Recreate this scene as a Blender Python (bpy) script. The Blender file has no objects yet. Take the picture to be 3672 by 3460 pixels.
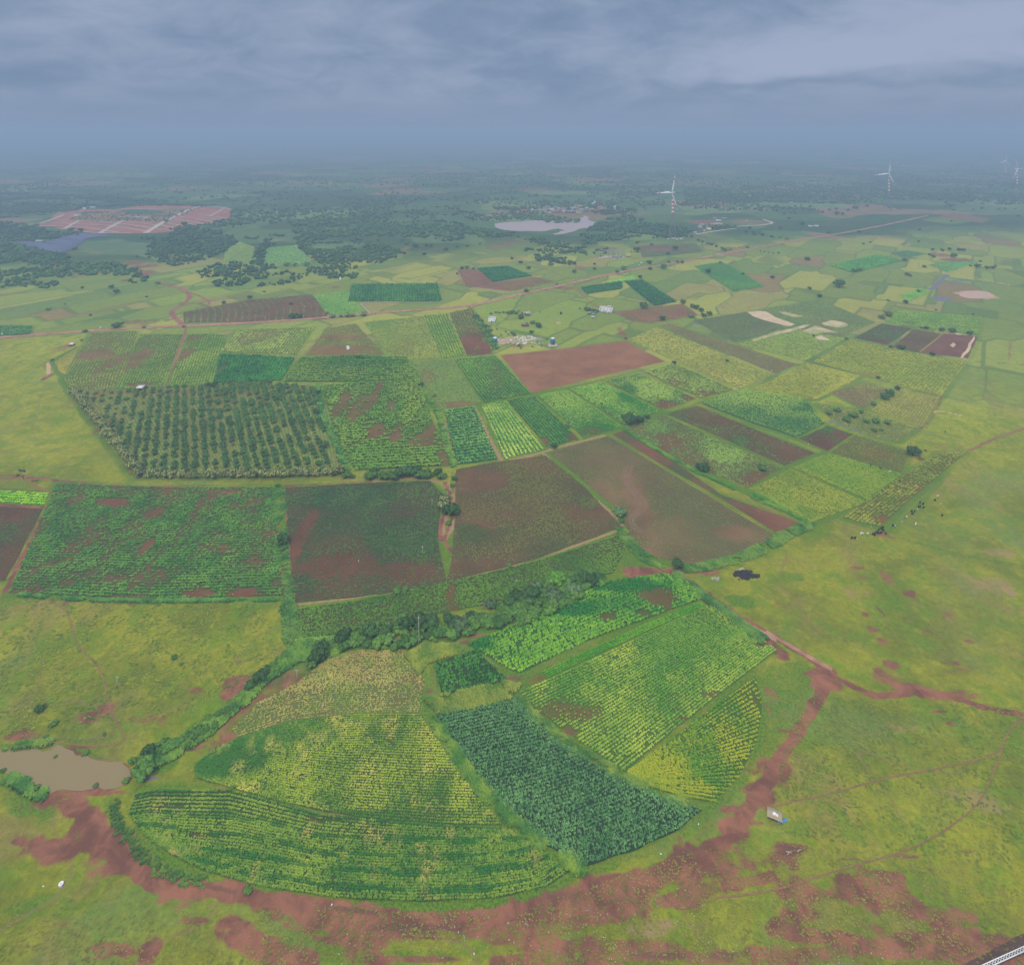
import bpy, math, random, re
import numpy as np
from mathutils import Vector
sc = bpy.context.scene
COL = sc.collection
R = math.radians
# ---------------------------------------------------------------- camera
HC = 240.0                      # camera height above the plain (m)
cam_d = bpy.data.cameras.new('camera'); cam = bpy.data.objects.new('camera', cam_d); COL.objects.link(cam)
cam.location = (0, 0, HC); cam.rotation_euler = (R(90), 0, 0)
cam_d.sensor_width = 36; cam_d.lens = 36*2200/3672; cam_d.shift_y = -(1730-470)/3672
cam_d.clip_start = 1; cam_d.clip_end = 150000
sc.camera = cam
# ---------------------------------------------------------------- world: overcast sky over a nishita sky
SUN_EL, SUN_AZ = 52, 205
w = bpy.data.worlds.new("World"); sc.world = w; w.use_nodes = True
class NT:
    def __init__(s, tree): s.t = tree; s.n = tree.nodes; s.l = tree.links
    def new(s, ty, **k):
        n = s.n.new(ty)
        for a, b in k.items(): setattr(n, a, b)
        return n
    def put(s, sock, v):
        if v is None: return
        if isinstance(v, bpy.types.NodeSocket): s.l.new(v, sock)
        else:
            if sock.type == 'RGBA' and len(v) == 3: v = tuple(v)+(1,)
            sock.default_value = v
    def math(s, op, a, b=None, c=None, clamp=False):
        n = s.new('ShaderNodeMath', operation=op, use_clamp=clamp)
        for i, v in enumerate((a, b, c)): s.put(n.inputs[i], v)
        return n.outputs[0]
    def vmath(s, op, a, b=None):
        n = s.new('ShaderNodeVectorMath', operation=op)
        s.put(n.inputs[0], a); s.put(n.inputs[1], b)
        return n.outputs[0]
    def scale(s, a, k):
        n = s.new('ShaderNodeVectorMath', operation='SCALE'); s.put(n.inputs[0], a); s.put(n.inputs[3], k); return n.outputs[0]
    def mix(s, f, a, b, mode='MIX'):
        n = s.new('ShaderNodeMix', data_type='RGBA', blend_type=mode)
        s.put(n.inputs[0], f); s.put(n.inputs[6], a); s.put(n.inputs[7], b); return n.outputs[2]
    def noise(s, vec, scale, detail=3, rough=.5, dist=0.0):
        n = s.new('ShaderNodeTexNoise'); s.put(n.inputs['Vector'], vec)
        n.inputs['Scale'].default_value = scale; n.inputs['Detail'].default_value = detail
        n.inputs['Roughness'].default_value = rough; n.inputs['Distortion'].default_value = dist
        return n.outputs[0]
    def step(s, v, lo, hi):
        n = s.new('ShaderNodeMapRange', interpolation_type='SMOOTHSTEP'); s.put(n.inputs[0], v)
        n.inputs[1].default_value = lo; n.inputs[2].default_value = hi; return n.outputs[0]
    def attr(s, name, out='Fac'):
        n = s.new('ShaderNodeAttribute', attribute_name=name); return n.outputs[out]
def _nc(s, vec, scale):
    n = s.new('ShaderNodeTexNoise'); s.put(n.inputs['Vector'], vec); n.inputs['Scale'].default_value = scale; n.inputs['Detail'].default_value = 2
    return n.outputs['Color']
NT.ncol = NT.new_noisecol = _nc
T = NT(w.node_tree)
bg = T.n['Background']
sky = T.new('ShaderNodeTexSky', sky_type='NISHITA', sun_disc=False)
sky.sun_elevation = R(SUN_EL); sky.sun_rotation = R(SUN_AZ)
skyc = T.scale(sky.outputs[0], 0.06)
tc = T.new('ShaderNodeTexCoord'); dirv = tc.outputs['Generated']
sep = T.new('ShaderNodeSeparateXYZ'); T.put(sep.inputs[0], dirv)
dz = T.math('MAXIMUM', sep.outputs[2], 0.0)
den = T.math('ADD', dz, 0.10)
cmb = T.new('ShaderNodeCombineXYZ')
den = T.math('ADD', dz, 0.30)
T.put(cmb.inputs[0], T.math('DIVIDE', sep.outputs[0], den)); T.put(cmb.inputs[1], T.math('DIVIDE', sep.outputs[1], den)); T.put(cmb.inputs[2], T.math('MULTIPLY', dz, 2.2))
pv = T.vmath('ADD', cmb.outputs[0], (5.1, 2.7, 0.4))
n1 = T.noise(pv, .9, 4, .5, 0)
n2 = T.noise(pv, 3.9, 8, .6, .45)
cl = T.math('ADD', T.math('MULTIPLY', n1, .5), T.math('MULTIPLY', n2, .5))
# heavier and brighter parts of the overcast: centre direction (azimuth tangent, elevation tangent), width, height, strength
for ax, el, wx, wz, st in ((.80, .20, .34, .09, .19), (.50, .150, .13, .04, .17), (.36, .115, .15, .03, .13), (-.30, .20, .16, .05, .07), (-.75, .21, .12, .05, .07), (.12, .16, .1, .03, .06), (-.55, .10, .10, .03, .05),
                           (.40, .072, .42, .030, -.10), (.66, .10, .20, .035, -.09), (-.66, .065, .22, .035, -.10), (-.1, .12, .24, .04, -.08), (.42, .21, .10, .04, -.06)):
    L = math.sqrt(ax*ax+1+el*el)
    v = T.vmath('SUBTRACT', dirv, (ax/L, 1/L, el/L))
    v = T.vmath('ADD', v, T.scale(T.vmath('SUBTRACT', T.ncol(pv, 1.6), (.5, .5, .5)), .22*wx/.2))
    v = T.vmath('DIVIDE', v, (wx, .5, wz)); n = T.new('ShaderNodeVectorMath', operation='LENGTH'); T.put(n.inputs[0], v)
    cl = T.math('ADD', cl, T.math('MULTIPLY', T.math('SUBTRACT', 1.0, T.step(n.outputs[1], .0, 1.6)), st))
cl = T.step(cl, .26, .78)
# cloud relief fades into an even veil close to the horizon; the overcast is brighter towards the zenith
fadeh = T.step(dz, .0, .10)
cl = T.math('ADD', T.math('MULTIPLY', cl, fadeh), T.math('MULTIPLY', T.math('SUBTRACT', 1.0, fadeh), .36))
cc = T.mix(cl, (.17, .258, .40, 1), (.37, .43, .59, 1))
zen = T.math('ADD', 1.0, T.math('MULTIPLY', T.step(dz, .18, .9), 1.7))
cc = T.mix(T.step(dz, .2, .7), cc, (.40, .42, .50, 1))
cc = T.scale(cc, zen)
full = T.mix(.93, skyc, cc)
T.put(bg.inputs[0], full); bg.inputs[1].default_value = 1.0
# ---------------------------------------------------------------- sun (veiled), exposure
sl = bpy.data.lights.new('sun', 'SUN'); sl.energy = 2.0; sl.angle = R(10); sl.color = (1, .92, .76)
so = bpy.data.objects.new('sun', sl); COL.objects.link(so)
sd = Vector((math.sin(R(SUN_AZ))*math.cos(R(SUN_EL)), math.cos(R(SUN_AZ))*math.cos(R(SUN_EL)), math.sin(R(SUN_EL))))
so.rotation_euler = sd.to_track_quat('Z', 'Y').to_euler(); so.location = (0, 0, 400)
sc.view_settings.view_transform = 'Standard'; sc.view_settings.look = 'None'
sc.view_settings.exposure = 0; sc.view_settings.gamma = 1
sc.cycles.max_bounces = 3; sc.cycles.diffuse_bounces = 2; sc.cycles.glossy_bounces = 1
sc.cycles.transmission_bounces = 1; sc.cycles.transparent_max_bounces = 4; sc.cycles.volume_bounces = 0
sc.cycles.use_denoising = True
sc.cycles.denoiser = 'OPENIMAGEDENOISE'
# ---------------------------------------------------------------- helpers: photograph pixel -> point on the plain
K = 3672/1988.0
TILE = {'a1': (0, 450, 1.988), 'a2': (900, 450, 1.988), 'a3': (1800, 450, 1.988), 'a4': (2672, 450, 1.988),
        'b1': (0, 1100, 1.988), 'b2': (900, 1100, 1.988), 'b3': (1800, 1100, 1.988), 'b4': (2672, 1100, 1.988),
        'c1': (0, 1700, 1.988), 'c2': (900, 1700, 1.988), 'c3': (1800, 1700, 1.988), 'c4': (2672, 1700, 1.988),
        'd1': (0, 2300, 1.5904), 'd2': (1200, 2300, 1.5904), 'd3': (2422, 2300, 1.5904), 'D': (0, 0, 1/K), 's': (0, 0, 1),
        'v': (1850, 720, 4.97), 't': (2350, 620, 5.68), 'u': (2020, 880, 5.522), 'm': (1730, 1100, 3.976), 'k': (3000, 1780, 3.976), 'p': (120, 730, 2.6865)}
def gp(sx, sy):
    Y = HC*2200/(sy-470.0); return ((sx-1836)*Y/2200, Y)
def pts(s, flag=False):
    """'tile x,y x,y* ...' -> world points (and corner indices)"""
    out, cor, t = [], [], TILE['D']
    for k in s.split():
        if k in TILE: t = TILE[k]; continue
        if k[-1] == '*': cor.append(len(out)); k = k[:-1]
        x, y = map(float, k.split(','))
        out.append(gp(t[0]+x/t[2], t[1]+y/t[2]))
    if flag: return np.array(out), cor
    return np.array(out)
def srgb(r, g, b):
    f = lambda c: c/12.92/255 if c <= 10 else ((c/255+.055)/1.055)**2.4
    return np.array([f(r), f(g), f(b)])
EL = np.array([1.12, 1.16, 1.30])     # light the sheets receive; photograph colour / light = base colour
def C(r, g, b): return tuple(np.clip(srgb(r, g, b)/EL, .003, .85))+(1,)
def CL(r, g, b): return tuple(np.clip(srgb(r, g, b)/EL*np.array([1.5, 1.5, .8]), .003, .8))+(1,)   # leaves: half of them stand in each other's shade
def CT_(r, g, b): return tuple(np.clip(srgb(r, g, b)/EL*np.array([1.2, 1.2, .85]), .003, .8))+(1,)
rng = np.random.default_rng(7)
def hash2(ix, iy, seed):
    h = (ix.astype(np.int64)*374761393 + iy.astype(np.int64)*668265263 + seed*974634777) & 0xffffffff
    h = ((h ^ (h >> 13))*1274126177) & 0xffffffff
    return ((h ^ (h >> 16)) & 0xffffff)/float(0xffffff)
def vnoise(x, y, seed=0, octv=3):
    tot = 0; amp = 1; s = 0
    for o in range(octv):
        ix = np.floor(x); iy = np.floor(y); fx = x-ix; fy = y-iy
        fx = fx*fx*(3-2*fx); fy = fy*fy*(3-2*fy)
        a = hash2(ix, iy, seed+o); b = hash2(ix+1, iy, seed+o); c = hash2(ix, iy+1, seed+o); d = hash2(ix+1, iy+1, seed+o)
        tot = tot + amp*((a*(1-fx)+b*fx)*(1-fy)+(c*(1-fx)+d*fx)*fy); s += amp; amp *= .5
        x = x*2.03+17.1; y = y*2.03+5.3
    return tot/s
def sstep(x, a, b):
    t = np.clip((x-a)/(b-a), 0, 1); return t*t*(3-2*t)
def tag(o, label=None, cat=None, group=None, kind=None):
    if label: o['label'] = label
    if cat: o['category'] = cat
    if group: o['group'] = group
    if kind: o['kind'] = kind
    return o
def mesh_np(name, V, F, mat=None, parent=None, attrs=None, uv=None, smooth=False, link=True, mats=None, midx=None):
    """V (n,3); F (m,3|4) array or list of arrays"""
    me = bpy.data.meshes.new(name)
    Fs = F if isinstance(F, list) else [F]
    Fs = [np.asarray(f, dtype=np.int32) for f in Fs if len(f)]
    me.vertices.add(len(V)); me.vertices.foreach_set('co', np.ascontiguousarray(V, dtype=np.float32).ravel())
    loops = np.concatenate([f.ravel() for f in Fs]); tot = np.concatenate([np.full(len(f), f.shape[1]) for f in Fs])
    me.loops.add(len(loops)); me.loops.foreach_set('vertex_index', loops.astype(np.int32))
    me.polygons.add(len(tot))
    st = np.concatenate([[0], np.cumsum(tot)[:-1]]).astype(np.int32)
    me.polygons.foreach_set('loop_start', st)
    if midx is not None: me.polygons.foreach_set('material_index', np.asarray(midx, dtype=np.int32))
    if smooth: me.polygons.foreach_set('use_smooth', np.ones(len(tot), dtype=bool))
    me.update(calc_edges=True)
    if uv is not None:
        l = me.uv_layers.new(name='uv'); l.data.foreach_set('uv', np.ascontiguousarray(uv[loops], dtype=np.float32).ravel())
    for k, (dom, val) in (attrs or {}).items():
        val = np.asarray(val, dtype=np.float32)
        if val.ndim == 2:
            a = me.attributes.new(k, 'FLOAT_COLOR', dom); a.data.foreach_set('color', val.ravel())
        else:
            a = me.attributes.new(k, 'FLOAT', dom); a.data.foreach_set('value', val)
    for m in (mats or ([mat] if mat else [])): me.materials.append(m)
    if not link: return me
    o = bpy.data.objects.new(name, me); COL.objects.link(o); o.parent = parent
    return o
def obj(name, me, parent=None, loc=None, rz=0, sc_=None):
    o = bpy.data.objects.new(name, me); COL.objects.link(o); o.parent = parent
    if loc is not None: o.location = loc
    if rz: o.rotation_euler = (0, 0, rz)
    if sc_ is not None: o.scale = sc_ if hasattr(sc_, '__len__') else (sc_,)*3
    return o
def mat_new(name, rough=.9, spec=.15):
    m = bpy.data.materials.new(name); m.use_nodes = True
    t = NT(m.node_tree); b = t.n['Principled BSDF']
    b.inputs['Roughness'].default_value = rough; b.inputs['Specular IOR Level'].default_value = spec
    return m, t, b
def paint(name, col, var=.12, scale=2.0, rough=.7, spec=.3, metal=0.0):
    m, t, b = mat_new(name, rough, spec); g = t.new('ShaderNodeNewGeometry')
    n = t.noise(g.outputs['Position'], scale, 3)
    k = t.math('ADD', 1-var, t.math('MULTIPLY', n, 2*var))
    t.put(b.inputs['Base Color'], t.mix(1.0, col, t.scale((1, 1, 1), k), 'MULTIPLY'))
    b.inputs['Metallic'].default_value = metal
    return m
# point-in-polygon and distance to polyline (vectorised)
def inside(P, poly):
    x, y = P[:, 0], P[:, 1]; r = np.zeros(len(P), bool); n = len(poly)
    for i in range(n):
        x1, y1 = poly[i]; x2, y2 = poly[(i+1) % n]
        c = ((y1 > y) != (y2 > y))
        with np.errstate(divide='ignore', invalid='ignore'):
            r ^= c & (x < (x2-x1)*(y-y1)/(y2-y1+1e-12)+x1)
    return r
def dseg(P, pl, closed=False):
    d = np.full(len(P), 1e9); n = len(pl)
    for i in range(n if closed else n-1):
        a = pl[i]; b = pl[(i+1) % n]; ab = b-a; L = ab@ab+1e-9
        t = np.clip(((P-a)@ab)/L, 0, 1); q = P-(a+t[:, None]*ab)
        d = np.minimum(d, np.hypot(q[:, 0], q[:, 1]))
    return d
def sdist(P, poly):
    """signed distance, positive inside"""
    d = dseg(P, poly, True); return np.where(inside(P, poly), d, -d)
def resample(pl, step):
    pl = np.asarray(pl, float); d = np.hypot(*(pl[1:]-pl[:-1]).T); s = np.concatenate([[0], np.cumsum(d)])
    n = max(2, int(s[-1]/step)+1); t = np.linspace(0, s[-1], n)
    return np.stack([np.interp(t, s, pl[:, 0]), np.interp(t, s, pl[:, 1])], 1)
def smooth_line(pl, n=2):
    pl = np.asarray(pl, float)
    for _ in range(n):
        q = [pl[0]]
        for a, b in zip(pl[:-1], pl[1:]): q += [a*.75+b*.25, a*.25+b*.75]
        q.append(pl[-1]); pl = np.array(q)
    return pl
# ---------------------------------------------------------------- haze: the damp air of the plain
def make_haze():
    s, lo, hi = 62000.0, -3.0, 262.0
    V = np.array([(x, y, z) for z in (lo, hi) for x, y in ((-s, -s), (s, -s), (s, s), (-s, s))])
    F = np.array([(0, 3, 2, 1), (4, 5, 6, 7), (0, 1, 5, 4), (1, 2, 6, 5), (2, 3, 7, 6), (3, 0, 4, 7)])
    m = bpy.data.materials.new('haze_air'); m.use_nodes = True; t = NT(m.node_tree)
    t.n.remove(t.n['Principled BSDF'])
    v = t.new('ShaderNodeVolumePrincipled'); v.inputs['Color'].default_value = HAZE_COL
    v.inputs['Density'].default_value = HAZE_D
    t.l.new(v.outputs[0], t.n['Material Output'].inputs['Volume'])
    o = mesh_np('haze', V, F, m); tag(o, 'blue grey damp haze over the whole plain', kind='stuff')
HAZE_COL = (.52, .71, .92, 1); HAZE_D = 3.5e-4
# ---------------------------------------------------------------- fields (soil sheets) and their crops
FIELDS = []          # (poly) for the verges of the ground
def coons(P, cor):
    n = len(P); a, b, c, d = cor; Q = np.roll(P, -a, axis=0); b, c, d = b-a, c-a, d-a
    Q = np.vstack([Q, Q[:1]])
    def par(pl):
        s = np.concatenate([[0], np.cumsum(np.hypot(*(pl[1:]-pl[:-1]).T))]); L = s[-1]
        return (lambda t: np.stack([np.interp(t*L, s, pl[:, 0]), np.interp(t*L, s, pl[:, 1])], -1)), L
    S0, L0 = par(Q[:b+1]); S1, L1 = par(Q[b:c+1]); S2, L2 = par(Q[c:d+1][::-1]); S3, L3 = par(Q[d:][::-1])
    p00, p10, p11, p01 = Q[0], Q[b], Q[c], Q[d]
    def f(u, v):
        U = u[..., None]; V = v[..., None]
        return ((1-V)*S0(u)+V*S2(u)+(1-U)*S3(v)+U*S1(v)
                - ((1-U)*(1-V)*p00+U*(1-V)*p10+U*V*p11+(1-U)*V*p01))
    return f, max((L0+L2)/2, 3), max((L1+L3)/2, 3)
def soil_mat(name, soil, weed, weedc, rows, pitch, g1):
    m, t, b = mat_new(name, .95, .1)
    g = t.new('ShaderNodeNewGeometry'); pos = g.outputs['Position']
    n1 = t.noise(pos, .035, 4, .6); n2 = t.noise(pos, .6, 3, .6)
    s2 = tuple(min(1, c*1.28) for c in soil[:3])+(1,); s1 = tuple(c*.76 for c in soil[:3])+(1,)
    c = t.mix(t.step(t.math('ADD', t.math('MULTIPLY', n1, .7), t.math('MULTIPLY', n2, .3)), .3, .7), s1, s2)
    uvn = t.new('ShaderNodeUVMap', uv_map='uv'); sp = t.new('ShaderNodeSeparateXYZ'); t.put(sp.inputs[0], uvn.outputs[0])
    ax = sp.outputs[1] if rows == 'u' else sp.outputs[0]
    wob = t.math('MULTIPLY', t.noise(pos, .12, 2), .7*pitch)
    st = t.math('SINE', t.math('MULTIPLY', t.math('ADD', ax, wob), 2*math.pi/pitch))
    st = t.step(st, -.6, .8)
    cov = t.attr('cov')
    c = t.mix(t.math('MULTIPLY', t.math('MULTIPLY', t.step(cov, .3, .9), weed), .9), c, tuple(x*.8 for x in weedc[:3])+(1,))
    wd = t.math('MULTIPLY', t.step(t.math('ADD', t.math('ADD', n2, t.math('MULTIPLY', cov, .5)), t.math('MULTIPLY', st, .22)), .55, .95), weed)
    c = t.mix(wd, c, weedc)
    t.put(b.inputs['Base Color'], c)
    return m
def crop_mat(name, g1, g2, g3=None):
    m, t, b = mat_new(name, .7, .25)
    ti = t.attr('tint'); c = t.mix(ti, g1, g2)
    if g3: c = t.mix(t.attr('dry'), c, g3)
    t.put(b.inputs['Base Color'], c)
    return m
def leaf_quads(P, size, h, kind, seed, tint, dry):
    """one clump of leaves per point; returns V, F, per-face attributes"""
    r = np.random.default_rng(seed); n = len(P)
    nq = {'leafy': 5, 'maize': 5, 'low': 3, 'bush': 9}[kind]
    n4 = n*nq; idx = np.repeat(np.arange(n), nq); k = np.tile(np.arange(nq), n)
    ang = k*(2*math.pi/nq)*1.0+np.repeat(r.random(n)*6.28, nq)+r.normal(0, .35, n4)
    sz = np.repeat(size*(.7+.6*r.random(n)), nq)*(.8+.4*r.random(n4))
    hh = np.repeat(h*(.7+.6*r.random(n)), nq)
    d = np.stack([np.cos(ang), np.sin(ang)], 1); q = np.stack([-d[:, 1], d[:, 0]], 1)
    if kind == 'maize': wd, tip, base, mid = .26, .55, .45, 1.0
    elif kind == 'low': wd, tip, base, mid = .5, .5, .05, .9
    elif kind == 'bush': wd, tip, base, mid = .5, .15, .5, 1.0
    else: wd, tip, base, mid = .42, .45, .25, 1.0
    lift = np.repeat(np.zeros(n), nq)
    if kind == 'bush':
        lift = (k % 3)*.28; 
    c = P[idx]
    L = sz*(.75+.5*r.random(n4)) if kind != 'bush' else sz*(.95-.25*(k % 3))
    z0 = P[idx, 2]
    a = np.c_[c[:, :2], z0+hh*(base+lift)]
    ml = np.c_[c[:, :2]+d*(L*.5)[:, None]+q*(sz*wd)[:, None], z0+hh*(mid*.95+lift*.6)*(.85+.3*r.random(n4))]
    mr = np.c_[c[:, :2]+d*(L*.5)[:, None]-q*(sz*wd)[:, None], z0+hh*(mid*.8+lift*.6)*(.85+.3*r.random(n4))]
    tp = np.c_[c[:, :2]+d*L[:, None], z0+hh*(tip+lift*.5)]
    V = np.stack([a, mr, tp, ml], 1).reshape(-1, 3)
    F = np.arange(n4*4).reshape(-1, 4)
    tf = np.clip(np.repeat(tint, nq)+r.normal(0, .12, n4), 0, 1)
    return V, F, {'tint': ('FACE', tf), 'dry': ('FACE', np.repeat(dry, nq))}
def fld(name, label, data, soil, crop=None, cov=.9, var=.5, nz=25., rows='u', pitch=1.5, step=1.1, size=.8, h=.55,
        kind='leafy', patches='', weed=.5, weedc=None, clabel=None, dryc=None, dry=None, z=.03, cat=None, tvar=.6, bands=0, tintp=''):
    P, cor = pts(data, True)
    if len(cor) != 4: cor = [0, 1, 2, 3]; assert len(P) == 4, name+label
    f, LU, LV = coons(P, cor)
    ym_ = P[:, 1].mean()
    if cov < .66: size, step, h = size*.8, step*.8, h*.7
    elif rows == 'u' and kind != 'low': pitch = min(4.2, max(pitch, 2.45*ym_**2/147240*(1.25 if kind == 'maize' else 1)))
    elif rows == 'v' and kind != 'low': pitch = max(pitch, 2.5*ym_/613)
    if kind == 'low': size, step, pitch = size*.72, step*.8, pitch*.85
    if kind in ('leafy', 'maize') and cov >= .66: size = pitch*(.40 if kind == 'leafy' else .40); step = pitch*.42; h = max(h, size*.8)
    if kind == 'bush': size = pitch*.5; step = pitch*.62; h = max(h, size*.9)
    # outline kept for the grass verge
    FIELDS.append(P)
    cell = max(2.5, math.sqrt(LU*LV)/70)
    nu, nv = max(4, int(LU/cell)), max(4, int(LV/cell))
    u, v = np.meshgrid(np.linspace(0, 1, nu+1), np.linspace(0, 1, nv+1))
    G = f(u, v).reshape(-1, 2)
    seed = abs(hash_s(label)) % 9999
    ed = (u.ravel() == 0) | (u.ravel() == 1) | (v.ravel() == 0) | (v.ravel() == 1)
    jit = min(1.2, cell*.25)
    G[ed] += np.stack([vnoise(G[ed, 0]*.15, G[ed, 1]*.15, 5, 2)-.5, vnoise(G[ed, 0]*.15, G[ed, 1]*.15, 9, 2)-.5], 1)*2*jit
    if patches:
        pp = []
        t = TILE['D']
        for k in patches.split():
            if k in TILE: t = TILE[k]; continue
            x, y, rx, ry, val = map(float, k.split(','))
            c = np.array(gp(t[0]+x/t[2], t[1]+y/t[2])); e = np.array(gp(t[0]+(x+rx)/t[2], t[1]+y/t[2])); g = np.array(gp(t[0]+x/t[2], t[1]+(y-ry)/t[2]))
            pp.append((c, abs(e[0]-c[0])+.1, abs(g[1]-c[1])+.1, val))
    def cover(Q):
        n = vnoise(Q[:, 0]/nz, Q[:, 1]/nz, seed, 4)
        cv = cov+(n-.5)*2*var
        if patches:
            for c, rx, ry, val in pp:
                q = np.hypot((Q[:, 0]-c[0])/rx, (Q[:, 1]-c[1])/ry)+(vnoise(Q[:, 0]/6, Q[:, 1]/6, 3, 3)-.5)*.9
                cv = cv+(val-cv)*(1-sstep(q, .6, 1.15))
        return np.clip(cv, 0, 1)
    cv = cover(G)
    ids = np.arange((nu+1)*(nv+1)).reshape(nv+1, nu+1)
    F = np.stack([ids[:-1, :-1], ids[1:, :-1], ids[1:, 1:], ids[:-1, 1:]], -1).reshape(-1, 4)
    # face up
    a = G[F[0, 1]]-G[F[0, 0]]; b = G[F[0, 3]]-G[F[0, 0]]
    if a[0]*b[1]-a[1]*b[0] < 0: F = F[:, ::-1]
    zz = z*(1+G[:, 1].mean()/400)
    o = mesh_np('field', np.c_[G, np.full(len(G), zz)], F, soil_mat('field_soil', C(soil[0], soil[1]-3, max(20, soil[2]-14)), weed, C(*(weedc or (crop[0] if crop else (110, 125, 60)))), rows, pitch, None),
                attrs={'cov': ('POINT', cv)}, uv=np.stack([u.ravel()*LU, v.ravel()*LV], 1))
    tag(o, label, kind='structure')
    if not crop: return o
    # plants in rows
    Lr, La = (LU, LV) if rows == 'u' else (LV, LU)
    nr = max(3, int(La/pitch)); ns = max(4, int(Lr/step))
    r = np.random.default_rng(seed)
    A, S = np.meshgrid((np.arange(nr)+.5)/nr, (np.arange(ns)+.5)/ns, indexing='ij')
    A = A+r.normal(0, .045, A.shape)/nr; S = S+r.normal(0, .30, S.shape)/ns
    A = np.clip(A, .002, .998).ravel(); S = np.clip(S, .001, .999).ravel()
    Q = f(S, A) if rows == 'u' else f(A, S)
    cq = cover(Q)
    rowid = np.repeat(np.arange(nr), ns)
    gap = hash2(rowid, (S*Lr/9).astype(int), seed)           # patchy germination along a row
    keep = r.random(len(Q)) < cq*(.78+.34*gap)
    Q = Q[keep]; cq = cq[keep]; rowid = rowid[keep]; S_ = S[keep]
    if not len(Q): return o
    tint = np.clip((vnoise(Q[:, 0]/(nz*.8), Q[:, 1]/(nz*.8), seed+50, 4)-.5)*2.2*tvar+.5+r.normal(0, .15, len(Q)), 0, 1)
    if tintp:
        t = TILE['D']
        for k in tintp.split():
            if k in TILE: t = TILE[k]; continue
            x, y, rx, ry, val = map(float, k.split(','))
            c = np.array(gp(t[0]+x/t[2], t[1]+y/t[2])); e = np.array(gp(t[0]+(x+rx)/t[2], t[1]+y/t[2])); g = np.array(gp(t[0]+x/t[2], t[1]+(y-ry)/t[2]))
            q = np.hypot((Q[:, 0]-c[0])/(abs(e[0]-c[0])+.1), (Q[:, 1]-c[1])/(abs(g[1]-c[1])+.1))+(vnoise(Q[:, 0]/7, Q[:, 1]/7, 4, 3)-.5)*.8
            tint = tint+(val-tint)*(1-sstep(q, .5, 1.2))
    if bands:
        tint = np.clip(tint+bands*(.2-1.3*((rowid+(hash2((S_*Lr/14).astype(int), rowid//6, seed)*2).astype(int)) % 6 < 2)*(hash2((S_*Lr/5).astype(int), rowid//2, seed+1) < .82)), 0, 1)
    dr = np.zeros(len(Q))
    if dryc:
        dr = np.clip((vnoise(Q[:, 0]/(nz*.5), Q[:, 1]/(nz*.5), seed+80, 4)-.5)*3+(dry or .3), 0, 1)*(r.random(len(Q)) < .75)
    szz = size*(.65+.5*cq)
    V, Fq, at = leaf_quads(np.c_[Q, np.full(len(Q), zz)], 1.0, h, kind, seed, tint, dr)
    # scale each clump about its own centre
    nq = len(Fq)//len(Q); cen = np.repeat(np.c_[Q, np.full(len(Q), zz)], nq*4, axis=0); k = np.repeat(szz, nq*4)[:, None]
    V = cen+(V-cen)*np.c_[k, k, np.ones_like(k)]
    cm = crop_mat('crop_leaves', CL(*crop[0]), CL(*crop[1]), CL(*dryc) if dryc else None)
    co = mesh_np('crop', V, Fq, cm, attrs=at); tag(co, clabel or ('rows of crop plants on '+label), kind='stuff')
    return o
def hash_s(s):
    h = 0
    for ch in s: h = (h*131+ord(ch)) & 0x7fffffff
    return h
G_TEAL = ((38, 88, 62), (92, 138, 100)); G_YG = ((90, 132, 36), (178, 190, 66)); G_MID = ((40, 105, 38), (110, 165, 60))
BRN = (122, 92, 78); RED = (126, 84, 72); DRK = (104, 76, 66)
# --- foreground
fld('f', 'orchard floor of grass and reddish soil under the fruit trees', 'D 132,757* 300,748 452,745 619,748* 640,800 662,920* 400,926 262,932* 200,850', (132, 118, 76), ((88, 132, 54), (122, 158, 66)), cov=.65, var=.3, nz=18, rows='v', pitch=3.3, step=1.5, size=1.3, h=.15, kind='low', weed=.5, weedc=(110, 128, 66), patches='b1 640,650,60,60,.2 760,860,60,80,.2 1000,615,400,12,.1', clabel='low grass between the orchard rows')
fld('f', 'half moon field of striped green and yellow rows along the dirt road', 'D 262,1542* 300,1533 450,1532 620,1580 800,1598 985,1610* 1050,1652 1105,1690* 1060,1722 950,1745 800,1750 650,1743 500,1720 400,1692 330,1655* 280,1620 250,1580',
    BRN, ((34, 100, 40), (126, 154, 60)), cov=.97, var=.2, nz=14, pitch=.95, step=.42, size=.5, h=.5, bands=.42, tvar=.6, dryc=(176, 160, 112), dry=-.3,
    patches='d1 1000,940,60,12,.1 1150,1110,70,14,.2 1850,1025,110,10,.1', clabel='long rows of yellowing and dark green bean plants in the half moon field')
fld('f', 'bright green bean field above the striped half moon', 'D 470,1432* 560,1402 690,1386 812,1386* 850,1440 900,1512 975,1602* 860,1600 700,1588 560,1560 380,1510* 378,1485 420,1452',
    BRN, ((54, 108, 40), (148, 168, 60)), cov=.97, var=.2, nz=16, pitch=.95, step=.45, size=.55, h=.45, tvar=.7, tintp='d1 1330,650,240,130,-.25 D 860,1420,35,80,1.0 900,1520,30,60,1.1 640,1585,300,14,0', dryc=(190, 182, 110), dry=-.25,
    clabel='dense bright green and yellow bean plants filling the middle of the half moon')
fld('f', 'dry tan and brown stubbly field on top of the half moon', 'D 642,1274* 700,1262 785,1262* 826,1325 812,1384* 690,1385 560,1400 462,1432* 450,1415 500,1365 580,1325 615,1295',
    (128, 96, 82), ((104, 136, 62), (176, 166, 116)), cov=.74, var=.4, nz=12, pitch=1.15, step=.55, size=.5, h=.35, tvar=.9, patches='d1 1850,365,90,30,.9', dryc=(164, 144, 112), dry=.15,
    clabel='withered tan bean plants on bare brown soil')
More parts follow.
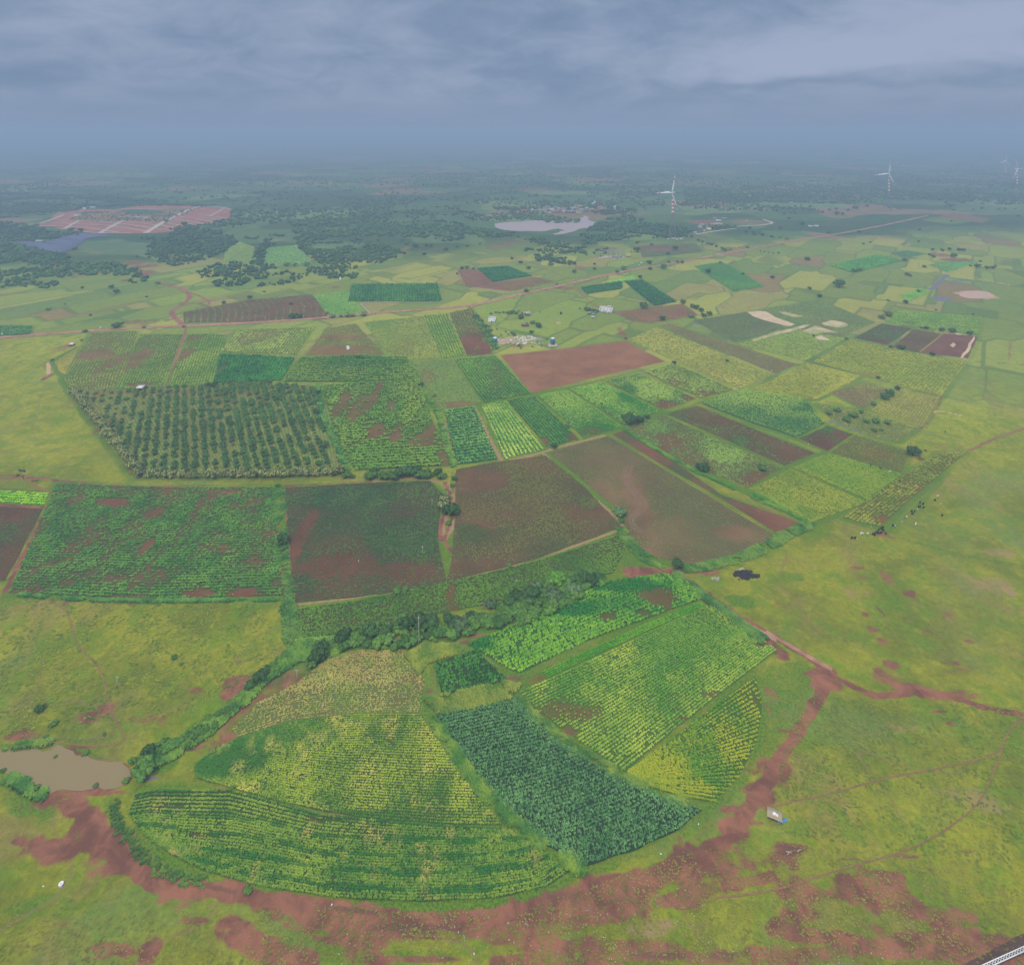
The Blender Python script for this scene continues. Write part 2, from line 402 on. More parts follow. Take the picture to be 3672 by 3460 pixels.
fld('f', 'teal sorghum field in the middle of the foreground', 'D 848,1389* 925,1372 1000,1361* 1035,1388 1085,1440 1180,1500 1280,1545 1364,1574* 1320,1610 1240,1648 1170,1672 1130,1680* 1060,1640 960,1548 890,1452',
    (84, 88, 66), ((36, 88, 62), (104, 152, 116)), cov=1.0, var=.06, nz=12, pitch=1.5, step=.8, size=.95, h=1.0, kind='maize', tvar=.35, weed=.5, weedc=(36, 74, 50),
    clabel='tall blue green sorghum plants standing in dense rows')
fld('f', 'large light green field of sloping rows right of the sorghum', 'D 1008,1343* 1130,1290 1260,1228 1375,1174* 1440,1212 1508,1262* 1400,1345 1300,1425 1212,1496* 1120,1436 1045,1380',
    (118, 90, 68), ((70, 130, 44), (158, 180, 78)), cov=.9, var=.32, nz=16, pitch=1.2, step=.48, size=.58, h=.6, tvar=.8, tintp='D 1330,1220,130,50,.2',
    patches='d2 1330,400,190,60,.35 1330,520,60,40,.05 d3 230,310,120,20,.3 60,440,60,14,.25 500,20,70,14,.1', clabel='light green sunflower plants in sloping rows')
fld('f', 'yellowing green field tapering along the red track', 'D 1218,1499* 1300,1438 1400,1360 1466,1312* 1480,1368 1468,1440 1432,1510 1386,1560* 1320,1546 1262,1526 1232,1508*',
    (112, 88, 60), ((54, 122, 30), (156, 160, 34)), cov=.95, var=.25, nz=18, pitch=1.2, step=.55, size=.65, h=.45, tvar=.6, tintp='d3 430,330,90,150,1.0 330,600,90,120,.9 120,850,150,60,.75 200,330,80,90,0', patches='d3 470,360,14,90,.3',
    clabel='ground hugging yellow green plants on the tapering field')
fld('f', 'upper foreground field of teal and yellow green shrub rows', 'D 905,1252* 1000,1212 1100,1165 1185,1128 1290,1114* 1340,1135 1362,1163* 1255,1202 1150,1240 1008,1306* 975,1290',
    (110, 92, 62), ((34, 116, 52), (130, 180, 60)), cov=.97, var=.12, nz=20, pitch=1.75, step=1.2, size=1.25, h=.9, kind='bush', tvar=.35,
    patches='c3 1130,880,150,80,.02 760,1015,60,34,.04 1010,990,60,30,.05', tintp='d2 850,10,130,45,-.2 c3 900,800,330,60,-.1 500,960,220,60,-.1 d2 1000,150,260,70,.85 c3 300,1200,400,90,.7 850,920,200,70,.2', clabel='rounded green shrub rows of the upper foreground field')
fld('f', 'narrow strip of short bright green crop between the shrub rows and the light green field', 'D 1020,1318* 1130,1268 1250,1212 1360,1170* 1368,1176* 1255,1226 1140,1280 1035,1330*',
    (118, 106, 62), ((50, 132, 24), (112, 165, 36)), cov=.9, var=.3, nz=14, pitch=.9, step=.5, size=.55, h=.35, kind='low', patches='D 1035,1318,30,14,.1', clabel='short vivid green seedlings in the narrow strip')
fld('f', 'small block of dark green bushes beside the sorghum', 'D 842,1288* 925,1262* 985,1322* 858,1348*', (92, 84, 60), ((26, 88, 44), (80, 140, 56)), cov=.95, var=.2, nz=10, pitch=1.8, step=1.4, size=1.3, h=.9, kind='bush', clabel='dark green bushy plants in the small block')
fld('f', 'long strip of green rows below the big dark field', 'D 578,1182* 700,1165 860,1132 1040,1090 1207,1036* 1213,1070 1190,1112* 1110,1128 1000,1162 850,1192 700,1222 583,1243*',
    (118, 90, 66), ((54, 100, 44), (96, 134, 50)), cov=.72, var=.35, nz=20, pitch=1.5, step=.8, size=.72, h=.4, tintp='D 1190,1075,40,40,1.0 600,1210,50,40,.8', patches='c2 1430,850,35,70,.1 1440,960,60,60,.3', clabel='low green plants in long rows below the dark field')
fld('f', 'big dark ploughed field left of the tan gully', 'D 553,947* 700,938 835,934* 864,962 852,1010 850,1050 868,1131* 720,1156 573,1170* 562,1060',
    (118, 78, 68), ((40, 82, 54), (88, 116, 62)), cov=.6, var=.4, nz=22, pitch=1.55, step=.85, size=.75, h=.4, kind='leafy', patches='D 640,1100,90,26,.22 575,1060,16,110,.12 780,1110,100,22,.3 c2 1090,470,260,110,.95 700,170,420,90,.92', clabel='dark green seedling rows on the big ploughed field')
fld('f', 'brown and olive field between the gully and the tan hedge line', 'D 885,912* 960,897 1060,884* 1140,950 1206,1022* 1040,1086 868,1130* 880,1060 884,990',
    (118, 88, 74), ((70, 90, 52), (118, 118, 56)), cov=.6, var=.42, nz=26, pitch=1.6, step=.9, size=.72, h=.35, tvar=.9, patches='D 940,930,60,24,.15 1150,990,60,20,.2 930,1020,30,14,.1 c2 1560,430,150,80,.95 D 1140,975,24,14,.9 900,1100,120,18,.3', tintp='D 930,1035,60,26,0 960,1000,40,25,1 1060,970,70,40,.8', clabel='sparse olive and yellow plants on the brown field')
fld('f', 'dark green bean field with red soil patches on the left', 'D 110,938* 320,946 532,946* 541,1050 550,1156* 300,1164 19,1151* 62,1050',
    (126, 84, 74), ((46, 104, 52), (100, 146, 66)), cov=.72, var=.6, nz=11, pitch=1.5, step=.75, size=.85, h=.5, tvar=.6, patches='c1 820,205,150,30,.03 1430,850,120,40,.12 1750,855,150,40,.08 900,880,250,18,.2 1040,520,30,70,.1 1030,700,20,180,.25 620,500,16,120,.3 1080,290,70,40,.2 1560,130,160,16,.2 530,190,60,50,.3 200,830,160,20,.35', clabel='leafy dark green bean plants in patchy rows')
fld('f', 'dark red field at the left edge', 'D -70,978* 84,988* 10,1128* -110,1118*', (112, 72, 66), ((44, 92, 56), (84, 128, 76)), cov=.42, var=.4, nz=16, pitch=2.0, step=.9, size=.7, h=.4, clabel='sparse dark green rows on the dark red soil')
fld('f', 'small lime green patch at the left edge', 'D -70,950* 95,958* 84,982* -75,972*', (100, 110, 50), ((96, 170, 20), (160, 205, 40)), cov=1, var=.15, nz=9, pitch=1.2, step=.9, size=1.1, h=.9, clabel='lime green plants of the small left patch')
fld('f', 'large brown field crossed by pale wheel tracks', 'D 1068,880* 1120,862 1182,847* 1340,942 1506,1040* 1470,1062 1400,1090 1340,1099 1280,1082 1237,1074* 1212,1025 1202,992 1140,940',
    (132, 106, 86), ((72, 100, 56), (124, 132, 64)), cov=.46, var=.3, nz=40, pitch=1.7, step=.95, size=.66, h=.28, patches='c3 960,180,90,230,.02 1000,420,50,30,.0 1060,560,60,30,.05 1650,420,140,60,.05 1380,640,90,26,.08 700,150,140,120,.2', clabel='faint green seedlings on the large brown field')
fld('f', 'narrow red ploughed strip beside the bright green bank', 'D 1188,843* 1212,836* 1305,893 1400,960 1562,1019* 1518,1041* 1400,968 1290,905', (132, 92, 80), ((48, 88, 54), (84, 120, 64)), rows='u', cov=.35, var=.3, nz=30, pitch=2.2, step=1.1, size=.7, h=.3, patches='D 1500,1010,60,26,.02 1270,872,40,16,0 b3 900,930,90,50,.5 1330,1170,140,60,.6 1600,1330,120,50,.55', clabel='thin dark seedlings on the red strip')
fld('f', 'brown field with a light green patch in its middle', 'D 1216,832* 1288,806* 1400,858 1517,908* 1452,946* 1330,900', (116, 86, 70), ((74, 124, 56), (144, 176, 92)), rows='u', cov=.5, var=.35, nz=26, pitch=1.8, step=1.1, size=.85, h=.4, patches='b3 1600,1050,160,70,.95 1100,850,110,50,.8 1280,1010,60,30,.3 1200,950,110,50,.15 1850,1230,170,60,.08 1160,1010,50,22,.0', tintp='b3 1600,1060,190,80,1 1080,850,120,50,.5', clabel='patchy light green plants on the brown field')
fld('f', 'dark brown field below the maize', 'D 1293,803* 1355,788* 1470,836 1583,880* 1523,904*', (108, 82, 68), ((60, 102, 50), (118, 146, 72)), rows='u', cov=.38, var=.4, nz=26, pitch=1.8, step=1.1, size=.8, h=.35, patches='b3 1700,960,90,40,.8 D 1530,880,30,14,.05 1400,818,60,12,.15', clabel='thin green seedlings below the maize')
fld('f', 'tall pale green maize field in the right centre', 'D 1363,784* 1400,768 1448,757* 1500,765 1564,777* 1582,802 1602,822 1546,850* 1450,818', (96, 100, 58), ((62, 122, 70), (148, 178, 92)), cov=1, var=.1, nz=26, rows='v', pitch=1.7, step=1.2, size=1.4, h=1.6, kind='maize', tintp='b4 400,720,140,40,-.1 300,840,260,50,.1 D 1470,775,90,20,.9', clabel='tall pale green maize stands')
fld('f', 'dark plot with red headland right of the maize', 'D 1551,852* 1606,826* 1655,843* 1607,876*', (114, 80, 70), ((54, 100, 50), (90, 130, 60)), cov=.4, var=.4, nz=18, pitch=1.8, step=1.2, size=.8, h=.3, patches='D 1600,862,26,10,.05 1640,850,12,20,.05 1600,832,20,8,.9', clabel='low plants on the dark plot')
fld('f', 'olive ploughed field in front of the big dark tree', 'D 1660,844* 1765,876* 1750,918* 1612,878*', (124, 104, 68), ((78, 112, 44), (140, 146, 60)), cov=.6, var=.3, nz=24, pitch=1.9, step=1.1, size=.8, h=.35, patches='b4 960,1050,120,40,.3 700,960,80,20,.9', clabel='olive stubble rows in front of the big tree')
fld('f', 'bright yellow green meadow plot above the white egrets', 'D 1541,909* 1608,881* 1750,921* 1684,970*', (118, 120, 50), ((92, 138, 36), (146, 160, 50)), cov=.85, var=.35, nz=22, pitch=1.3, step=1.0, size=.95, h=.4, kind='low', clabel='yellow green herbs on the upper meadow plot')
fld('f', 'yellow meadow plot next to the red strip', 'D 1455,949* 1536,912* 1681,976* 1576,1014*', (122, 116, 48), ((104, 138, 40), (156, 162, 50)), cov=.85, var=.35, nz=22, pitch=1.3, step=1.0, size=.95, h=.4, kind='low', patches='c4 440,270,60,50,.9', tintp='c4 440,270,60,50,-.2', clabel='yellow herbs on the lower meadow plot')
fld('f', 'striped olive strip beside the grazing cattle', 'D 1822,880* 1877,878* 1790,950 1708,1022* 1636,1006* 1720,945', (128, 92, 66), ((88, 120, 40), (150, 156, 60)), rows='v', cov=.66, var=.35, nz=16, pitch=2.2, step=.9, size=.85, h=.35, patches='c4 990,330,60,40,.05 1250,120,60,70,.4', clabel='olive rows of the striped strip')
# --- middle distance
fld('f', 'wide green striped field right of the orchard', 'D 622,748* 720,742 812,738* 845,830 878,904* 790,909 689,914* 655,850', (120, 92, 70), ((70, 124, 44), (122, 152, 56)), cov=.93, var=.3, nz=26, pitch=2.6, step=1.2, size=1.35, h=.5, patches='b2 650,690,50,130,.2 760,720,80,120,.25 880,640,40,130,.15 890,890,60,60,.05 1030,900,60,60,.1 1280,900,60,70,.15 1230,960,130,50,.2 1380,1050,60,80,.25 1000,700,40,80,.4', tintp='b2 1180,640,80,200,1.0 900,1060,300,90,.35 560,740,50,200,.9', clabel='long green crop rows right of the orchard')
fld('f', 'green rows field above the wide striped field', 'D 585,694* 690,690 788,694* 800,704 810,737* 690,742 548,741*', (110, 100, 62), ((70, 124, 44), (120, 150, 56)), cov=.95, var=.25, nz=26, pitch=2.6, step=1.3, size=1.4, h=.5, tintp='D 700,700,90,14,-.2', clabel='green rows above the wide striped field')
fld('f', 'olive and brown field with a white stone heap', 'D 634,637* 690,628* 748,690* 592,691*', (136, 108, 78), ((96, 128, 56), (150, 160, 70)), cov=.5, var=.3, nz=30, pitch=3, step=1.6, size=1.2, h=.35, patches='b2 640,300,250,26,.05 600,340,180,22,.05 620,215,180,24,.12 700,260,120,14,.9', clabel='thin herbs on the olive field')
fld('f', 'leftmost olive field with straight seed rows', 'D 178,646* 269,643* 226,755* 170,757 134,755* 122,735', (134, 106, 84), ((96, 132, 52), (152, 168, 74)), rows='v', cov=.66, var=.3, nz=30, pitch=2.4, step=1.2, size=1.0, h=.35, patches='b1 690,340,150,50,.1 830,390,60,90,.15 740,250,120,40,.5', clabel='straight seed rows on the leftmost olive field')
fld('f', 'second olive field with a brown bare corner', 'D 272,649* 357,650* 320,752* 224,756*', (128, 100, 80), ((84, 128, 50), (136, 164, 70)), rows='v', cov=.72, var=.35, nz=28, pitch=2.4, step=1.2, size=1.0, h=.35, patches='b1 980,360,90,70,.1 900,440,60,60,.12 1000,555,120,20,.2', clabel='seed rows on the second olive field')
fld('f', 'third green field right of the narrow track', 'D 364,649* 441,650* 413,746* 326,752*', (128, 96, 76), ((78, 130, 48), (140, 170, 72)), rows='v', cov=.8, var=.3, nz=28, pitch=2.4, step=1.2, size=1.05, h=.4, patches='b1 1310,350,50,80,.08 1390,230,60,30,.3', tintp='b1 1430,370,120,80,1', clabel='seed rows on the third green field')
fld('f', 'pale green striped field below the main road', 'D 464,640* 611,636* 575,689* 500,686 428,683*', (134, 112, 80), ((98, 140, 60), (176, 190, 112)), rows='v', cov=.8, var=.35, nz=22, pitch=3.2, step=1.6, size=1.4, h=.45, patches='b1 1800,220,110,60,.35 b2 80,200,140,60,.45', clabel='pale green stripes below the main road')
fld('f', 'dark green block of slanting rows above the orchard', 'D 426,688* 498,690 572,696* 546,739* 414,744*', (92, 104, 66), ((28, 100, 50), (72, 150, 74)), rows='v', cov=1, var=.08, nz=20, pitch=3.0, step=1.3, size=1.25, h=.7, kind='bush', patches='b1 1570,450,30,50,.2', clabel='slanting rows of dark green plants above the orchard')
fld('f', 'narrow yellow field left of the olive fields', 'D 106,703* 155,673* 126,728* 116,722*', (150, 138, 74), ((128, 140, 60), (176, 168, 80)), cov=.8, var=.3, nz=20, pitch=2, step=1.4, size=1.1, h=.4, kind='low', clabel='yellow grassy crop of the narrow field')
fld('f', 'yellow green meadow behind the stone heap field', 'D 706,626* 822,614* 854,696* 764,699*', (134, 130, 70), ((110, 142, 62), (166, 172, 84)), cov=.7, var=.3, nz=40, pitch=2.5, step=2, size=1.6, h=.3, kind='low', patches='b2 930,120,120,60,.9 1080,300,90,90,.4', tintp='b2 920,110,120,50,-.2', clabel='yellow green herbs of the rear meadow')
fld('f', 'green striped field left of the dark red corner', 'D 824,613* 870,609* 904,690* 858,696*', (130, 104, 70), ((76, 138, 52), (154, 174, 70)), rows='v', cov=.85, var=.25, nz=26, pitch=2.8, step=1.5, size=1.3, h=.45, clabel='green stripes left of the dark red corner')
fld('f', 'green field ending in a dark red corner', 'D 872,608* 918,598* 957,687* 907,692*', (124, 82, 72), ((96, 122, 62), (134, 142, 70)), rows='v', cov=.7, var=.25, nz=30, pitch=2.5, step=1.6, size=1.2, h=.3, patches='b2 1560,270,90,80,.02 1670,310,70,60,.02 1640,200,20,90,.1', clabel='olive herbs next to the dark red corner')
fld('f', 'olive field with one white pole in its middle', 'D 799,704* 876,699* 936,783* 854,795*', (132, 104, 78), ((94, 136, 66), (130, 156, 74)), rows='v', cov=.8, var=.25, nz=36, pitch=2.2, step=1.6, size=1.2, h=.25, kind='low', patches='b2 1480,700,160,30,.15 1250,500,60,90,.45', clabel='short green herbs around the white pole')
fld('f', 'green field with dark stripes beside the large brown field', 'D 882,698* 963,691* 1030,764* 940,782*', (118, 100, 68), ((56, 118, 52), (118, 160, 70)), rows='v', cov=.9, var=.25, nz=30, pitch=2.8, step=1.5, size=1.35, h=.4, patches='b2 1750,520,60,120,.55', clabel='dark green stripes beside the brown field')
fld('f', 'large bare reddish brown field behind the centre', 'D 972,690* 1100,676 1214,662* 1252,682 1291,702* 1160,732 1032,763*', (150, 108, 90), ((120, 112, 80), (150, 130, 90)), cov=.2, var=.2, nz=40, pitch=3, step=2, size=.9, h=.2, kind='low', weed=.15, clabel='scattered herbs on the bare brown field')
fld('f', 'teal maize plot left of the tan footpath', 'D 862,797* 920,789* 966,893* 888,903*', (90, 100, 62), ((48, 116, 66), (118, 164, 92)), cov=1, var=.1, nz=26, pitch=1.9, step=1.2, size=1.3, h=1.2, kind='maize', patches='b2 1700,1070,60,30,.7', clabel='teal maize rows left of the footpath')
fld('f', 'pale green striped plot right of the tan footpath', 'D 934,788* 982,780* 1057,872* 978,891*', (118, 110, 64), ((66, 140, 58), (168, 194, 104)), rows='v', cov=.95, var=.15, nz=22, pitch=2.6, step=1.2, size=1.25, h=.5, tintp='D 990,880,60,20,1.2', clabel='pale green stripes right of the footpath')
fld('f', 'dark green striped plot with a brown corner', 'D 985,778* 1038,769* 1124,853* 1062,868*', (120, 90, 72), ((36, 108, 50), (96, 150, 66)), rows='v', cov=.92, var=.2, nz=26, pitch=2.6, step=1.2, size=1.25, h=.5, patches='b3 300,960,50,40,.05 500,930,40,30,.15', clabel='dark green stripes of the centre plot')
fld('f', 'green plot with a pale sheen left of the dark tree', 'D 1043,767* 1100,757* 1208,829* 1134,852*', (98, 92, 64), ((50, 128, 46), (150, 186, 92)), rows='v', cov=.9, var=.3, nz=24, pitch=2.0, step=1.2, size=1.3, h=.5, tintp='b3 420,680,120,70,1 D 1160,835,40,16,0', patches='b3 640,890,80,40,.3', clabel='green herbs with pale seed heads left of the dark tree')
fld('f', 'green plot behind the dark tree', 'D 1106,756* 1168,743* 1282,797* 1214,826*', (104, 90, 66), ((44, 130, 46), (148, 188, 86)), rows='v', cov=.92, var=.3, nz=24, pitch=2.0, step=1.2, size=1.3, h=.5, tintp='b3 700,650,140,60,1 900,640,90,50,0', patches='b3 750,800,90,40,.4', clabel='green herbs behind the dark tree')
fld('f', 'pale green plot with a brown end', 'D 1174,740* 1240,726* 1352,774* 1288,796*', (120, 90, 72), ((60, 124, 52), (160, 190, 104)), rows='v', cov=.8, var=.35, nz=24, pitch=2.2, step=1.3, size=1.3, h=.45, patches='b3 1180,700,130,40,.12 1330,650,60,30,.15', tintp='b3 1080,580,160,70,1 900,590,70,50,0', clabel='pale green herbs of the plot with a brown end')
fld('f', 'pale mottled plot below the small round tree', 'D 1250,722* 1310,706* 1424,756* 1360,773*', (126, 98, 76), ((84, 130, 56), (170, 190, 106)), rows='v', cov=.75, var=.4, nz=20, pitch=2.2, step=1.3, size=1.3, h=.45, patches='b3 1450,620,90,24,.15 1240,540,60,26,.3', clabel='mottled pale herbs below the small round tree')
fld('f', 'wide tan meadow field behind the mottled plots', 'D 1218,660* 1275,635* 1500,728* 1436,754* 1320,704', (142, 134, 78), ((124, 142, 64), (178, 176, 92)), cov=.75, var=.3, nz=36, pitch=2.4, step=2, size=1.7, h=.3, kind='low', patches='b3 1500,470,200,50,.5', clabel='tan herbs of the wide meadow field')
fld('f', 'long grey brown strip behind the tan meadow', 'D 1278,633* 1300,628* 1520,700* 1548,708 1506,726*', (128, 112, 88), ((104, 124, 66), (140, 146, 78)), cov=.45, var=.35, nz=26, pitch=2.6, step=2, size=1.4, h=.25, kind='low', clabel='sparse herbs of the grey brown strip')
fld('f', 'grey green waterlogged field below the sand sheet', 'D 1345,622* 1454,605* 1528,636* 1428,666*', (112, 112, 92), ((88, 118, 68), (120, 140, 84)), cov=.55, var=.3, nz=30, pitch=2.6, step=2, size=1.5, h=.25, kind='low', clabel='sparse rushes of the grey green field')
fld('f', 'pale olive field below the flooded plots', 'D 1430,668* 1552,640* 1642,658* 1564,700*', (128, 130, 72), ((110, 144, 66), (160, 172, 80)), cov=.8, var=.25, nz=40, pitch=2.6, step=2.2, size=1.8, h=.25, kind='low', clabel='olive herbs below the flooded plots')
fld('f', 'flooded green field with pale dry stripes', 'D 1456,604* 1590,582* 1700,626* 1625,656* 1545,640', (120, 122, 84), ((98, 134, 74), (140, 152, 88)), cov=.65, var=.3, nz=30, pitch=2.6, step=2.2, size=1.6, h=.25, kind='low', patches='b4 590,120,110,26,.1 520,170,120,26,.12 700,100,70,18,.2 560,215,80,20,.15', clabel='marsh herbs between the pale stripes')
fld('f', 'leftmost of three dark plots behind the yellow field', 'D 1657,656* 1712,628* 1772,637* 1722,670*', (112, 84, 74), ((62, 104, 60), (96, 130, 72)), cov=.55, var=.35, nz=26, pitch=2.6, step=1.6, size=1.2, h=.3, patches='D 1690,663,50,6,.05', clabel='green herbs on the leftmost dark plot')
fld('f', 'middle of three dark plots behind the yellow field', 'D 1733,673* 1774,639* 1828,649* 1783,684*', (118, 86, 76), ((76, 108, 60), (110, 126, 70)), cov=.3, var=.3, nz=26, pitch=2.6, step=1.6, size=1.1, h=.3, clabel='herbs on the middle dark plot')
fld('f', 'rightmost dark plot with a tan sand streak', 'D 1787,685* 1832,648* 1899,654* 1879,696*', (126, 92, 84), ((104, 110, 76), (120, 120, 80)), cov=.08, var=.15, nz=30, pitch=3, step=2, size=.9, h=.2, kind='low', weed=.1, clabel='few herbs on the rightmost dark plot')
fld('f', 'wide yellow field below the three dark plots', 'D 1578,702* 1650,660* 1760,682 1880,703* 1840,752 1828,770* 1705,736', (140, 134, 60), ((120, 144, 48), (160, 166, 66)), cov=.75, var=.3, nz=34, pitch=3.2, step=2, size=1.9, h=.35, kind='low', patches='b4 850,480,150,14,.2 1250,600,150,12,.25', clabel='yellow herbs of the wide yellow field')
fld('f', 'yellow olive field left of the lone bent tree', 'D 1455,758* 1565,705* 1672,730* 1600,768* 1580,776', (142, 132, 64), ((126, 142, 50), (170, 168, 70)), cov=.75, var=.3, nz=36, pitch=2.6, step=2, size=1.8, h=.3, kind='low', clabel='olive yellow herbs left of the bent tree')
fld('f', 'mottled brown plot left of the bush clump', 'D 1612,762* 1680,742* 1722,755* 1680,796*', (128, 106, 88), ((112, 122, 66), (156, 156, 74)), cov=.5, var=.45, nz=14, pitch=2.4, step=1.6, size=1.4, h=.3, kind='low', patches='b4 870,560,120,40,.8', clabel='mottled herbs left of the bush clump')
fld('f', 'tan plot right of the bush clump', 'D 1690,796* 1745,755* 1824,771* 1792,828*', (146, 126, 78), ((134, 146, 62), (168, 166, 84)), cov=.62, var=.3, nz=24, pitch=2.4, step=1.8, size=1.5, h=.3, kind='low', clabel='tan herbs right of the bush clump')
fld('f', 'grassy plot with thorny shrubs and a grey wet strip', 'D 1588,786* 1680,798* 1782,832* 1742,858 1690,846* 1615,815', (120, 116, 72), ((104, 130, 56), (148, 154, 70)), cov=.6, var=.35, nz=24, pitch=2.4, step=1.8, size=1.5, h=.3, kind='low', clabel='rough herbs between the thorny shrubs')
fld('f', 'green plot in front of the row of four trees', 'D 1716,626* 1745,603* 1905,615* 1898,650*', (116, 122, 70), ((94, 150, 54), (150, 172, 76)), rows='v', cov=.85, var=.25, nz=30, pitch=3, step=2, size=1.7, h=.35, kind='low', patches='b4 1170,115,50,14,.2', clabel='green herbs in front of the four trees')
# --- behind the main road
fld('f', 'dark ploughed field with light green seed lines beyond the road', 'D 356,606* 480,583 604,572* 622,580 636,592 634,620* 500,625 356,627*', (124, 86, 76), ((58, 116, 62), (120, 160, 86)), rows='v', cov=.5, var=.2, nz=40, pitch=8, step=1.4, size=1.5, h=.4, weed=.25, clabel='light green seed lines beyond the road')
fld('f', 'dark teal crop block behind the stone wall', 'D 682,553* 850,551* 858,586* 676,586*', (84, 104, 70), ((30, 104, 66), (88, 150, 84)), rows='v', cov=1, var=.1, nz=30, pitch=3.2, step=2.0, size=2.0, h=.9, kind='bush', clabel='dark teal crop block behind the stone wall')
fld('f', 'light green field left of the teal block', 'D 607,573* 674,566* 712,612* 642,618*', (104, 122, 66), ((90, 150, 72), (138, 176, 84)), cov=.95, var=.2, nz=30, pitch=2.4, step=2, size=1.9, h=.4, kind='low', clabel='light green herbs left of the teal block')
fld('f', 'reddish brown field with three small trees at its corner', 'D 888,524* 925,523* 996,566* 905,556*', (140, 100, 90), ((110, 120, 80), (120, 130, 80)), cov=.25, var=.25, nz=40, pitch=3, step=2.6, size=1.5, h=.3, kind='low', weed=.2)
fld('f', 'dark teal field beyond the road bend', 'D 926,521* 985,517* 1034,536* 957,548*', (70, 110, 80), ((30, 100, 70), (60, 134, 80)), cov=1, var=.1, nz=50, pitch=3, step=2.6, size=2.6, h=.7)
fld('f', 'brown field right of the teal field', 'D 961,549* 1036,538* 1078,546* 998,565*', (136, 106, 84), ((112, 124, 74), (120, 130, 80)), cov=.4, var=.3, nz=40, pitch=3, step=2.6, size=1.8, h=.3, kind='low', weed=.3)
fld('f', 'dark teal crescent field right of the road fork', 'D 1128,558* 1208,546* 1208,561* 1140,571*', (66, 104, 74), ((36, 100, 64), (60, 124, 76)), cov=1, var=.1, nz=50, pitch=3, step=2.4, size=2.4, h=.7)
fld('f', 'dark teal rectangular field with a tree at its corner', 'D 1211,546* 1248,544* 1314,586* 1270,594*', (66, 104, 74), ((36, 98, 64), (58, 120, 76)), cov=1, var=.1, nz=50, pitch=3, step=2.4, size=2.4, h=.7)
fld('f', 'lime green sliver along the teal crescent', 'D 1176,547* 1230,535* 1246,541* 1186,550*', (110, 150, 70), ((100, 170, 60), (140, 190, 80)), cov=1, var=.15, nz=30, pitch=3, step=2.6, size=2.4, h=.4, kind='low')
fld('f', 'dark green field with a round tree on its edge', 'D 1348,517* 1402,509* 1485,556* 1424,566*', (84, 116, 72), ((60, 124, 66), (96, 146, 72)), cov=.9, var=.25, nz=50, pitch=3.4, step=3, size=2.8, h=.5, kind='low')
fld('f', 'reddish field in front of the farmhouse track', 'D 1190,606* 1326,590* 1356,612* 1262,628* 1230,624', (140, 100, 86), ((100, 126, 74), (120, 130, 76)), cov=.35, var=.4, nz=40, pitch=3, step=2.6, size=1.8, h=.3, kind='low', weed=.25)
fld('f', 'oval dark brown field in front of the nearest wind turbine', 'D 1238,477* 1350,472* 1366,489* 1248,501*', (130, 102, 88), ((70, 116, 78), (90, 130, 84)), cov=.45, var=.4, nz=50, pitch=4, step=3.4, size=2.6, h=.4, kind='low', patches='a3 1150,920,170,14,.9 1400,870,60,20,.8', weed=.3)
fld('f', 'bright green maize field on the far right', 'D 1612,516* 1705,494* 1750,506* 1656,530*', (84, 130, 74), ((76, 150, 74), (110, 176, 90)), cov=1, var=.15, nz=30, pitch=3.4, step=2.8, size=2.8, h=.7)
fld('f', 'teal plot with a brown strip on the far right', 'D 1728,491* 1760,486* 1799,493* 1757,501*', (132, 100, 88), ((70, 130, 84), (80, 140, 84)), cov=.75, var=.4, nz=40, pitch=3.4, step=3, size=2.6, h=.4, kind='low')
fld('f', 'green plot with a brown back on the far right', 'D 1803,514* 1872,501* 1898,508* 1840,529*', (132, 100, 88), ((92, 160, 80), (110, 170, 84)), cov=.8, var=.3, nz=40, pitch=3.4, step=3, size=2.8, h=.4, kind='low', patches='a4 1500,960,170,14,.05')
fld('f', 'brown far field near the horizon on the right', 'D 1818,423* 1850,412* 1925,426* 1908,433*', (140, 108, 96), None, weed=.2)
fld('f', 'light green far field near the horizon on the right', 'D 1790,428* 1812,422* 1885,431* 1845,436*', (110, 150, 80), None, weed=.4)
fld('f', 'small bright field in front of the round tree on the right', 'D 1748,574* 1790,560* 1805,568* 1762,586*', (110, 150, 70), ((96, 160, 64), (130, 180, 80)), rows='v', cov=.95, var=.15, nz=30, pitch=3, step=2, size=2, h=.4, kind='low')
fld('f', 'dark teal field at the left edge beyond the road', 'D -40,632* 62,633* 58,650* -40,656*', (92, 120, 74), ((54, 112, 64), (90, 140, 76)), cov=.95, var=.15, nz=40, pitch=2.6, step=1.8, size=1.7, h=.5)
fld('f', 'smooth green field between the wooded knolls', 'D 438,486* 466,470* 494,480* 496,514* 432,510', (126, 146, 80), ((120, 152, 76), (140, 166, 84)), cov=.6, var=.2, nz=60, pitch=4, step=4, size=3, h=.3, kind='low')
fld('f', 'pale teal terraced field right of the wooded knolls', 'D 514,482* 578,476* 606,512* 506,516*', (110, 150, 90), ((96, 150, 84), (130, 176, 100)), cov=.8, var=.2, nz=60, pitch=5, step=4, size=3.2, h=.4, kind='low')
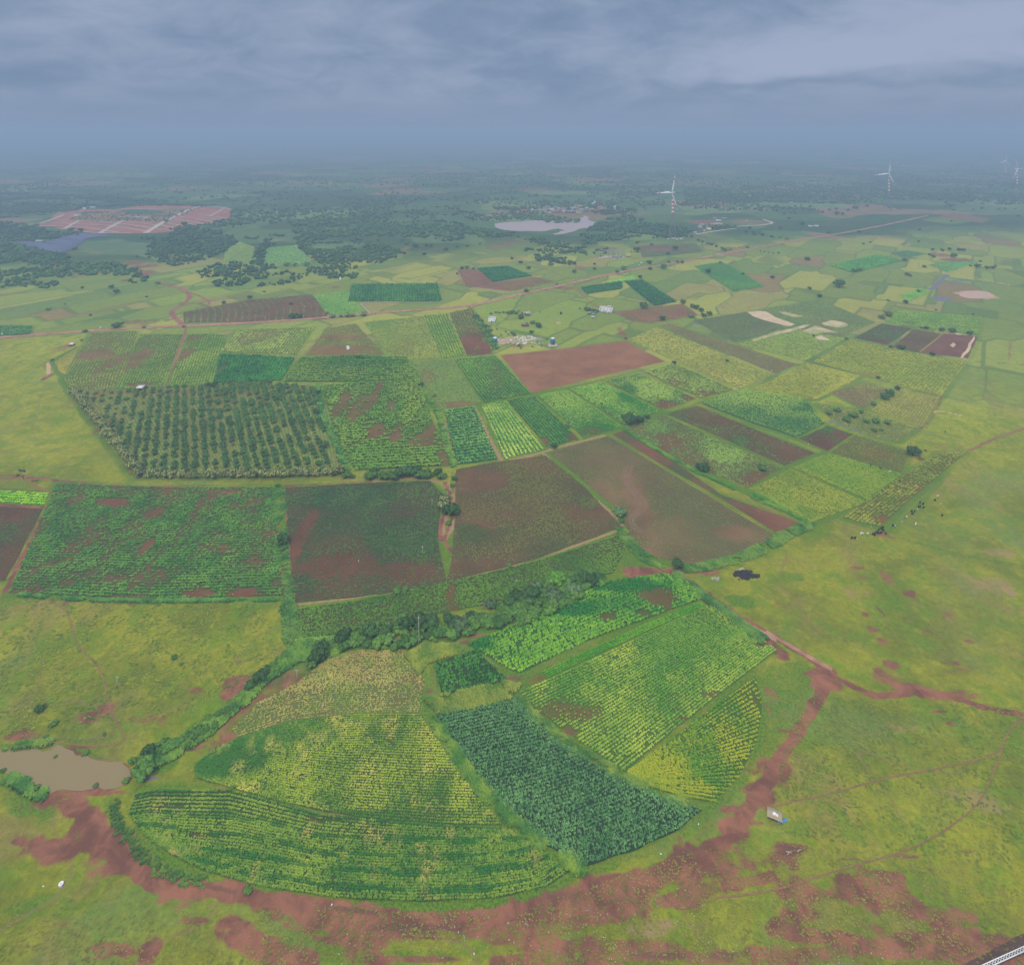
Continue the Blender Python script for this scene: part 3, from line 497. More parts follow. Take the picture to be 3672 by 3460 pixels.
# ---------------------------------------------------------------- the plain: one sheet to the horizon
SOIL = [('L', 'd1 0,620 150,608 210,612 300,600 400,612 480,655 580,685 720,690 755,770 700,830 560,838 400,848 250,866', 2.5, .85), ('E', 'd1 480,860', (260, 26), .9),  # (kind, data, half width in photo px at D scale, strength)
 ('L', 'D 1215,1110 1250,1106 1310,1112 1370,1150 1450,1207 1560,1268 1612,1306', 7, 1), ('E', 'D 1240,1108', (34, 9), 1),
 ('L', 'D 1612,1306 1598,1335 1565,1400 1520,1460 1492,1510 1460,1560 1430,1605 1405,1640', 13, 1),
 ('E', 'D 1600,1320', (34, 26), 1), ('E', 'D 1500,1500', (38, 34), .8), ('E', 'D 1478,1545', (40, 30), .75), ('E', 'D 1425,1610', (34, 30), 1),
 ('L', 'D 1620,1312 1660,1335 1700,1352 1750,1348 1790,1338 1850,1352 1920,1378 2100,1400', 7, 1), ('E', 'D 1770,1338', (44, 18), 1), ('E', 'D 1730,1350', (44, 7), .9), ('E', 'D 1850,1350', (60, 12), .7), ('E', 'D 1716,1312', (28, 20), .65),
 ('L', 'D 1405,1640 1300,1690 1180,1725 1080,1755 980,1782 880,1790 760,1783 640,1768 560,1756 500,1748', 17, 1), ('L', 'D 560,1790 760,1810 960,1815 1150,1790 1340,1730 1500,1700', 12, .66), ('L', 'D 960,1870 1200,1850 1450,1865 1700,1840 1990,1860', 12, .6), ('L', 'D 1500,1800 1650,1830 1800,1850 2000,1840', 14, .9),
 ('L', 'D 500,1744 430,1728 370,1728 320,1722 265,1688 225,1640 180,1590 140,1560', 16, 1),
 ('P', 'd1 230,910 330,880 430,930 500,920 560,930 660,1090 760,1200 830,1250 720,1290 780,1350 690,1370 600,1340 480,1270 350,1250 200,1220 60,1140 180,1130 330,1120 380,1040 400,980', 0, .95),
 ('P', 'd1 920,1440 980,1370 1150,1390 1370,1440 1250,1490 1000,1500 820,1500', 0, .95), ('P', 'd1 1480,1500 1520,1455 1988,1520 1988,1640 1700,1600 1520,1560', 0, 1),
 ('P', 'd2 0,1500 400,1550 800,1560 1000,1520 1300,1400 1700,1290 1988,1170 2100,1200 2300,1180 2200,1320 1900,1420 1600,1560 1200,1600 800,1640 300,1700 0,1640', 0, .92),
 ('P', 'd3 0,1170 200,1180 420,1190 620,1130 760,1160 780,1240 600,1290 560,1330 350,1400 200,1390 0,1400', 0, .85), ('E', 'd3 90,1480', (130, 60), .7), ('E', 'd3 680,1180', (80, 40), 1),
 ('P', 'd3 560,1360 900,1340 1130,1350 1270,1330 1350,1330 1260,1380 1300,1440 1480,1500 1700,1560 1600,1640 1250,1590 900,1520 780,1490 640,1490 540,1420', 0, .8),
 ('P', 'd3 600,1560 760,1500 1100,1600 1400,1660 1988,1660 1988,1740 1700,1800 1350,1780 1180,1700 900,1600 700,1590', 0, .95),
 ('P', 'd3 0,1750 420,1710 700,1740 800,1845 0,1845', 0, .8), ('P', 'd3 1500,1760 1988,1740 2200,1900 1700,1900', 0, .95), ('E', 'd3 1330,1690', (200, 40), .7),
 ('E', 'd3 1330,1225', (90, 18), .7), ('E', 'd3 990,1240', (70, 12), .7), ('E', 'd3 1130,1320', (60, 24), .85), ('E', 'd3 1660,1200', (60, 14), .6), ('E', 'd3 1570,470', (40, 16), .8),
 ('E', 'd3 1500,400', (60, 12), .7), ('E', 'd3 540,300', (50, 60), .55), ('E', 'd3 530,390', (14, 60), .55), ('E', 'd3 640,510', (60, 14), .7), ('E', 'd3 1230,130', (60, 30), .75), ('E', 'd3 1190,180', (70, 16), .65),
 ('E', 'd3 1600,170', (120, 30), .5), ('E', 'd3 430,720', (60, 40), .6), ('E', 'd3 340,960', (100, 30), .7), ('E', 'd3 450,1035', (60, 14), .8),
 ('P', 'd2 0,1640 200,1750 350,1800 300,1845 0,1700', 0, .8), ('E', 'd2 500,1810', (200, 30), .8), ('E', 'd2 1750,1740', (260, 60), .75), ('E', 'd2 1300,1840', (400, 30), .8), ('E', 'd2 1250,1590', (500, 30), .7), ('E', 'd2 1900,1790', (200, 40), .9),
 ('L', 'd2 600,1640 800,1660 1000,1700 1250,1740 1500,1720 1700,1760', 12, .7),
 ('E', 'd1 1120,1590', (90, 24), .85), ('E', 'd1 850,1760', (90, 90), .9), ('E', 'd1 620,1760', (150, 60), .75), ('L', 'd1 1290,1640 1400,1700 1600,1790 1750,1850', 22, .85), ('E', 'd1 1900,1690', (130, 36), .7), ('E', 'd1 400,1610', (80, 24), .5), ('E', 'd1 120,1740', (80, 14), .5),
 ('E', 'd1 1340,240', (90, 70), .85), ('E', 'd1 1300,310', (60, 40), .8), ('E', 'd1 1110,280', (80, 20), .6), ('E', 'd1 500,430', (80, 40), .9), ('E', 'd1 600,390', (70, 40), .85), ('E', 'd1 800,440', (110, 30), .55), ('E', 'd1 930,450', (30, 30), .6), ('E', 'd1 120,530', (140, 40), .75), ('E', 'd1 450,600', (90, 16), .6), ('E', 'd1 380,870', (110, 22), .9), ('E', 'd1 1180,590', (130, 50), .75), ('L', 'd1 1330,500 1500,330 1560,250 1700,250', 30, .6),
 ('L', 'd1 1640,280 1780,190 1900,110', 10, .8), ('E', 'd1 1900,55', (40, 12), .6),
 ('E', 'c4 1000,730', (50, 60), .7), ('E', 'c4 800,665', (60, 14), .75), ('E', 'c4 900,1100', (60, 24), .85), ('E', 'c4 960,970', (20, 50), .7), ('E', 'c4 860,1000', (30, 24), .7), ('E', 'c4 1165,850', (60, 34), .75), ('E', 'c4 1440,1000', (34, 20), .8), ('E', 'c4 1300,1120', (50, 16), .65), ('E', 'c4 1600,1190', (50, 20), .6), ('E', 'c4 980,1190', (50, 26), .75), ('E', 'c4 1040,1350', (70, 34), .7), ('E', 'c4 1470,1345', (80, 22), .6), ('E', 'c4 1050,450', (50, 12), .8), ('E', 'c4 980,430', (60, 20), .6), ('E', 'c4 250,930', (80, 20), .4), ('E', 'c4 850,740', (90, 24), .5), ('E', 'c4 790,380', (60, 12), .5), ('E', 'c4 100,570', (60, 12), .5),
 ('L', 'c3 1130,700 1300,690 1450,700 1520,690', 10, .7), ('E', 'c3 940,690', (60, 36), 1), ('E', 'c3 1000,720', (120, 24), .95), ('E', 'c3 1100,640', (30, 14), .8), ('E', 'c3 1180,600', (40, 12), .7), ('L', 'c3 1860,1210 1940,1230 1988,1290', 14, .8),
 ('L', 'c1 0,10 140,15 400,45 700,75 1000,90 1400,95 1900,95', 3.2, .95), ('L', 'c1 0,28 120,30 145,15', 3, .9), ('E', 'c1 470,920', (30, 12), .8), ('E', 'c1 940,930', (26, 10), .8),
 ('L', 'c1 430,70 340,220 250,420 100,700 35,840', 4.5, .95), ('L', 'c2 160,115 185,300 200,480 220,700 232,870', 3, .8), ('L', 'c2 250,100 265,350 285,600 320,920', 3.5, .85), ('L', 'c2 220,85 500,75 860,55', 3, .8), ('L', 'c1 0,110 250,125 400,130', 5, .5), ('L', 'c1 0,220 300,240', 6, .9),
 ('L', 'b1 0,20 240,45 500,62 800,85 1000,105', 2.2, .6), ('E', 'b1 1000,110', (200, 20), .5), ('E', 'b1 345,500', (24, 40), .8), ('L', 'b1 340,400 345,480', 3.4, .8), ('E', 'b1 440,300', (60, 50), .5), ('E', 'b1 630,670', (30, 30), .7), ('E', 'b1 740,850', (40, 60), .7), ('E', 'b1 1480,450', (60, 30), .2),
 ('E', 'a1 960,980', (70, 18), 1), ('E', 'a1 960,1020', (60, 36), .95), ('E', 'a1 1040,1052', (60, 20), 1), ('E', 'a1 1090,1000', (60, 18), .8), ('E', 'a1 410,995', (50, 10), .9), ('E', 'a1 1280,950', (60, 8), .8), ('E', 'a1 900,1105', (50, 14), .8), ('E', 'a1 1200,940', (70, 16), .6), ('E', 'a1 690,925', (60, 8), .6), ('E', 'a1 1400,940', (80, 8), .5), ('E', 'a1 1500,1115', (80, 8), .5),
 ('E', 'a2 960,760', (24, 24), .6), ('E', 'a2 1100,880', (34, 40), .5), ('E', 'a2 1200,945', (60, 12), .5), ('E', 'a2 600,1155', (40, 10), .7), ('E', 'a2 760,1235', (34, 9), .7), ('L', 'a2 640,1165 800,1110 960,1050 1080,1000', 2, .5), ('L', 'a3 0,900 130,955 300,1010 440,1080', 3.5, .6), ('E', 'a3 550,1015', (60, 14), .6), ('E', 'a3 760,880', (80, 12), .7), ('L', 'a3 520,1130 550,1190 640,1270 720,1310 800,1340', 2.2, .8), ('E', 'a3 430,1160', (100, 14), .7), ('E', 'a3 1440,690', (130, 18), .8), ('E', 'a3 240,460', (160, 22), .55), ('E', 'a3 940,630', (140, 26), .5), ('E', 'a3 960,950', (60, 10), .5), ('E', 'a3 1780,690', (170, 26), .55),
 ('L', 'b2 1550,0 1640,80 1700,190 1740,250', 2.6, .9), ('E', 'b2 1800,240', (110, 24), .5), ('E', 'b2 1900,280', (120, 24), .4), ('E', 'b3 850,180', (34, 50), .7), ('E', 'b3 100,280', (130, 16), .5),
 ('L', 'b4 360,370 600,430 830,490 1000,530 1200,590 1390,640', 2.5, .75), ('L', 'b4 670,290 900,350 1200,400 1480,445', 2, .5), ('L', 'b4 1240,880 1330,800 1380,700 1400,640', 2.5, .6), ('L', 'b4 1988,870 1800,930 1620,1010 1540,1060', 3, .6), ('L', 'b4 1620,1015 1560,1032 1340,1030', 2, .6), ('E', 'b4 1250,1085', (34, 12), .9), ('L', 'b4 1615,390 1988,412', 1.8, .7), ('L', 'b4 1890,240 1880,380', 3, .5), ('L', 'a4 430,830 800,875 1000,920 1120,965 1250,1000 1480,1055', 2, .7), ('L', 'a4 300,965 450,1010 600,1055', 1.6, .8), ('L', 'a3 1220,1005 1340,1060 1450,1120 1570,1185', 1.4, .8), ('E', 'a4 1400,925', (90, 20), .7), ('E', 'a4 1500,960', (160, 16), .8), ('E', 'a4 640,365', (110, 14), .5), ('E', 'a4 100,610', (150, 20), .4), ('E', 'a4 600,700', (200, 20), .3), ('L', 'a3 1540,815 1680,820 1820,850', 1.3, .6), ('L', 'a3 1720,760 1735,860', 1.5, .5),
 ('L', 'c2 1385,60 1415,130 1425,200 1370,300 1340,400 1350,470', 5, .9), ('L', 'c2 1460,50 1460,200 1430,330 1370,470 1430,550', 4, .8), ('E', 'c2 1480,1200', (90, 24), .7), ('E', 'c2 1600,1150', (90, 20), .6), ('E', 'c2 1330,1310', (60, 24), .6), ('E', 'c2 560,1260', (30, 12), .8), ('E', 'c2 270,1290', (40, 20), .6), ('E', 'd2 1030,210', (60, 20), .6), ('E', 'd2 1330,520', (60, 30), .5), ('E', 'd2 540,285', (30, 16), .6),
]
TAN = [('L', 'c2 325,930 600,900 900,855', 2.6, .9), ('L', 'c2 1260,800 1420,765 1700,690 1850,650', 3, 1), ('L', 'c3 0,670 200,610 400,550 600,485 860,390', 3, 1), ('L', 'c3 450,0 560,90 700,210 800,290 870,370', 3.4, 1), ('L', 'b3 0,1110 150,1075 310,1030 450,990 600,950 740,915', 3.6, .9), ('L', 'b3 300,1050 400,1150 520,1250 680,1390', 3.2, 1), ('L', 'b3 760,930 900,1020 1090,1130 1300,1250 1540,1392', 2.6, .9), ('L', 'c3 1200,0 1380,110 1600,240 1800,350 1980,470', 2.6, .9),
 ('L', 'b2 1590,710 1660,850 1720,980 1790,1100', 3.6, 1), ('L', 'b2 1385,830 1400,930 1440,1050 1465,1130', 3.4, 1), ('L', 'b2 1470,1180 1600,1140 1800,1105 1988,1070', 3.4, 1), ('L', 'c2 860,55 1000,40 1160,30 1300,45 1380,70', 3.4, 1), ('L', 'c2 1400,60 1420,160 1395,280 1370,380 1345,450', 5, 1), ('L', 'c2 1468,60 1450,200', 4, 1), ('L', 'c2 1460,330 1410,420 1370,470', 6, 1),
 ('E', 'b1 1100,180', (150, 12), .5), ('E', 'b4 180,75', (170, 34), 0), ('L', 'b3 1980,580 1930,620 1780,640', 2, .5), ('E', 'c4 1750,800', (200, 90), .5), ('E', 'c4 800,850', (130, 60), .45), ('E', 'c4 1800,560', (150, 40), .5), ('E', 'd3 1700,900', (260, 120), .45), ('E', 'd3 1200,500', (220, 60), .4), ('E', 'd2 1800,1650', (200, 80), .5), ('E', 'd3 60,1640', (200, 80), .4)]
LUSH = [('L', 'b3 880,880 1050,990 1240,1100 1400,1180 1600,1270 1720,1320 1880,1400', 5, 1.0), ('L', 'c3 1480,0 1720,110 1850,190 1988,260', 6, 1.0), ('L', 'b3 0,665 240,620 480,580 720,520 1000,450 1200,400', 4.5, .9), ('L', 'b3 430,1005 600,950 750,905 870,870', 4, .8), ('L', 'b3 725,535 900,640 1060,720 1170,765 1400,690 1640,590', 3.4, .7), ('L', 'b4 0,1310 130,1240 300,1140 440,1080 570,1040', 6, .9), ('L', 'b4 570,1030 450,985 300,930 100,860 0,835', 4.5, .8), ('L', 'b4 570,1040 800,1100 1110,1185', 4, .8), ('L', 'b4 1115,1185 980,1300 900,1392', 6, .7), ('L', 'c4 460,350 620,310 900,160 1100,20', 7, .7), ('L', 'c4 0,600 250,490 460,370 640,310', 6, .7), ('L', 'c4 1000,420 1200,270 1450,0', 5, .6), ('L', 'c4 1000,430 1300,510 1600,590 1988,655', 5, .65), ('L', 'c4 650,310 820,370 960,400', 4, .7), ('L', 'b4 600,820 780,890 1100,970 1240,880 1400,650', 4, .6),
 ('L', 'c2 200,100 210,300 225,600 245,860 290,1200', 12, .9), ('L', 'c3 830,400 900,480 1000,580 1200,650 1450,670 1700,600 1988,470', 9, .8), ('E', 'c3 930,620', (110, 90), .8), ('L', 'c1 30,850 400,880 800,900 1300,905 1900,895', 4, .9), ('P', 'd1 740,640 960,520 1130,450 1300,340 1500,200 1640,40 1988,0 1988,60 1760,200 1500,290 1300,430 1100,600 900,760', 0, .8), ('P', 'd1 0,750 120,800 260,880 380,960 390,1020 250,1040 0,900', 0, .7), ('L', 'd1 620,900 640,1000 740,1110 870,1260 1100,1360 1400,1430 1600,1450', 12, .6), ('L', 'd2 530,380 640,560 800,780 1000,1000 1200,1150 1400,1290', 9, .8), ('L', 'd2 1040,320 1200,480 1500,690 1750,830 1988,930', 7, .8), ('L', 'd2 400,70 480,230 520,380', 8, .7), ('P', 'd2 520,330 980,240 1020,330 600,410', 0, .7), ('P', 'c2 1120,1240 1400,1150 1520,1200 1600,1270 1240,1392 1180,1392', 0, .7), ('P', 'c2 580,1180 1100,1200 1500,1120 1900,1000 1988,960 1988,1010 1500,1180 1100,1240 600,1290 420,1392 200,1392 330,1200', 0, .8), ('L', 'c3 1250,700 1450,880 1700,1040 1988,1250', 12, .7), ('P', 'd3 420,190 520,100 780,60 820,180 760,330 680,440 600,560 540,660 430,800 330,900 240,940 440,600 480,370', 0, .6), ('L', 'd1 0,600 200,590 450,620 620,690', 6, .6),
 ('E', 'c3 1700,900', (150, 70), .8), ('E', 'c4 300,740', (200, 60), .6), ('E', 'd2 500,1790', (240, 60), .6), ('E', 'd1 300,1500', (330, 90), .55), ('L', 'b1 0,225 500,200 900,170 1300,150 1700,140', 3, .6), ('L', 'b1 370,380 540,290', 4, .8), ('L', 'b1 370,380 440,540 520,610 700,840 960,1180', 6, .7), ('L', 'b2 480,550 500,760 640,1050 680,1180', 8, .8), ('L', 'b2 200,530 330,340 440,150', 3, .6), ('L', 'b2 1000,380 900,220 780,100', 3, .6), ('L', 'b2 1120,400 1190,560 1310,720 1350,800 1380,900', 5, .8), ('L', 'b2 1340,740 1600,705 1988,630', 4, .8), ('L', 'b2 1600,60 1700,200 1750,300', 6, .8), ('E', 'b3 1100,760', (150, 24), .9), ('E', 'b3 600,300', (260, 90), .4), ('L', 'c1 0,110 380,110', 9, .5)]
WET = [('L', 'b4 600,810 750,870 900,915 1000,945', 4.5, .9), ('E', 'a4 1390,1235', (90, 22), .95), ('L', 'a4 1440,1065 1380,1120 1330,1170', 5, .8), ('E', 'a4 1550,1110', (160, 10), .6), ('L', 'a4 1400,1110 1600,1140 1800,1160', 2.2, .8), ('L', 'b3 1370,110 1500,190 1640,245', 3, .7), ('E', 'b4 720,640', (90, 30), .5), ('E', 'b4 300,380', (90, 30), .4), ('E', 'a4 560,1085', (90, 14), .5), ('L', 'a3 1270,1230 1400,1215 1550,1205', 3, .6), ('E', 'b3 1390,120', (40, 14), .8), ('E', 'b4 720,620', (50, 16), .6), ('E', 'd1 860,780', (60, 18), .7), ('E', 'a4 1700,1060', (200, 14), .4)]
SAND = [('P', 'b4 12,42 80,30 160,36 240,90 350,128 300,142 180,110 60,70', 0, 1), ('L', 'b4 350,160 400,135 460,128', 4, .9), ('L', 'b4 60,235 200,190 350,158', 3.2, .6), ('E', 'b4 600,120', (90, 16), .75), ('E', 'b4 520,165', (110, 20), .6), ('E', 'b4 560,225', (70, 14), .7), ('L', 'b4 1560,368 1590,300 1632,215', 4, 1), ('E', 'b4 1475,272', (24, 16), .8), ('L', 'b4 1430,190 1640,205', 2, .6), ('E', 'a4 1650,1208', (120, 30), 1), ('L', 'a4 1540,1075 1700,1100 1880,1140', 2.6, .9), ('L', 'b4 1350,755 1375,735 1540,775', 2.6, .9), ('L', 'b1 345,400 345,480', 3, 1), ('L', 'b4 260,30 330,60 400,75', 4, .6), ('E', 'b4 300,90', (100, 14), .5), ('E', 'b3 1650,585', (30, 4), .9), ('E', 'b3 1730,570', (24, 5), .8), ('L', 'a1 1360,1200 1350,1240', 1.5, .8), ('E', 'b3 1160,1000', (60, 22), .4), ('E', 'b2 1740,240', (20, 20), .8), ('P', 'b2 1720,230 1850,215 1988,225 2010,262 1780,268', 0, .7), ('E', 'a3 1580,660', (30, 5), .9), ('E', 'a3 1515,658', (26, 4), .9), ('E', 'b3 403,115', (16, 6), 1), ('E', 'a4 1212,1252', (14, 5), 1), ('L', 'a4 1105,868 1190,845', 1.2, 1)]
DARKW = [('E', 'd3 680,1190', (90, 34), .8), ('E', 'd3 1120,1320', (60, 22), .7), ('E', 'd3 640,1300', (50, 12), .8), ('E', 'd2 500,1640', (260, 36), .6), ('E', 'd2 1300,1450', (160, 30), .4), ('E', 'd2 1850,1790', (170, 30), .7), ('E', 'd3 300,1790', (160, 30), .6), ('E', 'd3 850,1360', (100, 20), .6), ('E', 'd3 790,1455', (50, 14), .6), ('E', 'd3 1340,1225', (44, 14), .8), ('E', 'd3 1300,1510', (60, 26), .4), ('E', 'd3 40,1200', (50, 24), .7), ('L', 'd1 1150,1385 1340,1430', 4, .7), ('L', 'd2 0,1520 250,1550', 4, .8), ('E', 'd1 330,1190', (70, 26), .6), ('E', 'd1 860,1700', (60, 40), .4), ('E', 'c3 1740,715', (90, 30), .3)]
def apply_feats(Pw, feats):
    out = np.zeros(len(Pw))
    for kd, data, wd, st in feats:
        q = pts(data)
        toks = [k for k in data.split() if k not in TILE]; ti = [k for k in data.split() if k in TILE][0]
        sc_t = TILE[ti][2]
        sy = 470+HC*2200/q[:, 1]
        if kd == 'E':
            t = TILE[ti]; x, y = map(float, toks[0].split(','))
            c = q[0]; rx = wd[0]/sc_t*HC/(sy[0]-470); ry = abs(gp(0, sy[0]+wd[1]/sc_t)[1]-gp(0, sy[0]-wd[1]/sc_t)[1])/2
            m = (abs(Pw[:, 0]-c[0]) < rx*1.7+3) & (abs(Pw[:, 1]-c[1]) < ry*1.7+3); 
            if not m.any(): continue
            qq = Pw[m]; d = np.hypot((qq[:, 0]-c[0])/rx, (qq[:, 1]-c[1])/ry)
            d = d+(vnoise(qq[:, 0]/(rx*.5), qq[:, 1]/(ry*.5), 11, 3)-.5)*.9
            val = (1-sstep(d, .55, 1.2))*st
        elif kd == 'L':
            q = smooth_line(q, 2); sy = 470+HC*2200/q[:, 1]
            pxm = (HC/(sy-470)*K).mean(); W = wd*pxm
            m = (Pw[:, 0] > q[:, 0].min()-3*W) & (Pw[:, 0] < q[:, 0].max()+3*W) & (Pw[:, 1] > q[:, 1].min()-3*W) & (Pw[:, 1] < q[:, 1].max()+3*W)
            if not m.any(): continue
            qq = Pw[m]; d = dseg(qq, q)+(vnoise(qq[:, 0]/(W*2), qq[:, 1]/(W*2), 12, 3)-.5)*W*.9
            val = (1-sstep(d, W*.6, W*1.35))*st
        else:
            W = 2.5*(1+q[:, 1].mean()/300)
            m = (Pw[:, 0] > q[:, 0].min()-3*W) & (Pw[:, 0] < q[:, 0].max()+3*W) & (Pw[:, 1] > q[:, 1].min()-3*W) & (Pw[:, 1] < q[:, 1].max()+3*W)
            if not m.any(): continue
            qq = Pw[m]; d = sdist(qq, q)+(vnoise(qq[:, 0]/(W*2), qq[:, 1]/(W*2), 13, 4)-.5)*W*3
            val = sstep(d, -W*.5, W*.7)*st
        out[m] = np.maximum(out[m], val)
    return out
def make_ground():
    yd = np.concatenate([np.linspace(2050, 700, 520, endpoint=False), np.linspace(700, 330, 230, endpoint=False), np.linspace(330, 259.5, 50)])
    Y = HC*(2200/K)/(yd-470/K)
    Y = np.concatenate([[-3000, -500, 40, 90], Y, [60000]])
    xr = np.linspace(-1, 1, 560); xr = np.sign(xr)*np.abs(xr)*1.05
    nu, nv = len(xr), len(Y)
    XX = xr[None, :]*np.maximum(np.abs(Y), 150)[:, None]; YY = np.repeat(Y[:, None], nu, 1)
    # widen the rim so that the sheet reaches far to both sides
    XX[:, 0] *= 3; XX[:, -1] *= 3
    G = np.stack([XX.ravel(), YY.ravel()], 1)
    near = (G[:, 1] > 120) & (G[:, 1] < 4000)
    M = np.zeros((len(G), 4)); M2 = np.zeros((len(G), 4))
    Pw = G[near]
    M[near, 0] = apply_feats(Pw, SOIL); M[near, 1] = apply_feats(Pw, LUSH); M[near, 2] = apply_feats(Pw, TAN); M[near, 3] = apply_feats(Pw, WET)
    M2[near, 0] = apply_feats(Pw, SAND); M2[near, 1] = apply_feats(Pw, DARKW)
    # grassy verges around the fields
    vg = np.zeros(len(Pw))
    for P in FIELDS:
        w_ = 3.0+P[:, 1].mean()/260
        m = (Pw[:, 0] > P[:, 0].min()-w_*2) & (Pw[:, 0] < P[:, 0].max()+w_*2) & (Pw[:, 1] > P[:, 1].min()-w_*2) & (Pw[:, 1] < P[:, 1].max()+w_*2)
        if m.any():
            d = dseg(Pw[m], np.vstack([P, P[:1]])); vg[m] = np.maximum(vg[m], .75*(1-sstep(d, w_*.5, w_*1.3)))
    M[near, 1] = np.maximum(M[near, 1], vg*(.4+.9*vnoise(Pw[:, 0]/30, Pw[:, 1]/30, 77, 2)))
    ids = np.arange(nu*nv).reshape(nv, nu)
    F = np.stack([ids[:-1, :-1], ids[:-1, 1:], ids[1:, 1:], ids[1:, :-1]], -1).reshape(-1, 4)
    m, t, b = mat_new('ground_grass_and_soil', .95, .1)
    g = t.new('ShaderNodeNewGeometry'); pos = g.outputs['Position']
    A = t.new('ShaderNodeAttribute', attribute_name='m1'); sp = t.new('ShaderNodeSeparateColor'); t.put(sp.inputs[0], A.outputs['Color'])
    soil, lush, tan = sp.outputs; wet = A.outputs['Alpha']
    A2 = t.new('ShaderNodeAttribute', attribute_name='m2'); sp2 = t.new('ShaderNodeSeparateColor'); t.put(sp2.inputs[0], A2.outputs['Color'])
    sand, dark = sp2.outputs[0], sp2.outputs[1]
    nb = t.noise(pos, .0042, 5, .6, .6); nm = t.noise(pos, .022, 5, .62, .4); nf = t.noise(pos, .14, 5, .65, .3); ng = t.noise(pos, 1.1, 4, .7)
    sx = t.new('ShaderNodeSeparateXYZ'); t.put(sx.inputs[0], pos)
    # meadow: olive, yellow green, fresh green and dry straw in drifts
    c = t.mix(t.step(nm, .38, .62), C(112, 124, 36), C(148, 152, 40))
    c = t.mix(t.math('MULTIPLY', t.step(nf, .5, .68), .5), c, C(168, 170, 42))
    c = t.mix(t.math('MULTIPLY', t.step(t.noise(t.vmath('ADD', pos, (911, 37, 0)), .03, 4, .6, .5), .52, .66), .7), c, C(100, 132, 30))
    c = t.mix(t.math('MULTIPLY', t.step(t.noise(t.vmath('ADD', pos, (51, 737, 0)), .016, 5, .65, .8), .5, .66), .6), c, C(146, 130, 78))
    # the meadows further out are lighter
    c = t.mix(t.math('MULTIPLY', t.step(sx.outputs[1], 330, 620), t.step(nb, .3, .6)), c, t.mix(t.step(nf, .35, .65), C(146, 162, 46), C(178, 180, 52)))
    n5 = t.noise(t.vmath('ADD', pos, (313, 91, 0)), .42, 4, .7, .4)
    fine = t.math('ADD', .12, t.math('ADD', t.math('MULTIPLY', ng, .76), t.math('MULTIPLY', n5, 1.0)))
    c = t.mix(t.math('MULTIPLY', t.step(t.noise(t.vmath('ADD', pos, (77, 12, 0)), .075, 5, .7, .5), .5, .62), .6), c, C(106, 142, 30))
    c = t.mix(t.math('MULTIPLY', t.step(t.noise(t.vmath('ADD', pos, (7, 512, 0)), .009, 5, .65, 1.2), .5, .64), .45), c, C(112, 142, 74))
    c = t.mix(t.math('MULTIPLY', t.step(t.noise(t.vmath('ADD', pos, (87, 2, 0)), .2, 5, .75, .3), .58, .72), .5), c, C(150, 130, 88))
    c = t.mix(1.0, c, t.scale((1, 1, 1), fine), 'MULTIPLY')
    c = t.mix(t.math('MULTIPLY', t.step(t.math('ADD', lush, t.math('MULTIPLY', t.math('SUBTRACT', nf, .5), .9)), .3, .8), .85), c, t.mix(t.step(ng, .35, .65), C(60, 104, 30), C(108, 146, 38)))
    c = t.mix(t.step(t.math('ADD', tan, t.math('MULTIPLY', t.math('SUBTRACT', nf, .5), .9)), .3, .7), c, t.mix(ng, C(146, 118, 84), C(182, 156, 118)))
    rot = t.new('ShaderNodeVectorRotate', rotation_type='Z_AXIS'); t.put(rot.inputs['Vector'], pos); rot.inputs['Angle'].default_value = R(38)
    wp = t.vmath('ADD', t.vmath('MULTIPLY', rot.outputs[0], (.017, .0085, 0)), t.scale(t.new_noisecol(pos, .004), .22))
    v2 = t.new('ShaderNodeTexVoronoi', distance='CHEBYCHEV'); t.put(v2.inputs['Vector'], wp); v2.inputs['Scale'].default_value = 1.0; v2.inputs['Randomness'].default_value = .8
    v3 = t.new('ShaderNodeTexVoronoi', distance='CHEBYCHEV', feature='F2'); t.put(v3.inputs['Vector'], wp); v3.inputs['Scale'].default_value = 1.0; v3.inputs['Randomness'].default_value = .8
    vs2 = t.new('ShaderNodeSeparateColor'); t.put(vs2.inputs[0], v2.outputs['Color'])
    r2 = t.new('ShaderNodeValToRGB'); t.put(r2.inputs[0], vs2.outputs[1]); r2.color_ramp.interpolation = 'CONSTANT'
    e2 = r2.color_ramp.elements; e2[0].position = 0; e2[0].color = C(124, 148, 70); e2[1].position = .24; e2[1].color = C(174, 176, 84)
    for p_, cc_ in ((.44, C(150, 166, 76)), (.6, C(104, 138, 72)), (.72, C(160, 154, 92)), (.84, C(138, 164, 72)), (.93, C(146, 120, 90))): q = e2.new(p_); q.color = cc_
    pm = t.math('MULTIPLY', t.step(t.math('SUBTRACT', sx.outputs[1], t.math('MULTIPLY', sx.outputs[0], -.2)), 560, 700), .72)
    c = t.mix(pm, c, t.mix(1.0, r2.outputs[0], t.scale((1, 1, 1), t.math('ADD', .7, t.math('MULTIPLY', nf, .6))), 'MULTIPLY'))
    bund = t.math('SUBTRACT', 1.0, t.step(t.math('SUBTRACT', v3.outputs['Distance'], v2.outputs['Distance']), .015, .05))
    c = t.mix(t.math('MULTIPLY', t.math('MULTIPLY', bund, pm), .9), c, C(92, 122, 62))
    trl = t.math('ABSOLUTE', t.math('SUBTRACT', t.noise(t.vmath('ADD', pos, (19, 5, 0)), .011, 2, .4, .2), .5))
    c = t.mix(t.math('MULTIPLY', t.math('SUBTRACT', 1.0, t.step(trl, .0012, .0035)), .55), c, C(140, 122, 80))
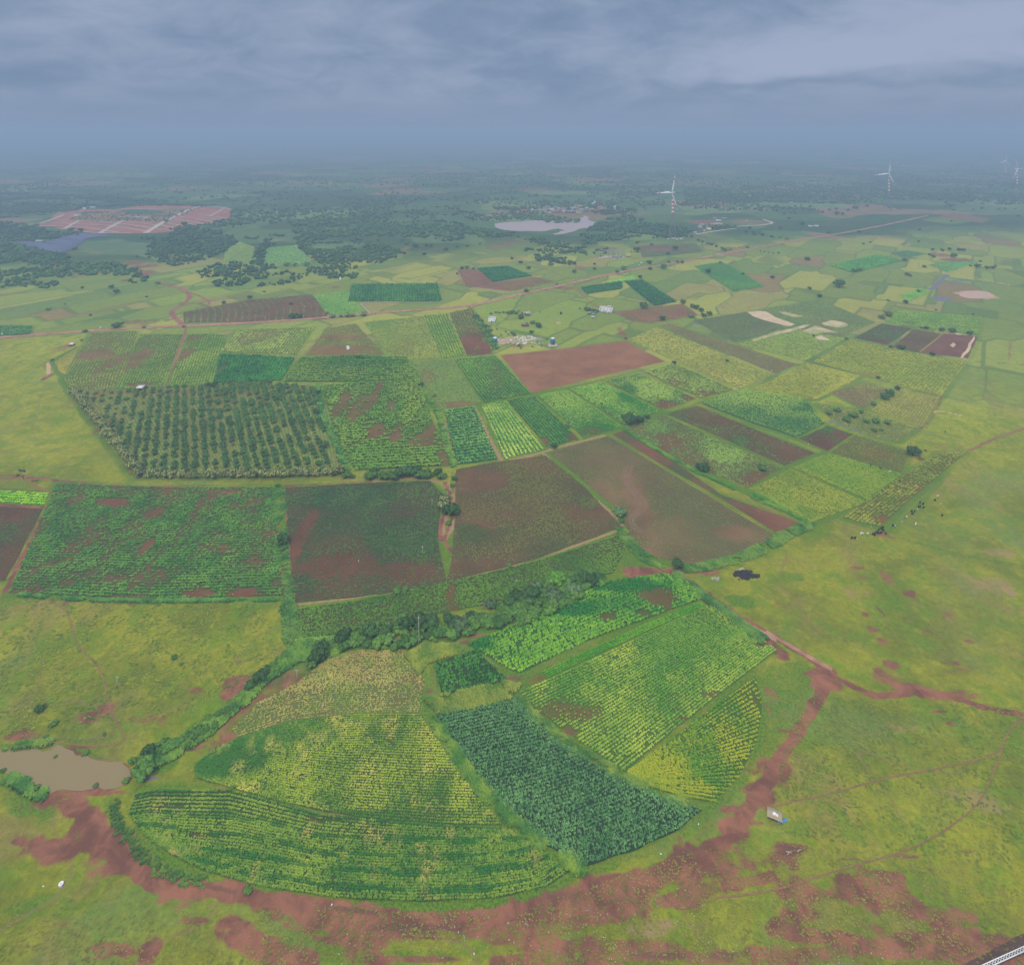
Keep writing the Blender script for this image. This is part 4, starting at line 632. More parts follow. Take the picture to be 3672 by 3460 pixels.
    # scattered bare spots everywhere, broad bare ground where the mask says so
    edge = t.math('ADD', t.math('MULTIPLY', t.math('SUBTRACT', nf, .5), 1.7), t.math('MULTIPLY', t.math('SUBTRACT', ng, .5), 1.2))
    spots = t.math('MULTIPLY', t.step(t.noise(t.vmath('ADD', pos, (7, 7, 3)), .035, 6, .7, .6), .60, .70), .5)
    sm = t.step(t.math('ADD', t.math('MAXIMUM', soil, spots), edge), .26, .80)
    sc1 = t.mix(t.step(t.noise(t.vmath('ADD', pos, (3, 99, 0)), .1, 6, .65, .7), .35, .68), C(118, 80, 66), C(164, 112, 88))
    sc1 = t.mix(t.math('MULTIPLY', t.step(nf, .55, .75), .5), sc1, C(186, 120, 86))
    sc1 = t.mix(t.math('MULTIPLY', dark, .8), sc1, C(104, 78, 72))
    c = t.mix(sm, c, sc1)
    c = t.mix(t.step(t.math('ADD', sand, t.math('MULTIPLY', edge, .6)), .35, .6), c, C(204, 172, 140))
    wm = t.step(t.math('ADD', wet, t.math('MULTIPLY', edge, .5)), .4, .65)
    c = t.mix(wm, c, C(120, 124, 124))
    # beyond the road: patchwork of small far fields
    warp = t.vmath('ADD', t.vmath('MULTIPLY', pos, (.0050, .0058, 0)), t.scale(t.new_noisecol(pos, .0016), 1.6))
    vo = t.new('ShaderNodeTexVoronoi', distance='CHEBYCHEV'); t.put(vo.inputs['Vector'], warp); vo.inputs['Scale'].default_value = 1.0
    vs = t.new('ShaderNodeSeparateColor'); t.put(vs.inputs[0], vo.outputs['Color'])
    rp = t.new('ShaderNodeValToRGB'); t.put(rp.inputs[0], vs.outputs[0]); rp.color_ramp.interpolation = 'CONSTANT'
    e = rp.color_ramp.elements; e[0].position = 0; e[0].color = C(54, 90, 54); e[1].position = .36; e[1].color = C(88, 126, 70)
    for p_, cc_ in ((.48, C(76, 116, 66)), (.72, C(122, 150, 88)), (.84, C(98, 128, 84)), (.92, C(150, 122, 96))): q = e.new(p_); q.color = cc_
    fc = t.mix(t.math('MULTIPLY', t.step(nm, .4, .6), .4), rp.outputs[0], C(60, 92, 54))
    # left half turns to patchwork nearer than the right half, behind a wavy line
    line = t.math('SUBTRACT', t.math('ADD', sx.outputs[1], t.math('MULTIPLY', nb, 500)), t.math('ADD', 1450, t.math('MULTIPLY', sx.outputs[0], .18)))
    fm = t.math('MULTIPLY', t.step(line, -80, 160), .9)
    bare = t.math('MAXIMUM', t.math('MAXIMUM', sm, wm), t.step(sand, .3, .6))
    c = t.mix(t.math('MULTIPLY', fm, t.math('SUBTRACT', 1.0, bare)), c, fc)
    t.put(b.inputs['Base Color'], c)
    t.put(b.inputs['Roughness'], t.math('SUBTRACT', .95, t.math('MULTIPLY', wm, .7)))
    bp = t.new('ShaderNodeBump'); bp.inputs['Strength'].default_value = .5; bp.inputs['Distance'].default_value = .35
    t.put(bp.inputs['Height'], t.math('ADD', ng, t.math('MULTIPLY', nf, 2.0))); t.put(b.inputs['Normal'], bp.outputs[0])
    o = mesh_np('ground', np.c_[G, np.zeros(len(G))], F, m, attrs={'m1': ('POINT', M), 'm2': ('POINT', M2)})
    tag(o, 'green plain with red soil reaching to the hazy horizon', kind='structure')
make_ground()
# ---------------------------------------------------------------- ribbons: roads, tracks and footpaths
def dirt_mat(name, a, b_, sc_=.4):
    m, t, b = mat_new(name, .95, .1); g = t.new('ShaderNodeNewGeometry'); pos = g.outputs['Position']
    n = t.noise(pos, sc_, 5, .65, .4); n2 = t.noise(pos, .05, 3, .5)
    c = t.mix(t.step(t.math('ADD', t.math('MULTIPLY', n, .6), t.math('MULTIPLY', n2, .4)), .35, .65), a, b_)
    t.put(b.inputs['Base Color'], c); return m
M_RED = dirt_mat('red_dirt', C(136, 92, 78), C(178, 128, 106)); M_ROAD = dirt_mat('road_dirt', C(158, 116, 96), C(196, 154, 130), .2)
M_PATH = dirt_mat('trodden_path', C(134, 108, 76), C(160, 118, 92))
M_PALE = dirt_mat('pale_concrete_road', C(196, 186, 172), C(214, 204, 190), .1); M_STONE = dirt_mat('pale_stone', C(176, 168, 156), C(214, 208, 198), 1.5)
def ribbon(name, label, data, width, mat, z=.12, kind='structure', smooth=2):
    q = smooth_line(pts(data), smooth); L = np.hypot(*(q[1:]-q[:-1]).T).sum()
    q = resample(q, max(1.5, L/220)); d = np.gradient(q, axis=0); d /= np.hypot(*d.T)[:, None]+1e-9; n = np.stack([-d[:, 1], d[:, 0]], 1)
    wl = width*.5*(.75+.5*vnoise(q[:, 0]/6, q[:, 1]/6, 3, 2)); wr = width*.5*(.75+.5*vnoise(q[:, 0]/6, q[:, 1]/6, 8, 2))
    zz = z*(1+q[:, 1]/300)
    V = np.vstack([np.c_[q+n*wl[:, None], zz], np.c_[q-n*wr[:, None], zz]]); k = len(q)
    i = np.arange(k-1); F = np.stack([i, i+k, i+k+1, i+1], 1)
    o = mesh_np(name, V, F, mat); tag(o, label, kind=kind); return o
ribbon('road', 'straight red dirt main road crossing the plain from the left edge to the upper right', 's -60,1214 0,1210 251,1192 453,1178 664,1170 900,1159 1146,1142 1400,1118 1680,1100 1800,1072 1926,1043 2056,1015 2227,975 2419,945 2655,900 2800,872 2848,864 3024,837 3205,802 3326,774', 8.5, M_ROAD, z=.10)
ribbon('dirt_track', 'curling red track that joins the main road beside the dark ploughed field', 's 664,1170 625,1140 612,1118 640,1100 670,1082 683,1065 672,1048 640,1030 575,1015', 6, M_RED, z=.07)
ribbon('dirt_track', 'red side branch running right along the back of the dark ploughed field', 's 645,1098 740,1080 860,1066 900,1060', 4, M_RED, z=.05)
ribbon('dirt_track', 'outer arc of the red track beyond the dark ploughed field', 's 660,1044 720,1062 755,1085 745,1097 700,1107', 3.5, M_RED, z=.06)
ribbon('dirt_track', 'narrow red track between the second and third green fields', 'b1 1325,150 1310,230 1270,310 1240,400 1205,480 1165,580', 2.6, M_RED, z=.09)
ribbon('footpath', 'winding red footpath across the left meadow to the pond', 'c1 330,890 430,940 490,1000 515,1100 530,1180 570,1240 640,1310 705,1370 d1 500,75 570,150 592,230 610,300 622,360 650,440 690,510 718,545 700,575 640,592 520,600 400,585 280,572 100,575', .55, M_PATH, z=.05)
ribbon('footpath', 'long straight red footpath from the hut to the right', 'd3 510,958 650,915 850,875 1050,820 1250,768 1450,735 1700,680 1810,645 1862,615 1885,540 1925,480 1985,440 2100,400', .6, M_PATH, z=.05)
ribbon('footpath', 'curved footpath sweeping from the right edge down to the bare red ground', 'd3 1862,618 1830,700 1800,790 1750,890 1690,965 1600,1030 1530,1085 1440,1135 1340,1185 1230,1220 1080,1262 900,1312 700,1380 500,1435 230,1462', .5, M_PATH, z=.06)
ribbon('footpath', 'thin path down the lime patch meadow at the left edge', 'c1 160,25 220,60 300,105 350,130', 1.2, M_PATH, z=.05)
ribbon('dirt_track', 'thin diagonal farm track from the right edge towards the striped strip', 'b4 2100,820 1988,868 1880,905 1760,950 1650,1005 1600,1025', 1.7, M_PATH, z=.05)
ribbon('dirt_track', 'double wheel track running from the junction to the upper right', 'c3 1215,705 1320,770 1450,870 1600,980 1700,1050 1850,1120 1988,1210 c4 120,1100 260,1190 400,1270 520,1340 620,1392', 2.2, M_ROAD, z=.05)
ribbon('road', 'pale concrete road beside the distant farm compound', 't 820,1262 1000,1228 1300,1180 1650,1140', 7, M_PALE, z=.12)
ribbon('road', 'pale concrete road bending round the distant brown plots', 't 1660,1100 1900,1082 2150,1075 2420,1030 2300,990 2180,950', 7, M_PALE, z=.12)
ribbon('footpath', 'white wall like stone line along the front of the teal block', 'a2 850,1345 800,1300 780,1275 820,1262 950,1262 1100,1266 1250,1268 1375,1262', 1.4, M_STONE, z=.3)
M_WHEEL = dirt_mat('pale_wheel_ruts', C(130, 104, 84), C(150, 124, 102), .3)
for i_, dx in enumerate((0, 16, -14, 34, -28)):
    ribbon('wheel_track', 'pale wheel ruts winding through the large brown field', 'c3 '+' '.join('%d,%d' % (x+dx*k+(i_*13 % 7), y) for x, y, k in ((900, -60, 1), (872, 30, .6), (905, 90, 1), (950, 140, .8), (985, 190, 1.2), (1000, 240, 1), (960, 280, 1.1), (915, 310, .6), (915, 350, .5), (950, 390, .8), (1000, 420, 1))), .55, M_WHEEL, z=.06)
# ---------------------------------------------------------------- water
def water(name, label, data, col, z, rough=.12, spec=.5):
    P = smooth_line(np.vstack([pts(data), pts(data)[:1]]), 1)[:-1]
    P = resample(np.vstack([P, P[:1]]), max(1.5, P[:, 1].mean()/150))[:-1]
    s = P[:, 1].mean()/90; P = P+np.stack([vnoise(P[:, 0]/s, P[:, 1]/s, 21, 3)-.5, vnoise(P[:, 0]/s, P[:, 1]/s, 31, 3)-.5], 1)*s*.9
    import bmesh
    bm = bmesh.new(); f = bm.faces.new([bm.verts.new((x, y, z)) for x, y in P]); bmesh.ops.triangulate(bm, faces=[f]); bmesh.ops.recalc_face_normals(bm, faces=bm.faces)
    me = bpy.data.meshes.new(name); bm.to_mesh(me); bm.free()
    m, t, b = mat_new(name+'_surface', rough, spec); g = t.new('ShaderNodeNewGeometry')
    n = t.noise(g.outputs['Position'], .02, 3); t.put(b.inputs['Base Color'], t.mix(n, tuple(c*.9 for c in col[:3])+(1,), tuple(min(1, c*1.1) for c in col[:3])+(1,)))
    bp = t.new('ShaderNodeBump'); bp.inputs['Strength'].default_value = .12; t.put(bp.inputs['Height'], t.noise(g.outputs['Position'], 1.5, 3)); t.put(b.inputs['Normal'], bp.outputs[0])
    me.materials.append(m); o = bpy.data.objects.new(name, me); COL.objects.link(o); tag(o, label, kind='structure'); return o
water('pond', 'muddy brown pond in the lower left', 'd1 -40,620 60,618 150,608 210,612 240,632 290,628 300,600 340,588 400,612 440,640 480,655 540,672 580,685 640,694 720,690 745,740 755,770 720,800 700,830 640,840 560,838 520,850 400,848 300,862 250,866 240,830 160,820 90,790 30,745 -40,700', C(148, 132, 92), .12, .45, .3)
water('lake', 'pale lake in front of the village', 'v -380,430 -300,400 -180,385 0,382 150,372 350,358 600,352 800,355 1000,348 1150,320 1210,290 1180,262 1230,280 1290,280 1310,320 1290,350 1350,370 1450,385 1475,430 1530,450 1450,460 1380,478 1250,490 1150,505 1000,560 900,590 700,615 620,600 700,580 790,570 850,525 790,500 700,510 600,540 440,555 200,552 -50,545 -200,530 -330,500 -380,470', C(186, 168, 168), .5, .35, .3)
water('pond', 'round pinkish muddy pool on the far right', 'a4 1522,1212 1550,1190 1600,1182 1680,1180 1740,1192 1775,1222 1740,1234 1660,1240 1580,1234', C(206, 172, 148), .35, .5)
# ---------------------------------------------------------------- trees
def ico(sub):
    import bmesh
    bm = bmesh.new(); bmesh.ops.create_icosphere(bm, subdivisions=sub, radius=1.0)
    V = np.array([v.co[:] for v in bm.verts]); F = np.array([[v.index for v in f.verts] for f in bm.faces]); bm.free(); return V, F
ICO1, ICO2 = ico(1), ico(2)
def leaf_mat(name, c1, c2, c3=None, hue=.5):
    m, t, b = mat_new(name, .75, .2)
    ti = t.attr('tint'); oi = t.new('ShaderNodeObjectInfo')
    c = t.mix(ti, c1, c2)
    if c3: c = t.mix(t.attr('dry'), c, c3)
    k = t.math('ADD', .78, t.math('MULTIPLY', oi.outputs['Random'], .44))
    c = t.mix(1.0, c, t.scale((1, 1, 1), k), 'MULTIPLY')
    t.put(b.inputs['Base Color'], c); return m
M_BARK = paint('bark', C(96, 80, 66), .2, 3)
LEAF = {
 'orchard': leaf_mat('orchard_leaves', CT_(50, 92, 54), CT_(96, 140, 80)),
 'flower': leaf_mat('pale_blossom_leaves', CT_(60, 96, 54), CT_(110, 140, 78), CT_(206, 198, 156)),
 'dark': leaf_mat('dark_leaves', CT_(42, 80, 46), CT_(84, 122, 64)),
 'mid': leaf_mat('green_leaves', CT_(54, 100, 50), CT_(108, 148, 68)),
 'bright': leaf_mat('bright_leaves', CT_(66, 124, 44), CT_(118, 168, 66)),
 'grey': leaf_mat('grey_green_leaves', CT_(62, 100, 72), CT_(120, 150, 112)),
 'far': leaf_mat('far_leaves', CT_(52, 86, 54), CT_(98, 128, 70)),
}
def crown_mesh(name, seed, mat, lumps=9, nleaf=520, flat=.72, leaf=.13, blossom=0.0, openness=0.0, fine=False, cz=.62):
    """unit crown: radius about 1 in plan, centre height cz, uneven outline"""
    r = np.random.default_rng(seed); VV, FF, TT, off = [], [], [], 0
    V0, F0 = ICO2 if fine else ICO1
    cs = []
    for i in range(lumps):
        if i == 0: c = np.array([0, 0, cz]); rad = .54
        else:
            a = i*2.4+r.random()*.7; d = .3+.5*r.random(); c = np.array([math.cos(a)*d, math.sin(a)*d, cz+(r.random()-.45)*.6*flat]); rad = .18+.26*r.random()
        cs.append((c, rad))
        V = V0*(1+(r.random((len(V0), 1))-.5)*.35)*rad*.86; V = V*np.array([1, 1, flat])+c
        VV.append(V); FF.append(F0+off); TT.append(np.clip(.1+.25*r.random(len(F0)), 0, 1)); off += len(V)
    V3, F3 = np.vstack(VV), np.vstack(FF); t3 = np.concatenate(TT)
    # leaf sprays standing out of the lumps
    ci = r.integers(0, lumps, nleaf); dirs = r.normal(size=(nleaf, 3)); dirs[:, 2] = np.abs(dirs[:, 2])*.8-.25; dirs /= np.linalg.norm(dirs, axis=1)[:, None]
    C0 = np.array([cs[i][0] for i in ci]); Rr = np.array([cs[i][1] for i in ci])
    p = C0+dirs*(Rr*(.84+.28*r.random(nleaf)))[:, None]*np.array([1, 1, flat])
    tn = np.cross(dirs, r.normal(size=(nleaf, 3))); tn /= np.linalg.norm(tn, axis=1)[:, None]+1e-9; bn = np.cross(dirs, tn)
    tn = tn+dirs*.5; s = leaf*(.6+.8*r.random(nleaf))[:, None]
    q = np.stack([p-tn*s, p-bn*s*.6+dirs*s*.2, p+tn*s, p+bn*s*.6+dirs*s*.2], 1).reshape(-1, 3)
    F4 = np.arange(nleaf*4).reshape(-1, 4)+off
    t4 = np.clip(.35+.55*r.random(nleaf)+.35*dirs[:, 2]*0, 0, 1)
    dry = np.concatenate([np.zeros(len(F3)), (r.random(nleaf) < blossom)*(.5+.5*r.random(nleaf))])
    return mesh_np(name, np.vstack([V3, q]), [F3, F4], mat, attrs={'tint': ('FACE', np.concatenate([t3, t4])), 'dry': ('FACE', dry)}, link=False)
def tube(pl, rad, n=6):
    V, F = [], []
    pl = np.asarray(pl, float); rad = np.broadcast_to(rad, (len(pl),))
    for i, p in enumerate(pl):
        d = pl[min(i+1, len(pl)-1)]-pl[max(i-1, 0)]; d = d/(np.linalg.norm(d)+1e-9)
        a = np.cross(d, [0.3, 1, 0] if abs(d[2]) > .9 else [0, 0, 1]); a /= np.linalg.norm(a); b = np.cross(d, a)
        for k in range(n):
            t = 2*math.pi*k/n; V.append(p+(a*math.cos(t)+b*math.sin(t))*rad[i])
        if i:
            for k in range(n):
                j = (k+1) % n; F.append(((i-1)*n+k, (i-1)*n+j, i*n+j, i*n+k))
    V.append(pl[0]); V.append(pl[-1]); m = len(V)
    F3 = [(m-2, (k+1) % n, k) for k in range(n)]+[(m-1, (len(pl)-1)*n+k, (len(pl)-1)*n+(k+1) % n) for k in range(n)]
    return np.array(V), F, F3
class MB:
    def __init__(s): s.V = []; s.F4 = []; s.F3 = []; s.n = 0
    def add(s, V, F4=(), F3=()):
        s.V.append(np.asarray(V, float)); s.F4 += [tuple(i+s.n for i in f) for f in F4]; s.F3 += [tuple(i+s.n for i in f) for f in F3]; s.n += len(V); return s
    def tube(s, pl, rad, n=6): return s.add(*tube(pl, rad, n))
    def box(s, c, d, rz=0, taper=1.0):
        x, y, z = np.array(d)/2.0; V = np.array([(a*x*(taper if q > 0 else 1), b*y*(taper if q > 0 else 1), q*z) for q in (-1, 1) for a, b in ((-1, -1), (1, -1), (1, 1), (-1, 1))])
        cr, sr = math.cos(rz), math.sin(rz); V = np.c_[V[:, 0]*cr-V[:, 1]*sr, V[:, 0]*sr+V[:, 1]*cr, V[:, 2]]+np.array(c)
        return s.add(V, [(0, 3, 2, 1), (4, 5, 6, 7), (0, 1, 5, 4), (1, 2, 6, 5), (2, 3, 7, 6), (3, 0, 4, 7)])
    def mesh(s, name, mat): 
        Fs = []
        if s.F4: Fs.append(np.array(s.F4))
        if s.F3: Fs.append(np.array(s.F3))
        return mesh_np(name, np.vstack(s.V), Fs, mat, link=False)
    def obj(s, name, mat, parent=None): 
        return obj(name, s.mesh(name, mat), parent)
def trunk_mesh(seed, h=.5, r0=.06):
    r = np.random.default_rng(seed); m = MB(); m.tube([(0, 0, -.02), (.01, .01, h*.5), (0, .02, h)], [r0, r0*.8, r0*.6], 6)
    for k in range(4):
        a = k*1.6+r.random(); m.tube([(0, 0, h*.55), (math.cos(a)*.18, math.sin(a)*.18, h*.85), (math.cos(a)*.4, math.sin(a)*.4, h*1.15)], [r0*.55, r0*.4, r0*.2], 5)
    return m.mesh('trunk', M_BARK)
TRUNKS = [trunk_mesh(i) for i in range(3)]
CROWNS = {k: [crown_mesh('crown', 10*j+i, LEAF[k], **kw) for i in range(n)] for j, (k, n, kw) in enumerate([
    ('orchard', 6, dict(lumps=7, nleaf=260, flat=.8, leaf=.15)), ('flower', 5, dict(lumps=9, nleaf=420, flat=.85, leaf=.12, blossom=.62)),
    ('dark', 5, dict(lumps=11, nleaf=520, flat=.75, leaf=.11, fine=True)), ('mid', 5, dict(lumps=12, nleaf=620, flat=.65, leaf=.1, fine=True)),
    ('bright', 3, dict(lumps=12, nleaf=620, flat=.5, leaf=.1, fine=True)), ('grey', 3, dict(lumps=13, nleaf=700, flat=.6, leaf=.11, fine=True))])}
prr = random.Random(4)
def tree(name, label, cat, x, y, r, kind='dark', group=None, hz=None, trunk=True):
    """x, y: ground point; r: crown radius in metres"""
    s = r; hz = hz or 1.0
    e = bpy.data.objects.new(name, None); COL.objects.link(e); e.location = (x, y, 0); e.rotation_euler = (0, 0, prr.random()*6.28); e.empty_display_size = .5
    tag(e, label, cat, group)
    cr = obj('crown', prr.choice(CROWNS[kind]), e, sc_=(s, s*(.9+.2*prr.random()), s*hz*(.92+.16*prr.random())))
    if trunk: obj('trunk', prr.choice(TRUNKS), e, sc_=(s, s, s*hz))
    return e
# --- the orchard: straight rows running away from the camera
OP = pts('D 141,762 300,752 414,748 452,740 545,744 615,752 622,800 640,860 656,914 560,918 400,922 268,926 215,860 170,805')
dirr = np.array([-.4727, .881]); per = np.array([.881, .4727]); o0 = OP.mean(0)
ot = []
for i in range(-30, 31):
    jx = hash2(np.array(i), np.array(3), 5)*.5
    for j in range(-30, 31):
        p = o0+per*(i*6.5+jx*.4)+dirr*(j*6.0+jx*9); ot.append((p[0]+prr.uniform(-.4, .4), p[1]+prr.uniform(-.5, .5), i, j))
ot = np.array(ot); sd_ = sdist(ot[:, :2], OP); ot = ot[sd_ > 1.5]
keep = []
o_ul = np.array(gp(*(np.array([150, 775])*K)))
for x, y, i, j in ot:
    d = math.hypot(x-o_ul[0], y-o_ul[1]); p = .94 if d > 75 else .45+.006*d
    if prr.random() < p: keep.append((x, y, prr.choice((.7, .9, 1, 1, 1.05, 1.1, 1.2))*(.55 if prr.random() < .07 else 1), int(i)))
keep.sort(key=lambda q: q[1])
WORDN = [a+b for a in ('', 'twenty-', 'thirty-', 'forty-') for b in ('first second third fourth fifth sixth seventh eighth ninth'.split())]
WORDN = WORDN[:9]+'tenth eleventh twelfth thirteenth fourteenth fifteenth sixteenth seventeenth eighteenth nineteenth twentieth'.split()+WORDN[9:18]+['thirtieth']+WORDN[18:27]+['fortieth']+WORDN[27:]
rown = {}
for x, y, k, i_ in keep[:300]:
    rown.setdefault(i_, []).append((x, y, k))
allrows = sorted(rown)
for i_ in allrows:
    for n_, (x, y, k) in enumerate(rown[i_]):
        tree('orchard_tree', '%s dark green orchard tree, %s from the front in tree row %s from the left' % ('small' if k < .65 else 'round', WORDN[n_], WORDN[allrows.index(i_)]), 'orchard tree', x, y, (2.3+.5*max(0, min(1, (y-470)/90))*(x > -300))*k, 'orchard', 'trees in the planted orchard', hz=1.05)
def merged_trees(name, label, rows, kind, mat, group=None, meshes=None, extra=None):
    VV, F3, F4, TI, off = [], [], [], [], 0
    ms = meshes or CROWNS[kind]; cache = []
    for me in ms:
        V = np.empty(len(me.vertices)*3, np.float32); me.vertices.foreach_get('co', V); V = V.reshape(-1, 3)
        f3 = np.array([p.vertices[:] for p in me.polygons if len(p.vertices) == 3]).reshape(-1, 3); f4 = np.array([p.vertices[:] for p in me.polygons if len(p.vertices) == 4]).reshape(-1, 4)
        cache.append((V, f3, f4))
    t3, t4 = [], []
    for n, (x, y, r, hz) in enumerate(rows):
        V, a3, a4 = cache[n % len(cache)]; an = prr.random()*6.28; c, s = math.cos(an), math.sin(an); k = prr.uniform(-.35, .45)*(1 if ms is not CROWNS.get('orchard') else .5)
        VV.append(np.c_[(V[:, 0]*c-V[:, 1]*s)*r+x, (V[:, 0]*s+V[:, 1]*c)*r+y, V[:, 2]*r*hz]); F3.append(a3+off); F4.append(a4+off); off += len(V)
        t3.append(np.clip(rng.random(len(a3))*.3+.1+k, 0, 1)); t4.append(np.clip(rng.random(len(a4))*.6+.35+k, 0, 1))
    Fs = [np.vstack(F3)]; ts = np.concatenate(t3)
    if sum(len(f) for f in F4): Fs.append(np.vstack(F4)); ts = np.concatenate([ts]+t4)
    o = mesh_np(name, np.vstack(VV), Fs, mat, attrs={'tint': ('FACE', ts), 'dry': ('FACE', np.zeros(len(ts)))}); tag(o, label, kind='stuff', group=group); return o
merged_trees('orchard_foliage', 'mass of round fruit trees filling the rear half of the orchard', [(x, y, (2.3+.5*max(0, min(1, (y-470)/90))*(x > -270))*k, 1.05) for x, y, k, _ in keep[300:]], 'orchard', LEAF['orchard'])
# --- flowering windbreak along two sides of the orchard
def along(data, step): return resample(pts(data), step)
for k_, (dat, side) in enumerate((('b1 512,618 560,665 620,745 680,820 740,895 800,965 860,1040 920,1120 975,1185', 'left'), ('b1 1000,1215 1300,1222 1600,1220 1988,1215 b2 300,1210 600,1200 640,1190', 'front'))):
    q = along(dat, 5.6 if k_ else 5.2)
    for i, (x, y) in enumerate(q):
        tree('windbreak_tree', 'pale flowering windbreak tree, %s from the %s along the %s edge of the orchard' % (WORDN[i], ('top', 'left')[k_], side), 'windbreak tree', x+prr.uniform(-.8, .8), y+prr.uniform(-.8, .8), prr.uniform(2.9, 4.1), 'flower', 'windbreak trees along the %s edge of the orchard' % side, hz=1.45)
